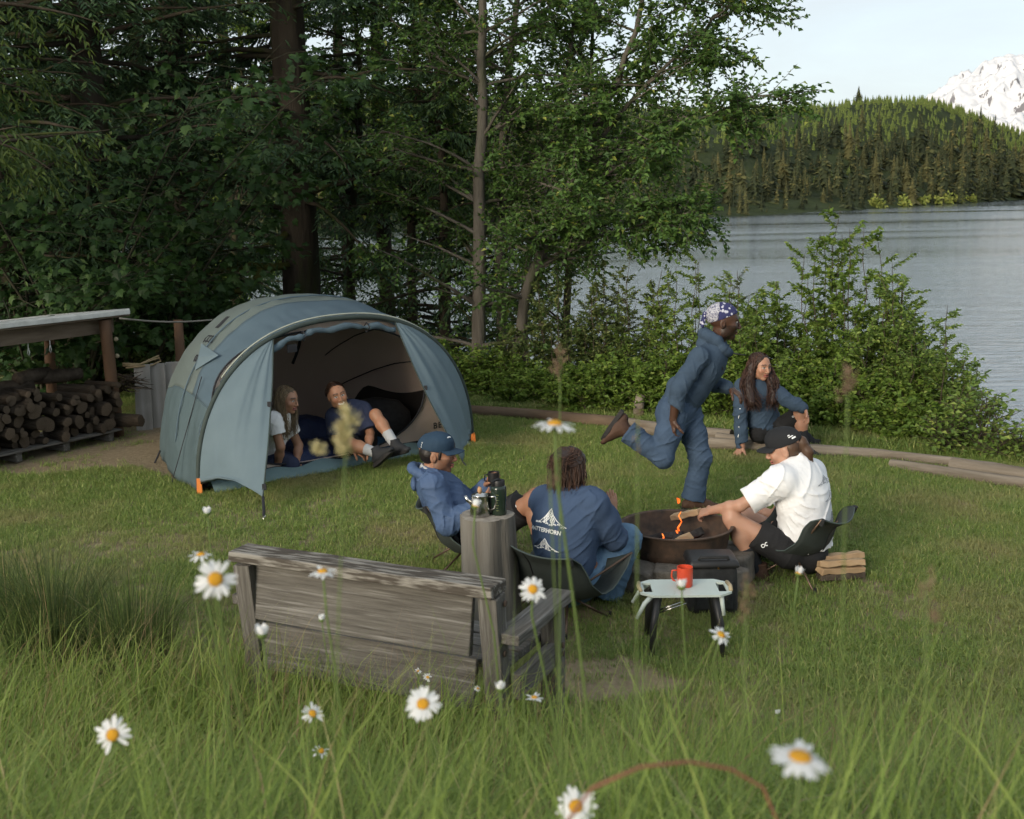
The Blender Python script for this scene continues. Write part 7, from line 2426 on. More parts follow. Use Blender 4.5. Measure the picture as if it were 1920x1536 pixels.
# ------------------------------------------------------------------ 3  the person in the white t-shirt feeding the fire
def fig_white():
    Y = 7.46
    J = dict(neck=P(1494, 874, Y + .04), mid=P(1508, 955, Y - .02), pelvis=P(1512, 1034, Y - .05), shL=P(1462, 902, Y - .12), shR=P(1520, 888, Y + .20),
             elL=P(1388, 948, Y - .10), wrL=P(1334, 957, Y + .04), elR=P(1450, 968, Y + .34), wrR=P(1408, 958, Y + .46),
             hipL=P(1478, 1036, Y - .14), hipR=P(1510, 1028, Y + .06), knL=P(1372, 972, Y - .06), anL=P(1425, 1078, Y - .10), knR=P(1400, 968, Y + .30), anR=P(1448, 1066, Y + .26))
    h = Head(P(1470, 842, Y + .05), (-.93, .28, -.26), (-.20, .0, 1), 1.06)
    root = person('person in a white t-shirt and black cap reaching wood into the fire', (J['pelvis'].x, J['pelvis'].y, 0))
    skin = (.40, .225, .155)
    hands = [dict(w=J['wrL'], d=P(1306, 964, Y + .12) - J['wrL'], pn=(.0, .6, -.8), thumb=(-.2, .8, .6), curl=(.55, .6, .6, .62), tcurl=.5),
             dict(w=J['wrR'], d=(-.7, .5, -.35), pn=(0, -.5, -.8), thumb=(0, -1, 0), curl=(.35, .4, .4, .45))]
    make_body(J, h, root, skin, head_color(h, skin, (.33, .12, .10)), .0045, hands=hands)
    lo, hi = bbox([J[k] for k in ('neck', 'pelvis', 'shR', 'shL', 'elR', 'elL')], .22)
    v = Vol(lo, hi, .006)
    torso(v, J, .036, .06, 1.04)
    v.cap(J['shL'], lerp(J['shL'], J['elL'], .82), .085, .088, .05, cut1=True)
    v.cap(J['shR'], lerp(J['shR'], J['elR'], .75), .085, .085, .05, cut1=True)
    v.cap(lerp(J['neck'], h.c, -.1), lerp(J['neck'], h.c, .42), .070, .075, .01, cut1=True)
    v.cap(lerp(J['neck'], h.c, .25), lerp(J['neck'], h.c, .8), .06, .07, .006, 'sub')
    v.halfspace(J['pelvis'] + Vector((0, 0, .02)), Vector((.1, -.1, -1)), .4)
    v.folds(.010, 26, 33, [lerp(J['shL'], J['elL'], .3), J['mid'], lerp(J['mid'], J['pelvis'], .6), lerp(J['shL'], J['mid'], .5)], .008, .14)
    tee = vol_obj(v, 't_shirt', C_white, root)
    sk = Skin([tee])
    nb = Vector((.70, -.66, .28)).normalized(); rx = Vector((0, 0, 1)).cross(nb).normalized(); up = nb.cross(rx).normalized()
    for k, (px, py, w, hh) in enumerate(((1535, 908, .20, .055), (1546, 938, .19, .06), (1556, 976, .18, .06))):
        flat_part('peak_print', cast_lines(sk, P(px, py, Y - .02), rx, up, nb, mountain_art(w, hh, 50 + k, 9), .0016), M_print_grey, tee)
    flat_part('lettering', cast_text(sk, P(1553, 948, Y - .02) , rx, up, nb, 'FUJI', .034), M_print_grey, tee)
    lo, hi = bbox([J[k] for k in ('pelvis', 'hipR', 'hipL', 'knR', 'knL')], .2)
    v = Vol(lo, hi, .006)
    v.cap(J['pelvis'] + Vector((0, 0, .06)), J['pelvis'], .14, .16, .05, side=(.5, .85, 0), fa=.85)
    for s in 'LR': v.cap(J['hip' + s], lerp(J['hip' + s], J['kn' + s], .56), .104, .098, .04, cut1=True)
    v.folds(.006, 28, 34, [lerp(J['hipL'], J['knL'], .3), J['hipL']], .008, .1)
    sh = vol_obj(v, 'shorts', C_black, root)
    sk = Skin([sh]); nn = Vector((-.15, -.94, .3)).normalized(); rx = Vector((.80, -.05, .45)).normalized(); rx = (rx - nn * rx.dot(nn)).normalized()
    flat_part('logo', logo_oc(sk, P(1434, 1022, Y - .2), rx, nn.cross(rx), nn, .020), M_print_white, sh)
    for s, dx in (('L', -.32), ('R', -.32)):
        lo, hi = bbox([J['kn' + s], J['an' + s]], .12); v = Vol(lo, hi, .006)
        v.cap(lerp(J['kn' + s], J['an' + s], .52), J['an' + s], .056, .044, .02, cut0=True); v.folds(.002, 60, 2); vol_obj(v, 'sock', C_dsock, root)
        shoe(root, 'boot', J['an' + s], J['an' + s] + Vector((-.28, .10, -.08)), C_shoe_brown, C_rubber, high=.08)
    hat = cap_hat(root, h, C_cap_black)
    sk = Skin([hat]); nn = (h.p(.03, .06, -.2) - h.c).normalized(); rx = h.u.cross(nn).normalized()
    nn = (-h.f * .55 + h.r * -.55 + h.u * .45).normalized(); rx = h.u.cross(nn).normalized()
    flat_part('cap_print', cast_lines(sk, h.c + nn * .11 + h.u * .03, rx, nn.cross(rx), nn, [[(-.02, .012), (-.006, .012)], [(-.02, 0), (.012, 0)], [(-.004, -.012), (.024, -.012)], [(-.004, -.016), (.024, -.016)]], .003), M_print_white, hat)
    # tied back hair
    lo, hi = bbox([h.c, P(1520, 880, Y)], .16); v = Vol(lo, hi, .005)
    v.ell(h.p(0, .008, -.045), (.079 * h.s, .070 * h.s, .062 * h.s), h.fr, .02)
    v.ell(h.p(0, .02, -.115), (.034, .036, .030), h.fr, .02)
    v.chain([h.p(0, .02, -.115), h.p(-.01, -.045, -.135), P(1515, 872, Y + .0)], [.03, .030, .014], .02)
    v.folds(.004, 90, 7)
    hr = vol_obj(v, 'hair', M_hair_light, root)
    r_ = random.Random(8); paths = []
    for k in range(220):
        a = r_.uniform(-1.2, 1.2)
        p0 = h.p(.075 * math.sin(a), r_.uniform(-.03, .035), -.03 - .05 * math.cos(a))
        if k % 3 == 0: paths.append(wavy(p0, [h.p(.05 * math.sin(a), -.05, -.08), lerp(J['neck'], h.p(.05 * math.sin(a), -.10, -.09), .6)], 8, .01, .004, 9, r_))
        else: paths.append(wavy(p0, [h.p(r_.uniform(-.02, .02), .02, -.12), h.p(r_.uniform(-.025, .015), -.05, -.15), P(1516 + r_.uniform(-9, 7), 872 + r_.uniform(-6, 6), Y)], 12, .006, .004, 9, r_))
    strands(root, 'hair_locks', M_hair_light, paths, .0026, parent=hr)
    # wood held over the fire
    a = P(1262, 970, Y + .22); b_ = P(1312, 959, Y + .10)
    o = plank(None, 'firewood', a, b_, .065, .040, m=M_firewood, jit=.004)
    tag(o, 'pale split wood held over the fire by the white shirted person', 'firewood', 'wood in the fire')
    return root
fig_white()

# ------------------------------------------------------------------ 4  the person with the mountain print on the back
def fig_tank():
    Y = 6.84
    J = dict(neck=P(1068, 926, Y + .02), mid=P(1058, 1010, Y - .05), pelvis=P(1062, 1092, Y - .02), shR=P(1112, 944, Y - .10), shL=P(1022, 938, Y + .14),
             elR=P(1152, 1008, Y + .0), wrR=P(1149, 968, Y + .24), elL=P(1092, 1000, Y + .42), wrL=P(1136, 966, Y + .34),
             hipR=P(1092, 1088, Y - .06), hipL=P(1050, 1082, Y + .12), knR=P(1172, 1012, Y + .20), anR=P(1132, 1120, Y + .16), knL=P(1102, 1000, Y + .58), anL=P(1120, 1086, Y + .55))
    h = Head(P(1069, 882, Y + .05), (.52, .82, -.18), (.0, .05, 1), 1.10)
    root = person('person seen from behind in a navy mountain print top with hands pressed together', (J['pelvis'].x, J['pelvis'].y, 0))
    skin = (.34, .185, .12)
    dR = (P(1147, 915, Y + .26) - J['wrR'])
    hands = [dict(w=J['wrR'], d=dR, pn=(-.55, .80, 0), thumb=(-.7, -.5, .2), curl=(.05, .04, .05, .08), spread=.02),
             dict(w=J['wrL'], d=P(1140, 918, Y + .30) - J['wrL'], pn=(.55, -.80, 0), thumb=(-.7, -.5, .2), curl=(.08, .06, .06, .08), spread=.02)]
    make_body(J, h, root, skin, head_color(h, skin, (.3, .11, .09)), .0045, hands=hands)
    lo, hi = bbox([J[k] for k in ('neck', 'pelvis', 'shR', 'shL', 'elR', 'elL', 'wrR')], .22)
    v = Vol(lo, hi, .006)
    torso(v, J, .030, .06, 1.06)
    for s in 'RL': v.chain([J['sh' + s], lerp(J['sh' + s], J['el' + s], .5), J['el' + s]], [.082, .082, .080], .05)
    v.cap(J['elR'], lerp(J['elR'], J['wrR'], .30), .070, .056, .03, cut1=True); v.cap(J['elL'], lerp(J['elL'], J['wrL'], .30), .066, .056, .03, cut1=True)
    v.cap(lerp(J['neck'], h.c, -.1), lerp(J['neck'], h.c, .22), .074, .072, .01, cut1=True)
    v.halfspace(J['pelvis'] + Vector((0, 0, .05)), Vector((.25, -.05, -1)), .4)
    v.folds(.009, 26, 43, [J['elR'], J['mid'], lerp(J['shR'], J['mid'], .5), lerp(J['mid'], J['pelvis'], .6)], .008, .13)
    tee = vol_obj(v, 't_shirt', C_navy_tee, root)
    sk = Skin([tee])
    nb = Vector((-.38, -.86, .28)).normalized(); rx = Vector((0, 0, 1)).cross(nb) ; rx = Vector((nb.y, -nb.x, 0)).normalized() * -1
    rx = Vector((0, 0, 1)).cross(nb).normalized(); up = nb.cross(rx).normalized()
    tilt = -.10; rx, up = rx * math.cos(tilt) + up * math.sin(tilt), up * math.cos(tilt) - rx * math.sin(tilt)
    flat_part('peak_print', cast_lines(sk, P(1034, 985, Y - .1), rx, up, nb, mountain_art(.185, .095, 61, 12), .0018), M_print_white, tee)
    flat_part('lettering', cast_text(sk, P(1025, 998, Y - .1), rx, up, nb, 'MATTERHORN', .034, thick=.0008), M_print_white, tee)
    flat_part('peak_print', cast_lines(sk, P(1026, 1030, Y - .1), rx, up, nb, mountain_art(.16, .062, 62, 9), .0018), M_print_white, tee)
    # patched trousers: washed denim with a tan seat
    lo, hi = bbox([J[k] for k in ('pelvis', 'hipR', 'hipL', 'knR', 'knL', 'anR', 'anL')], .2)
    v = Vol(lo, hi, .006)
    v.cap(J['pelvis'] + Vector((0, 0, .05)), J['pelvis'], .135, .155, .05, side=(.8, -.6, 0), fa=.85)
    for s in 'RL': trouser(v, J['hip' + s], J['kn' + s], J['an' + s], .032, .080, end=.98)
    v.folds(.008, 22, 44, [J['knR'], lerp(J['hipR'], J['knR'], .6), lerp(J['knR'], J['anR'], .6)], .010, .14)
    jeans = vol_obj(v, 'jeans', C_wash, root)
    lo, hi = bbox([J['hipR'], J['pelvis']], .22); v = Vol(lo, hi, .006)
    v.cap(J['hipR'] + Vector((-.05, .0, .06)), lerp(J['hipR'], J['knR'], .22) + Vector((.0, -.01, -.01)), .118, .112, .03, cut1=True)
    v.folds(.005, 28, 45, [J['hipR']], .006, .12)
    vol_obj(v, 'tan_patch', C_tan, root)
    lo, hi = bbox([P(1110, 1070, Y - .05), P(1135, 1080, Y - .05)], .12)
    for s in 'RL': shoe(root, 'shoe', J['an' + s], J['an' + s] + Vector((.18, .2, -.05)), C_shoe_black, C_rubber)
    # shaggy hair with a loose knot
    lo, hi = bbox([h.c], .26); v = Vol(lo, hi, .005)
    v.ell(h.p(0, .040, -.020), (.088 * h.s, .090 * h.s, .104 * h.s), h.fr, .02)
    v.ell(h.p(0, -.025, -.055), (.074 * h.s, .075 * h.s, .058 * h.s), h.fr, .03)
    v.ell(h.p(.0, .045, -.115), (.050, .050, .038), h.fr, .03)
    v.folds(.007, 70, 8)
    hr = vol_obj(v, 'hair', M_hair_brown, root)
    r_ = random.Random(12); paths = []
    for k in range(460):
        a = r_.uniform(-1.7, 1.7); b = r_.uniform(-.4, 1.3)
        p0 = h.p(.088 * math.sin(a) * math.cos(b * .8), .04 + .09 * math.sin(b), -.02 - .10 * math.cos(a) * math.cos(b))
        if k % 3 == 0: way = [h.p(.05 * math.sin(a), .05 + r_.uniform(-.02, .03), -.13), h.p(r_.uniform(-.05, .05), r_.uniform(.0, .07), -.155), h.p(r_.uniform(-.05, .05), r_.uniform(-.05, .02), -.14)]
        else: way = [h.p(.095 * math.sin(a), -.01, -.02 - .095 * math.cos(a)), h.p(.088 * math.sin(a) + r_.uniform(-.015, .015), r_.uniform(-.13, -.07), -.02 - .085 * math.cos(a))]
        paths.append(wavy(p0, way, 10, .012, .006, 8, r_))
    strands(root, 'hair_locks', M_hair_brown, paths, .0026, parent=hr)
    return root
fig_tank()

# ------------------------------------------------------------------ 5  the reclining person in the blue cap
def fig_recline():
    Y = 7.62
    J = dict(neck=P(799, 892, Y), mid=P(850, 950, Y), pelvis=P(918, 992, Y + .02), shR=P(812, 912, Y - .18), shL=P(826, 902, Y + .18),
             elR=P(838, 984, Y - .26), wrR=P(896, 950, Y - .24), elL=P(884, 948, Y + .26), wrL=P(912, 912, Y + .02),
             hipR=P(922, 992, Y - .09), hipL=P(922, 986, Y + .11), knR=P(1000, 938, Y - .26), anR=P(1018, 1050, Y - .32), knL=P(1006, 930, Y + .16), anL=P(1040, 1040, Y + .12))
    h = Head(P(820, 852, Y), (.985, -.10, -.02), (-.10, 0, 1), 1.10)
    root = person('person in a blue cap and blue anorak leaning back in a low chair', (J['pelvis'].x, J['pelvis'].y, 0))
    skin = (.27, .135, .082)
    hands = [dict(w=J['wrR'], d=(.75, .15, .6), pn=(-.1, .9, .1), thumb=(-.4, .1, .9), curl=(.4, .45, .5, .5)),
             dict(w=J['wrL'], d=(.35, -.3, .85), pn=(.6, -.3, -.2), thumb=(-.6, -.6, .3), curl=(.55, .6, .6, .6))]
    make_body(J, h, root, skin, head_color(h, skin, (.24, .09, .07), beard=(.07, .038, .026), beard_k=.55), .0045, hands=hands)
    lo, hi = bbox([J[k] for k in ('neck', 'pelvis', 'shR', 'shL', 'elR', 'elL', 'wrR', 'wrL')], .22)
    v = Vol(lo, hi, .006)
    torso(v, J, .024, .05, 1.0)
    for s in 'RL': sleeve(v, J['sh' + s], J['el' + s], J['wr' + s], .018, k=.018)
    nk = J['neck']
    v.halfspace(J['pelvis'], (J['pelvis'] - J['mid']), .35)
    v.folds(.012, 28, 53, [J['elR'], J['mid'], lerp(J['shR'], J['elR'], .5), lerp(J['shR'], J['mid'], .6), lerp(J['elR'], J['wrR'], .5)], .010, .13)
    ano = vol_obj(v, 'anorak', C_anorak, root)
    lo, hi = bbox([nk], .24); v = Vol(lo, hi, .005)
    ring = [nk + Vector((.095 * math.cos(a) + .005, .095 * math.sin(a), .012 - .045 * math.cos(a))) for a in np.linspace(0, 2 * math.pi, 15)]
    v.chain(ring, [.020 + .008 * (1 - math.cos(a)) / 2 for a in np.linspace(0, 2 * math.pi, 15)], .02)
    v.ell(nk + Vector((-.075, 0, -.05)), (.030, .08, .05), None, .03)
    v.folds(.005, 40, 6); vol_obj(v, 'hood', C_anorak, ano, parent=ano)
    lo, hi = bbox([nk], .2); v = Vol(lo, hi, .006)
    v.cap(lerp(nk, h.c, .0), lerp(nk, h.c, .38), .066, .066, .01, cut1=True); vol_obj(v, 'collar', C_sock, root)
    lo, hi = bbox([J[k] for k in ('pelvis', 'hipR', 'hipL', 'knR', 'knL')], .2)
    v = Vol(lo, hi, .006)
    v.cap(lerp(J['pelvis'], J['mid'], .25), J['pelvis'], .14, .15, .05, side=(0, 1, 0), fa=.85)
    for s in 'LR': v.cap(J['hip' + s], lerp(J['hip' + s], J['kn' + s], .74), .108, .104, .04, cut1=True)
    v.folds(.006, 28, 54, [J['hipR'], lerp(J['hipR'], J['knR'], .5)], .007, .1)
    sh = vol_obj(v, 'shorts', C_black, root)
    sk = Skin([sh]); nn = Vector((.1, -.98, .12)).normalized(); rx = Vector((.98, .1, .12)).normalized()
    flat_part('logo', logo_oc(sk, P(974, 950, Y - .3), rx, nn.cross(rx) * -1, nn, .017), M_print_white, sh)
    for s in 'RL':
        lo, hi = bbox([J['kn' + s], J['an' + s]], .12); v = Vol(lo, hi, .006)
        v.cap(lerp(J['kn' + s], J['an' + s], .55), J['an' + s], .056, .044, .02, cut0=True); vol_obj(v, 'sock', C_dsock, root)
        shoe(root, 'shoe', J['an' + s], J['an' + s] + Vector((.3, .03, -.05)), C_shoe_black, C_rubber)
    hat = cap_hat(root, h, C_cap_blue)
    sk = Skin([hat]); nn = (-h.f * .7 + h.r * .55 + h.u * .3).normalized(); rx = h.u.cross(nn).normalized()
    flat_part('cap_print', cast_lines(sk, h.c + nn * .11 + h.u * .03, rx, nn.cross(rx), nn, [[(0, .026), (.004, .018)], [(0, .010), (.003, .004)], [(0, -.004), (.003, -.009)]], .003), M_print_white, hat)
    nn = (h.f * .75 + h.r * .35 + h.u * .55).normalized(); rx = h.u.cross(nn).normalized()
    flat_part('cap_print', cast_lines(sk, h.c + nn * .11 + h.u * .05, rx, nn.cross(rx), nn, [[(-.016, .01), (.0, .014), (.016, .008)]], .004), M_print_white, hat)
    lo, hi = bbox([h.c], .16); v = Vol(lo, hi, .0045)
    v.ell(h.p(0, .012, -.042), (.079 * h.s, .074 * h.s, .066 * h.s), h.fr, .02)
    for sx in (-1, 1): v.cap(h.p(sx * .070, .03, .03), h.p(sx * .071, -.012, .022), .012, .008, .01)
    v.folds(.003, 120, 9)
    vol_obj(v, 'hair', M_hair_black, root)
    # steel mug in the far hand
    m_ = empty('mug', J['wrL'] + Vector((.05, -.06, .04)), 'dark mug held up by the reclining person behind the bottle', 'mug')
    b = MB(); b.lathe([(.036, -.02), (.038, -.016), (.038, .07), (.035, .07), (.035, -.01), (.0, -.01)], 24, close=True); b.build('cup', M_black_plastic, m_, smooth=True, auto=40)
    b = MB(); b.tube([(-.036, 0, .055), (-.058, 0, .05), (-.060, 0, .015), (-.037, 0, 0)], .005, 8); b.build('handle', M_black_plastic, m_, smooth=True)
    return root
fig_recline()

# ------------------------------------------------------------------ 6, 7  the two in the tent
def fig_blonde():
    Y = 10.52
    J = dict(neck=P(524, 779, Y), mid=P(512, 815, Y + .10), pelvis=P(498, 852, Y + .22), shR=P(513, 789, Y - .12), shL=P(538, 790, Y + .16),
             elR=P(526, 838, Y - .14), wrR=P(520, 878, Y - .02), elL=P(560, 835, Y + .2), wrL=P(556, 868, Y + .12),
             hipR=P(497, 862, Y + .14), hipL=P(505, 858, Y + .32), knR=P(545, 872, Y + .02), anR=P(478, 872, Y + .3), knL=P(556, 862, Y + .3), anL=P(486, 868, Y + .5))
    h = Head(P(538, 750, Y - .02), (.90, -.40, -.10), (.06, 0, 1), 1.02)
    root = person('blonde person in a white t-shirt looking out of the tent doorway', (J['pelvis'].x, J['pelvis'].y, .04))
    skin = (.36, .19, .12)
    make_body(J, h, root, skin, head_color(h, skin, (.35, .12, .10), smile=.3), .0055, hands=[dict(w=J['wrR'], d=(.3, -.2, -.9), pn=(-.2, .8, 0), thumb=(.7, -.3, 0)), dict(w=J['wrL'], d=(.4, -.2, -.8), pn=(0, .8, 0), thumb=(-.7, -.3, 0))], smile=.6)
    lo, hi = bbox([J[k] for k in ('neck', 'pelvis', 'shR', 'shL', 'elR', 'elL')], .2); v = Vol(lo, hi, .0065)
    torso(v, J, .022, .05, .92)
    for s in 'RL': v.cap(J['sh' + s], lerp(J['sh' + s], J['el' + s], .5), .074, .074, .04, cut1=True)
    v.folds(.006, 24, 63, [J['mid'], J['shR']], .008, .12); vol_obj(v, 't_shirt', C_white, root)
    lo, hi = bbox([J[k] for k in ('pelvis', 'hipR', 'hipL', 'knR', 'knL', 'anR', 'anL')], .18); v = Vol(lo, hi, .008)
    v.cap(J['hipL'], J['hipR'], .13, .13, .05)
    for s in 'RL': trouser(v, J['hip' + s], J['kn' + s], J['an' + s], .015, .05)
    vol_obj(v, 'trousers', C_dim_navy, root)
    lo, hi = bbox([h.c, P(550, 800, Y)], .16); v = Vol(lo, hi, .005)
    v.ell(h.p(0, .042, -.014), (.0795, .0835, .1000), h.fr, .02); v.ell(h.p(0, -.022, .114), (.070, .098, .076), h.fr, .012, 'sub')
    v.folds(.004, 90, 3); hr = vol_obj(v, 'hair', M_hair_blonde, root)
    r_ = random.Random(22); paths = []
    for k in range(420):
        sx = -1 if r_.random() < .4 else 1
        a = r_.uniform(.05, 1)
        p0 = hair_root(h, r_, sx)
        way = [h.p(sx * (.086 + r_.uniform(0, .012)), r_.uniform(-.04, .02), r_.uniform(-.06, .035)), h.p(sx * (.080 + r_.uniform(-.02, .02)), -.13, r_.uniform(-.03, .05)), h.p(sx * (.075 + r_.uniform(-.035, .02)), r_.uniform(-.34, -.20), r_.uniform(.0, .08))]
        paths.append(wavy(p0, way, 12, .01, .006, 9, r_))
    strands(root, 'hair_locks', M_hair_blonde, paths, .0028, parent=hr)
fig_blonde()

def fig_smile():
    Y = 10.95
    J = dict(neck=P(648, 766, Y - .10), mid=P(662, 796, Y + .05), pelvis=P(672, 826, Y + .22), shR=P(628, 782, Y - .12), shL=P(680, 772, Y + .02),
             elR=P(630, 822, Y - .16), wrR=P(662, 846, Y - .22), elL=P(694, 812, Y - .08), wrL=P(690, 842, Y - .24),
             hipR=P(660, 832, Y + .14), hipL=P(682, 828, Y + .22), knL=P(704, 778, Y - .06), anL=P(742, 836, Y - .22), knR=P(656, 832, Y - .24), anR=P(708, 850, Y - .36))
    h = Head(P(632, 742, Y - .20), (.38, -.90, .02), (-.26, 0, 1), 1.04)
    root = person('smiling person in a dark tee with bare legs and grey socks at the tent door', (J['pelvis'].x, J['pelvis'].y, .04))
    skin = (.36, .18, .105)
    make_body(J, h, root, skin, head_color(h, skin, (.36, .11, .09), smile=1.0), .005, hands=[dict(w=J['wrR'], d=(.8, -.2, -.3), pn=(0, 0, -1), thumb=(0, -1, .2)), dict(w=J['wrL'], d=(.5, -.3, -.4), pn=(0, 0, -1), thumb=(-.5, -1, .2))], smile=1.0)
    lo, hi = bbox([J[k] for k in ('neck', 'pelvis', 'shR', 'shL', 'elR', 'elL')], .2); v = Vol(lo, hi, .0065)
    torso(v, J, .028, .05, .98)
    for s in 'RL': v.cap(J['sh' + s], lerp(J['sh' + s], J['el' + s], .85), .080, .086, .04, cut1=True)
    v.cap(lerp(J['neck'], h.c, -.1), lerp(J['neck'], h.c, .2), .068, .066, .01, cut1=True)
    v.folds(.006, 24, 73, [J['mid'], J['shL'], lerp(J['shL'], J['elL'], .5)], .008, .12); vol_obj(v, 't_shirt', C_dim_navy, root)
    lo, hi = bbox([J[k] for k in ('pelvis', 'hipR', 'hipL', 'knR', 'knL')], .18); v = Vol(lo, hi, .007)
    v.cap(J['hipL'], J['hipR'], .13, .13, .05)
    for s in 'RL': v.cap(J['hip' + s], lerp(J['hip' + s], J['kn' + s], .62), .10, .092, .04, cut1=True)
    v.folds(.006, 28, 74); vol_obj(v, 'shorts', C_black, root)
    for s in 'RL':
        lo, hi = bbox([J['kn' + s], J['an' + s]], .12); v = Vol(lo, hi, .005)
        v.cap(lerp(J['kn' + s], J['an' + s], .56), J['an' + s], .052, .043, .02, cut0=True); v.folds(.003, 70, 2); vol_obj(v, 'sock', C_sock, root)
    shoe(root, 'shoe', J['anL'], P(775, 848, Y - .40), C_shoe_black, C_rubber, up=(J['knL'] - J['anL']).normalized() * .5 + Vector((0, 0, .8)))
    shoe(root, 'shoe', J['anR'], P(752, 852, Y - .5), C_shoe_black, C_rubber, up=Vector((-.5, .3, .75)))
    lo, hi = bbox([h.c], .2); v = Vol(lo, hi, .005)
    v.ell(h.p(0, .042, -.014), (.0795, .0835, .1000), h.fr, .02); v.ell(h.p(0, -.022, .114), (.070, .098, .076), h.fr, .012, 'sub')
    v.chain([h.p(.01, .0, -.115), h.p(-.04, -.06, -.13), h.p(-.10, -.10, -.10)], [.04, .04, .02], .02)
    v.folds(.004, 80, 3); hr = vol_obj(v, 'hair', M_hair_brown, root)
    r_ = random.Random(31); paths = []
    for k in range(380):
        sx = -1 if r_.random() < .5 else 1
        p0 = hair_root(h, r_, sx)
        way = [h.p(sx * r_.uniform(.05, .085), r_.uniform(.0, .05), -.06), h.p(r_.uniform(-.03, .03), .0, -.12), h.p(-.05 + r_.uniform(-.03, .03), -.07, -.12), h.p(-.11 + r_.uniform(-.02, .04), r_.uniform(-.16, -.09), -.08)]
        paths.append(wavy(p0, way, 12, .008, .004, 9, r_))
    strands(root, 'hair_locks', M_hair_brown, paths, .0026, parent=hr)
    b = MB(); off = Vector(world_of(root).translation); b.lathe([(.0, -.006), (.006, 0), (.0, .006)], 8, None, h.p(-.083, -.045, .0) - off); b.build('earring', M_white_paint, root, smooth=True)
fig_smile()
# ------------------------------------------------------------------ lawn grass, too fine to count
M_lawn_blade = leaf_mat('lawn_blade', [(0.0, (.115, .18, .044)), (.5, (.205, .29, .07)), (.85, (.31, .365, .095)), (1.0, (.48, .42, .2))], .35, .6, patch=((.37, .30, .155), .8, .50, .72, .72))
M_tall_blade = leaf_mat('meadow_blade', [(0.0, (.10, .155, .03)), (.40, (.20, .285, .055)), (.75, (.32, .385, .09)), (.90, (.42, .37, .17)), (1.0, (.27, .17, .095))], .42, .5)
M_stalk = leaf_mat('seed_stalk', [(0.0, (.16, .17, .05)), (.5, (.24, .21, .10)), (1.0, (.17, .095, .055))], .25, .6)
M_rush = leaf_mat('rush_blade', [(0.0, (.035, .062, .016)), (.6, (.075, .11, .028)), (.9, (.15, .15, .05)), (1.0, (.34, .26, .13))], .25, .6)

def blades(base, d, L, W, bend, seg, rnd, tw=None):
    """curved grass blades as strips: base (n,3), d lean direction (n,3 unit), bend 0..1"""
    n = len(base)
    up = np.array([0, 0, 1.0])
    hd = d.copy(); hd[:, 2] = 0; hd = _unit(hd + 1e-9)
    side = np.cross(hd, up); 
    if tw is not None:
        side = side * np.cos(tw)[:, None] + hd * np.sin(tw)[:, None]
    ts = np.linspace(0, 1, seg + 1)
    Vs = []
    lean = bend
    for t in ts:
        ang = lean * (0.25 * t + .75 * t * t)
        # integrate roughly: height falls and reach grows with the bend
        z = L * t * np.cos(ang * .75); r_ = L * t * np.sin(ang * .75)
        c = base + up * z[:, None] + hd * r_[:, None]
        w = (W * (1 - t ** 2.2) * (.55 + .45 * min(1, t * 4)))[:, None] * .5
        Vs.append(c + side * w); Vs.append(c - side * w)
    V = np.stack(Vs, 1)
    k = 2 * (seg + 1)
    b = np.arange(n)[:, None] * k
    F = np.concatenate([b + np.array([[2 * i, 2 * i + 1, 2 * i + 3, 2 * i + 2]]) for i in range(seg)], 0)
    return V.reshape(-1, 3), F, np.repeat(rnd, k)

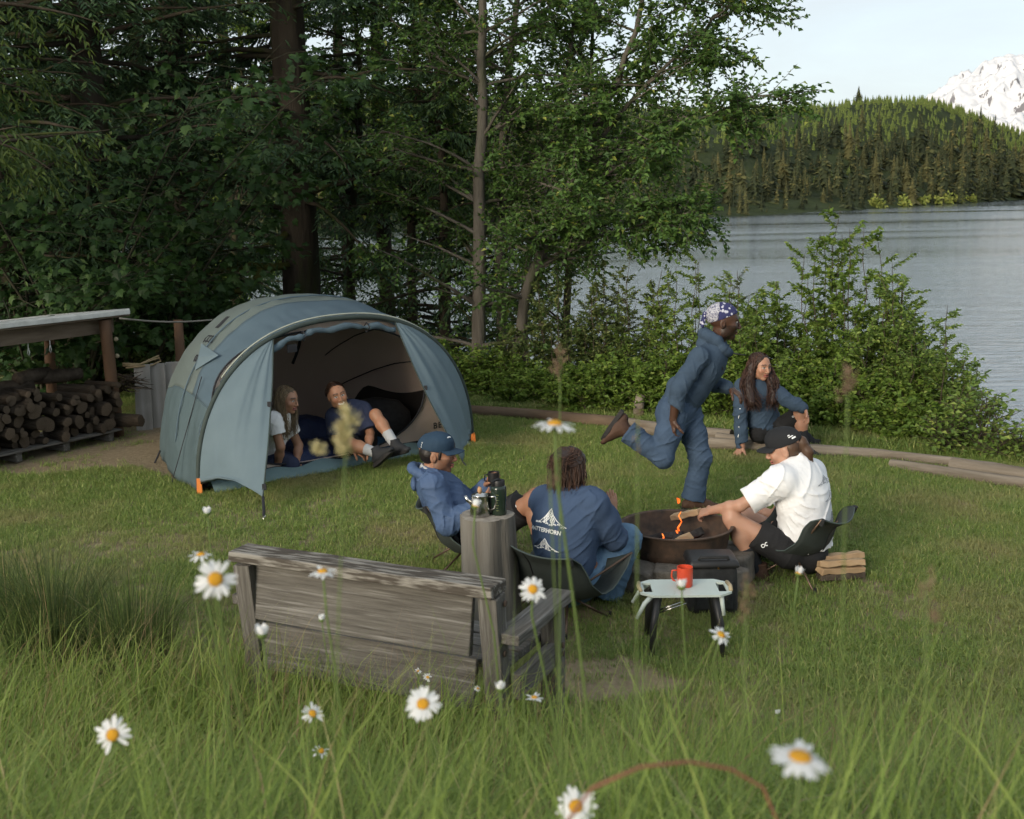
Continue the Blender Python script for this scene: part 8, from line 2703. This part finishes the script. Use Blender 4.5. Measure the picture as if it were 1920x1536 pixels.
def build_lawn():
    r_ = np.random.default_rng(5)
    kinds = []
    for k in range(8):
        n = 22
        a = r_.uniform(0, 6.28, n); rr = .055 * np.sqrt(r_.uniform(0, 1, n))
        base = np.stack([rr * np.cos(a), rr * np.sin(a), np.full(n, -.004)], -1)
        az = r_.uniform(0, 6.28, n); d = np.stack([np.cos(az), np.sin(az), az * 0], -1)
        V, F, rd = blades(base, d, r_.uniform(.022, .062, n), r_.uniform(.003, .0048, n), r_.uniform(.3, 1.7, n), 2, np.clip(r_.normal(.45 + .1 * math.sin(k), .26, n), 0, 1), r_.uniform(-.8, .8, n))
        me = np_mesh('lawn_clump', V, F, attrs={'rnd': rd})
        kinds.append(me)
    N = 120000
    Y = np.sqrt(r_.uniform(4.0 ** 2, 16.0 ** 2, N)); X = r_.uniform(-1, 1, N) * (.50 * Y + .9)
    e = Y - edgeY(X)
    loc = np.stack([X - T_O.x, Y - T_O.y], -1)
    ta = loc @ np.array([T_a.x, T_a.y]); tn = loc @ np.array([T_n.x, T_n.y])
    intent = (np.abs(ta) < 1.42) & (tn < -.02) & (tn > -2.3)
    fire = np.hypot(X - FIRE.x, Y - FIRE.y) < .44
    shed = ((X + 4.3) / 1.7) ** 2 + ((Y - 11.9) / 1.1) ** 2 < .9 + .5 * noise2(X * 3, Y * 3, 8)
    sand = ((X - .42) / .40) ** 2 + ((Y - 5.75) / .28) ** 2 < .7 + .6 * noise2(X * 9, Y * 9, 8)
    keep = (e < .5) & ~intent & ~fire & ~(shed & (r_.uniform(size=N) < .93)) & ~(sand & (r_.uniform(size=N) < .9))
    worn = np.zeros(N)
    for cx, cy, rx, ry in ((1.0, 7.6, .8, .65), (-1.9, 9.2, 1.0, .5), (.3, 6.7, .5, .4), (1.9, 7.2, .5, .4), (-2.6, 8.3, 1.1, .5), (-1.0, 6.6, .8, .35)):
        worn = np.maximum(worn, np.exp(-(((X - cx) / rx) ** 2 + ((Y - cy) / ry) ** 2)))
    keep &= r_.uniform(size=N) > worn * (.3 + .6 * fbm(X * 4, Y * 4, 3, 19))
    thin = fbm(X * .85, Y * .85, 3, 15) > .56
    keep &= ~(thin & (r_.uniform(size=N) < .25))
    X, Y = X[keep], Y[keep]
    pts = np.stack([X, Y, gz(X, Y)], -1)
    scl = r_.uniform(.7, 1.25, len(X)) * (.75 + .6 * fbm(X * 1.3, Y * 1.3, 3, 9)) * np.where(Y - edgeY(X) > -.5, 1.9, 1.0) * np.where(X > 1.5, 1.15, 1.0)
    gn_scatter('lawn_grass', pts, r_.uniform(0, 6.28, len(X)), scl, r_.integers(0, 8, len(X)), kinds, M_lawn_blade, 'short green lawn grass with dry yellow patches', tilt=r_.normal(0, .12, len(X)))
build_lawn()

def build_meadow():
    r_ = np.random.default_rng(6)
    def tall(X, Y):
        left = smooth01(-.3, -1.6, X)
        lim = 4.5 + 1.0 * left + .75 * smooth01(.7, -.2, X) + .5 * (fbm(X * .9 + 3, Y * .3, 3, 2) - .5)
        return 1 - smooth01(lim - .7, lim + .55, Y)
    parts = []
    def sow(n, y0, y1, hmin, hmax, w0, w1, seg, rnd_mu, bmin, bmax, power=1.0, cut=True):
        Y = y0 + (y1 - y0) * r_.uniform(0, 1, n) ** power; X = r_.uniform(-1, 1, n) * (.47 * Y + .7)
        T = tall(X, Y)
        k = r_.uniform(size=n) < T
        X, Y, T = X[k], Y[k], T[k]; m = len(X)
        clump = fbm(X * 2.5, Y * 2.5, 3, 4)
        L = r_.uniform(hmin, hmax, m) * (.45 + .55 * T) * (.65 + .7 * clump)
        base = np.stack([X, Y, gz(X, Y) - .02], -1)
        az = r_.normal(.6, 1.3, m); d = np.stack([np.cos(az), np.sin(az), az * 0], -1)
        rd = np.clip(r_.normal(rnd_mu, .24, m) + .25 * (clump - .47), 0, 1)
        parts.append(blades(base, d, L, r_.uniform(w0, w1, m), r_.uniform(bmin, bmax, m), seg, rd, r_.uniform(-1.2, 1.2, m)))
    sow(17000, 1.0, 3.2, .30, .84, .004, .0085, 5, .42, .25, 1.8)
    sow(42000, 2.2, 5.6, .16, .66, .0035, .0075, 4, .42, .25, 1.9)
    sow(16000, 1.2, 5.8, .08, .24, .003, .006, 3, .40, .4, 2.2)
    sow(1500, 1.6, 5.2, .22, .62, .009, .015, 5, .6, .5, 1.9)
    sow(6000, 2.0, 5.8, .35, .80, .002, .0034, 5, .88, .2, 1.3)
    off = 0; Vs = []; Fs = []; Rs = []
    for V, F, R_ in parts: Vs.append(V); Fs.append(F + off); Rs.append(R_); off += len(V)
    o = mobj('meadow_grass', np.concatenate(Vs), np.concatenate(Fs), M_tall_blade, attrs={'rnd': np.concatenate(Rs)})
    tag(o, 'tall uncut meadow grass on the bank in front of the bench', None, None, 'stuff')
    # thin upright stalks that rise in front of the camp
    n = 420
    Y = r_.uniform(1.3, 4.2, n); X = r_.uniform(-1, 1, n) * (.44 * Y + .2)
    base = np.stack([X, Y, gz(X, Y) - .02], -1)
    az = r_.normal(.5, 1.2, n); d = np.stack([np.cos(az), np.sin(az), az * 0], -1)
    parts = [blades(base, d, r_.uniform(.55, 1.02, n) , r_.uniform(.0026, .0045, n), r_.uniform(.08, .7, n), 7, np.clip(r_.normal(.3, .3, n), 0, 1), r_.uniform(-1, 1, n))]
    V, F, R_ = parts[0]
    o = mobj('grass_stalks', V, F, M_tall_blade, attrs={'rnd': R_ * .8})
    tag(o, 'thin upright grass stalks rising in front of the camp', None, None, 'stuff')
build_meadow()

def build_rushes():
    for k, (x, Y, n, sp, hh, lab) in enumerate(((55, 6.25, 800, .42, .76, 'dense dark rush clump at the left edge of the meadow'), (205, 6.0, 700, .38, .68, 'dark rush clump with dry tips left of the bench'), (425, 4.9, 160, .10, .62, 'small upright rush tuft just behind the left bench end'), (-30, 6.9, 260, .3, .6, 'far rush clump cut by the left picture edge'))):
        r_ = np.random.default_rng(90 + k)
        c = gp(x, Y, -.03)
        a = r_.uniform(0, 6.28, n); rr = sp * np.sqrt(r_.uniform(0, 1, n)) * .6
        base = np.stack([rr * np.cos(a), rr * np.sin(a), a * 0], -1)
        d = np.stack([np.cos(a), np.sin(a), a * 0], -1)
        V, F, R_ = blades(base, d, r_.uniform(.5, 1.08, n) * hh, r_.uniform(.003, .0048, n), r_.uniform(.05, 1.1, n), 4, np.clip(r_.normal(.42, .28, n), 0, 1), r_.uniform(-1, 1, n))
        root = empty('rush_clump', c, lab, 'grass tuft', 'rush clumps')
        mobj('leaves', V, F, M_rush, root, attrs={'rnd': R_})
build_rushes()

# ------------------------------------------------------------------ ox-eye daisies
M_petal = leaf_mat('petal', [(0, (.70, .71, .72)), (1, (.80, .80, .80))], .35, .6)
M_disc = mat('daisy_disc', (.62, .33, .02), (.48, .22, .012), scale=220, rough=.9, bump=.8, bscale=400, bdist=.001)
M_stem = mat('daisy_stem', (.10, .15, .035), (.08, .12, .03), scale=30, rough=.7)
def petal_mesh(bow):
    nx, ny = 5, 2; V = []; F = []
    prof = [0.30, .72, .95, 1.0, .86, .30]
    for i in range(nx + 1):
        t = i / nx
        for j in range(ny + 1):
            s = -1 + j
            V.append((t, s * .17 * prof[i], -bow * t * t + .03 * (s * s) + (.02 if i == nx and s == 0 else 0)))
    for i in range(nx):
        for j in range(ny): q = i * (ny + 1) + j; F.append((q, q + ny + 1, q + ny + 2, q + 1))
    me = np_mesh('petal', np.array(V), np.array(F), True, {'rnd': np.full(len(V), .6)})
    me.materials.append(M_petal); return me
def build_daisies():
    pet = [petal_mesh(.05), petal_mesh(.22), petal_mesh(-.15)]
    b = MB(); prof = [(1.0, 0), (.92, .22), (.7, .40), (.35, .50), (.0, .47)]
    b.lathe(prof, 14, close=True); dm = b.build('disc', M_disc, None, smooth=True).data; bpy.data.objects.remove(bpy.data.objects['disc'])
    b = MB(); b.lathe([(.15, -.75), (.75, -.55), (1.1, -.1), (1.05, .0)], 12, close=True); cm = b.build('calyx', M_stem, None, smooth=True).data; bpy.data.objects.remove(bpy.data.objects['calyx'])
    r_ = random.Random(40)
    # photo pixel x, y, width in pixels, diameter m, view: how far the flower turns to the camera (0 up .. 1 facing), yaw, petals, label
    D = [(404, 1086, 84, .050, .85, .2, 15, 'large open daisy with petals missing in front of the left bench end'),
         (377, 1040, 48, .044, .0, 0, 14, 'daisy seen edge on just above the large one at the left bench end'),
         (605, 1072, 58, .046, .0, 0, 18, 'daisy seen from the side against the bench top rail'),
         (1040, 795, 84, .056, .04, .1, 20, 'high daisy seen from the side in front of the lawn left of the runner'),
         (999, 1105, 56, .046, .75, .3, 18, 'daisy facing the camera above the bench armrest'),
         (211, 1378, 72, .050, .90, -.4, 13, 'ragged daisy with a gap in its petals at the lower left'),
         (586, 1338, 46, .044, .55, .6, 12, 'half turned daisy below the middle of the bench'),
         (793, 1320, 72, .050, .55, .0, 20, 'daisy tilted up below the bench backrest'),
         (602, 1408, 36, .042, .45, .4, 9, 'small worn daisy low in the grass below the bench'),
         (1352, 1190, 48, .046, .35, .7, 15, 'tilted daisy below the pale table'),
         (1497, 1076, 38, .042, -.35, .3, 11, 'cupped daisy seen from outside in front of the white shirt chair'),
         (1500, 1420, 130, .056, .06, .15, 20, 'largest daisy, blurred, at the lower right'),
         (1080, 1512, 80, .052, .70, .0, 19, 'daisy at the bottom edge of the picture'),
         (1002, 1308, 36, .042, .0, 0, 14, 'flat daisy beside the right bench leg'),
         (802, 1270, 20, .034, .4, .3, 11, 'small daisy under the bench backrest, right of a smaller one'),
         (784, 1258, 14, .026, .4, .3, 9, 'tiny daisy under the bench backrest'),
         (896, 1291, 15, .028, .4, .3, 9, 'tiny daisy beside the right bench post'),
         (891, 950, 40, .040, -.5, .1, 15, 'closing white daisy, blurred, in front of the kettle')]
    buds = [(388, 960, 17, .020, 'round white daisy bud in front of the lawn below the tent'), (491, 1186, 26, .022, 'white daisy bud in front of the left end of the bench back'), (603, 1160, 14, .016, 'tiny daisy bud before the middle of the bench back'),
            (938, 1289, 20, .020, 'white daisy bud beside the right bench post'), (1278, 1097, 22, .020, 'white daisy bud just before the red mug'), (1458, 1337, 12, .016, 'tiny daisy bud low in the grass right of the table')]
    def stem(root, top, dirn, r0=.0017):
        base = Vector((top.x + r_.uniform(-.06, .06), top.y + r_.uniform(.0, .12), 0)); base.z = g(base.x, base.y) - .02
        root.location = base
        m = MB(); n = 9; pts = []
        for i in range(n + 1):
            t = i / n
            p = base.lerp(top, t) + Vector((.03 * math.sin(math.pi * t), .02 * math.sin(math.pi * t), 0)) * r_.uniform(.9, 1.1)
            pts.append(p - base)
        pts[-2] = pts[-1] - dirn * .035 + (pts[-2] - pts[-1]) * .3
        m.tube(pts, [r0 * (1.4 - .4 * i / n) for i in range(n + 1)], 6); m.build('stem', M_stem, root, smooth=True)
        return base
    for k, (px, py, w, dia, turn, yaw, npet, lab) in enumerate(D):
        Yd = FPX * dia / w
        # w is measured across the distance along the view axis
        d = _f + _r * ((px - 960) / FPX) + _u * ((768 - py) / FPX)
        top = Vector((0, 0, CAMZ)) + d * Yd
        root = empty('daisy', (0, 0, 0), lab, 'daisy', 'ox-eye daisies in the meadow')
        tocam = (Vector((0, 0, CAMZ)) - top).normalized()
        nrm = (Vector((0, 0, 1)) * (1 - abs(turn)) + tocam * turn + Vector((yaw * .6, 0, 0))).normalized()
        if turn < 0: nrm = (Vector((.3, .25, .9))).normalized()
        base = stem(root, top, nrm)
        q = nrm.to_track_quat('Z', 'Y'); rd = dia * .17
        for nm, me in (('disc', dm), ('calyx', cm)):
            o = link(bpy.data.objects.new(nm, me), root); o.location = top - base; o.rotation_mode = 'QUATERNION'; o.rotation_quaternion = q; o.scale = (rd, rd, rd)
        gap = r_.uniform(0, 6.28)
        for i in range(npet):
            a = 2 * math.pi * i / npet + r_.uniform(-.09, .09)
            if npet < 16: a = gap + a * (.86 if npet < 14 else .95)
            o = link(bpy.data.objects.new('petal', pet[r_.choice((0, 0, 1))] if turn >= 0 else pet[2]), root)
            Lp = (dia / 2 - rd * .8) * r_.uniform(.74, 1.10)
            lift = (r_.uniform(-.40, .22) if turn >= 0 else r_.uniform(1.1, 1.38))
            o.rotation_mode = 'QUATERNION'
            from mathutils import Quaternion
            o.rotation_quaternion = q @ Quaternion((0, 0, 1), a) @ Quaternion((0, 1, 0), -lift)
            o.location = (top - base) + q @ (Quaternion((0, 0, 1), a) @ Vector((rd * .8, 0, .0)))
            o.scale = (Lp, Lp * r_.uniform(.85, 1.15), Lp)
    for px, py, w, dia, lab in buds:
        Yd = FPX * dia / w; d = _f + _r * ((px - 960) / FPX) + _u * ((768 - py) / FPX); top = Vector((0, 0, CAMZ)) + d * Yd
        root = empty('daisy_bud', (0, 0, 0), lab, 'daisy', 'daisy buds in the meadow')
        base = stem(root, top, Vector((0, 0, 1)), .0014)
        R_ = dia / 2; from mathutils import Quaternion
        for i in range(11):
            a = 2 * math.pi * i / 11 + r_.uniform(-.15, .15)
            o = link(bpy.data.objects.new('petal', pet[2]), root)
            o.rotation_mode = 'QUATERNION'; o.rotation_quaternion = Quaternion((0, 0, 1), a) @ Quaternion((0, 1, 0), -r_.uniform(.95, 1.4))
            o.location = (top - base) + Quaternion((0, 0, 1), a) @ Vector((R_ * .5, 0, -R_ * .45)); Lp = R_ * r_.uniform(1.2, 1.65); o.scale = (Lp, Lp * 1.5, Lp)
        m = MB(); m.lathe([(.2 * R_, -.95 * R_), (.62 * R_, -.75 * R_), (.8 * R_, -.25 * R_), (.7 * R_, -.1 * R_)], 12, None, top - base); m.build('calyx', M_stem, root, smooth=True)
build_daisies()

# ------------------------------------------------------------------ flowering grasses close to the lens
def build_seed_heads():
    M_pale = leaf_mat('cocksfoot_head', [(0, (.38, .34, .16)), (1, (.62, .56, .33))], .35, .7)
    M_brown = leaf_mat('brown_head', [(0, (.13, .085, .055)), (1, (.26, .19, .12))], .3, .8)
    def head(lab, tipx, tipy, Y, footx, clusters, m_, sp=.012, n=70, stalk=(.16, .18, .05), nm='seeding_grass'):
        r_ = np.random.default_rng(int(tipx))
        top = P(tipx, tipy, Y=Y); bx = P(footx, 1500, Y=Y).x
        base = Vector((bx, Y, g(bx, Y) - .02))
        root = empty(nm, base, lab, 'grass stalk', 'flowering grass stalks')
        m = MB(); pts = [base.lerp(top, t) + Vector(((top.x - base.x) * (t * t - t) * .6, 0, 0)) - base for t in np.linspace(0, 1, 12)]
        m.tube(pts, [.0015 - .0008 * i / 11 for i in range(12)], 6); m.build('stalk', M_stem, root, smooth=True)
        Vs = []; Fs = []; Rs = []; off = 0
        for (cx, cy, rad, elong) in clusters:
            c = np.array(P(cx, cy, Y=Y) - base); k = int(n * rad / sp)
            d = r_.normal(size=(k, 3)); d = _unit(d) * r_.uniform(.15, 1, (k, 1)) * np.array([rad, rad, rad * elong])
            V, F, R_ = leaf_arrays(c + d, d * .6 + np.array([0, 0, rad]) + r_.normal(0, rad * .3, (k, 3)), r_.normal(size=(k, 3)), .008, .0032, r_.uniform(0, 1, k))
            Vs.append(V); Fs.append(F + off); Rs.append(R_); off += len(V)
        mobj('seed_head', np.concatenate(Vs), np.concatenate(Fs), m_, root, attrs={'rnd': np.concatenate(Rs)})
    head('pale clustered grass head in front of the smiling person at the tent', 652, 764, 1.12, 560, [(650, 778, .007, 1.2), (657, 795, .008, 1.1), (640, 806, .007, 1), (650, 818, .007, 1), (640, 836, .008, 1.1), (644, 850, .006, 1), (598, 846, .006, 1)], M_pale)
    head('soft pale grass plume left of the runner', 1050, 650, 1.6, 1046, [(1050, 665, .008, 1.8), (1047, 690, .009, 1.4), (1042, 700, .007, 1.4)], M_brown, n=45)
    head('blurred brown grass plume in front of the willow', 1590, 700, 1.1, 1580, [(1592, 712, .007, 1.8), (1584, 735, .006, 1.8)], M_brown, n=40)
    head('dark blurred dock stalk at the right in front of the lawn', 1735, 1080, .85, 1800, [(1738, 1110, .005, 3.0), (1750, 1170, .005, 3.0)], M_brown, n=30)
    head('tall brown stalk crossing the navy mountain print', 1030, 880, 1.25, 1075, [(1035, 905, .004, 3)], M_brown, n=26)
    head('pale grass spike before the lawn right of the table', 1400, 1090, 1.05, 1385, [(1402, 1112, .006, 2.2), (1396, 1150, .006, 2.2)], M_brown, n=34)
    head('thin pale spike crossing the raised shoe of the runner', 1196, 770, 1.15, 1190, [(1197, 800, .0035, 5), (1196, 850, .003, 5)], M_brown, n=26)
    # reddish bent stem arching at the bottom of the picture
    pts = [P(1060, 1545, Y=.95), P(1110, 1478, Y=.95), P(1200, 1438, Y=.97), P(1290, 1428, Y=1.0), P(1370, 1442, Y=1.02), P(1430, 1476, Y=1.03), P(1460, 1545, Y=1.03)]
    base = Vector((pts[0].x, pts[0].y, g(pts[0].x, pts[0].y)))
    foot = base - Vector((.02, -.02, .02)); end = pts[-1] + Vector((.04, .05, -.18))
    m = MB(); m.tube([foot - base] + [p - base for p in pts] + [end - base], [.0018, .0018, .0018, .0017, .0017, .0016, .0015, .0013, .001], 7)
    root = empty('arching_weed', base, 'reddish bent stem arching above the bottom edge', 'weed')
    m.build('stem', mat('red_stem', (.22, .085, .05), (.16, .07, .04), scale=30, rough=.7), root, smooth=True)
build_seed_heads()
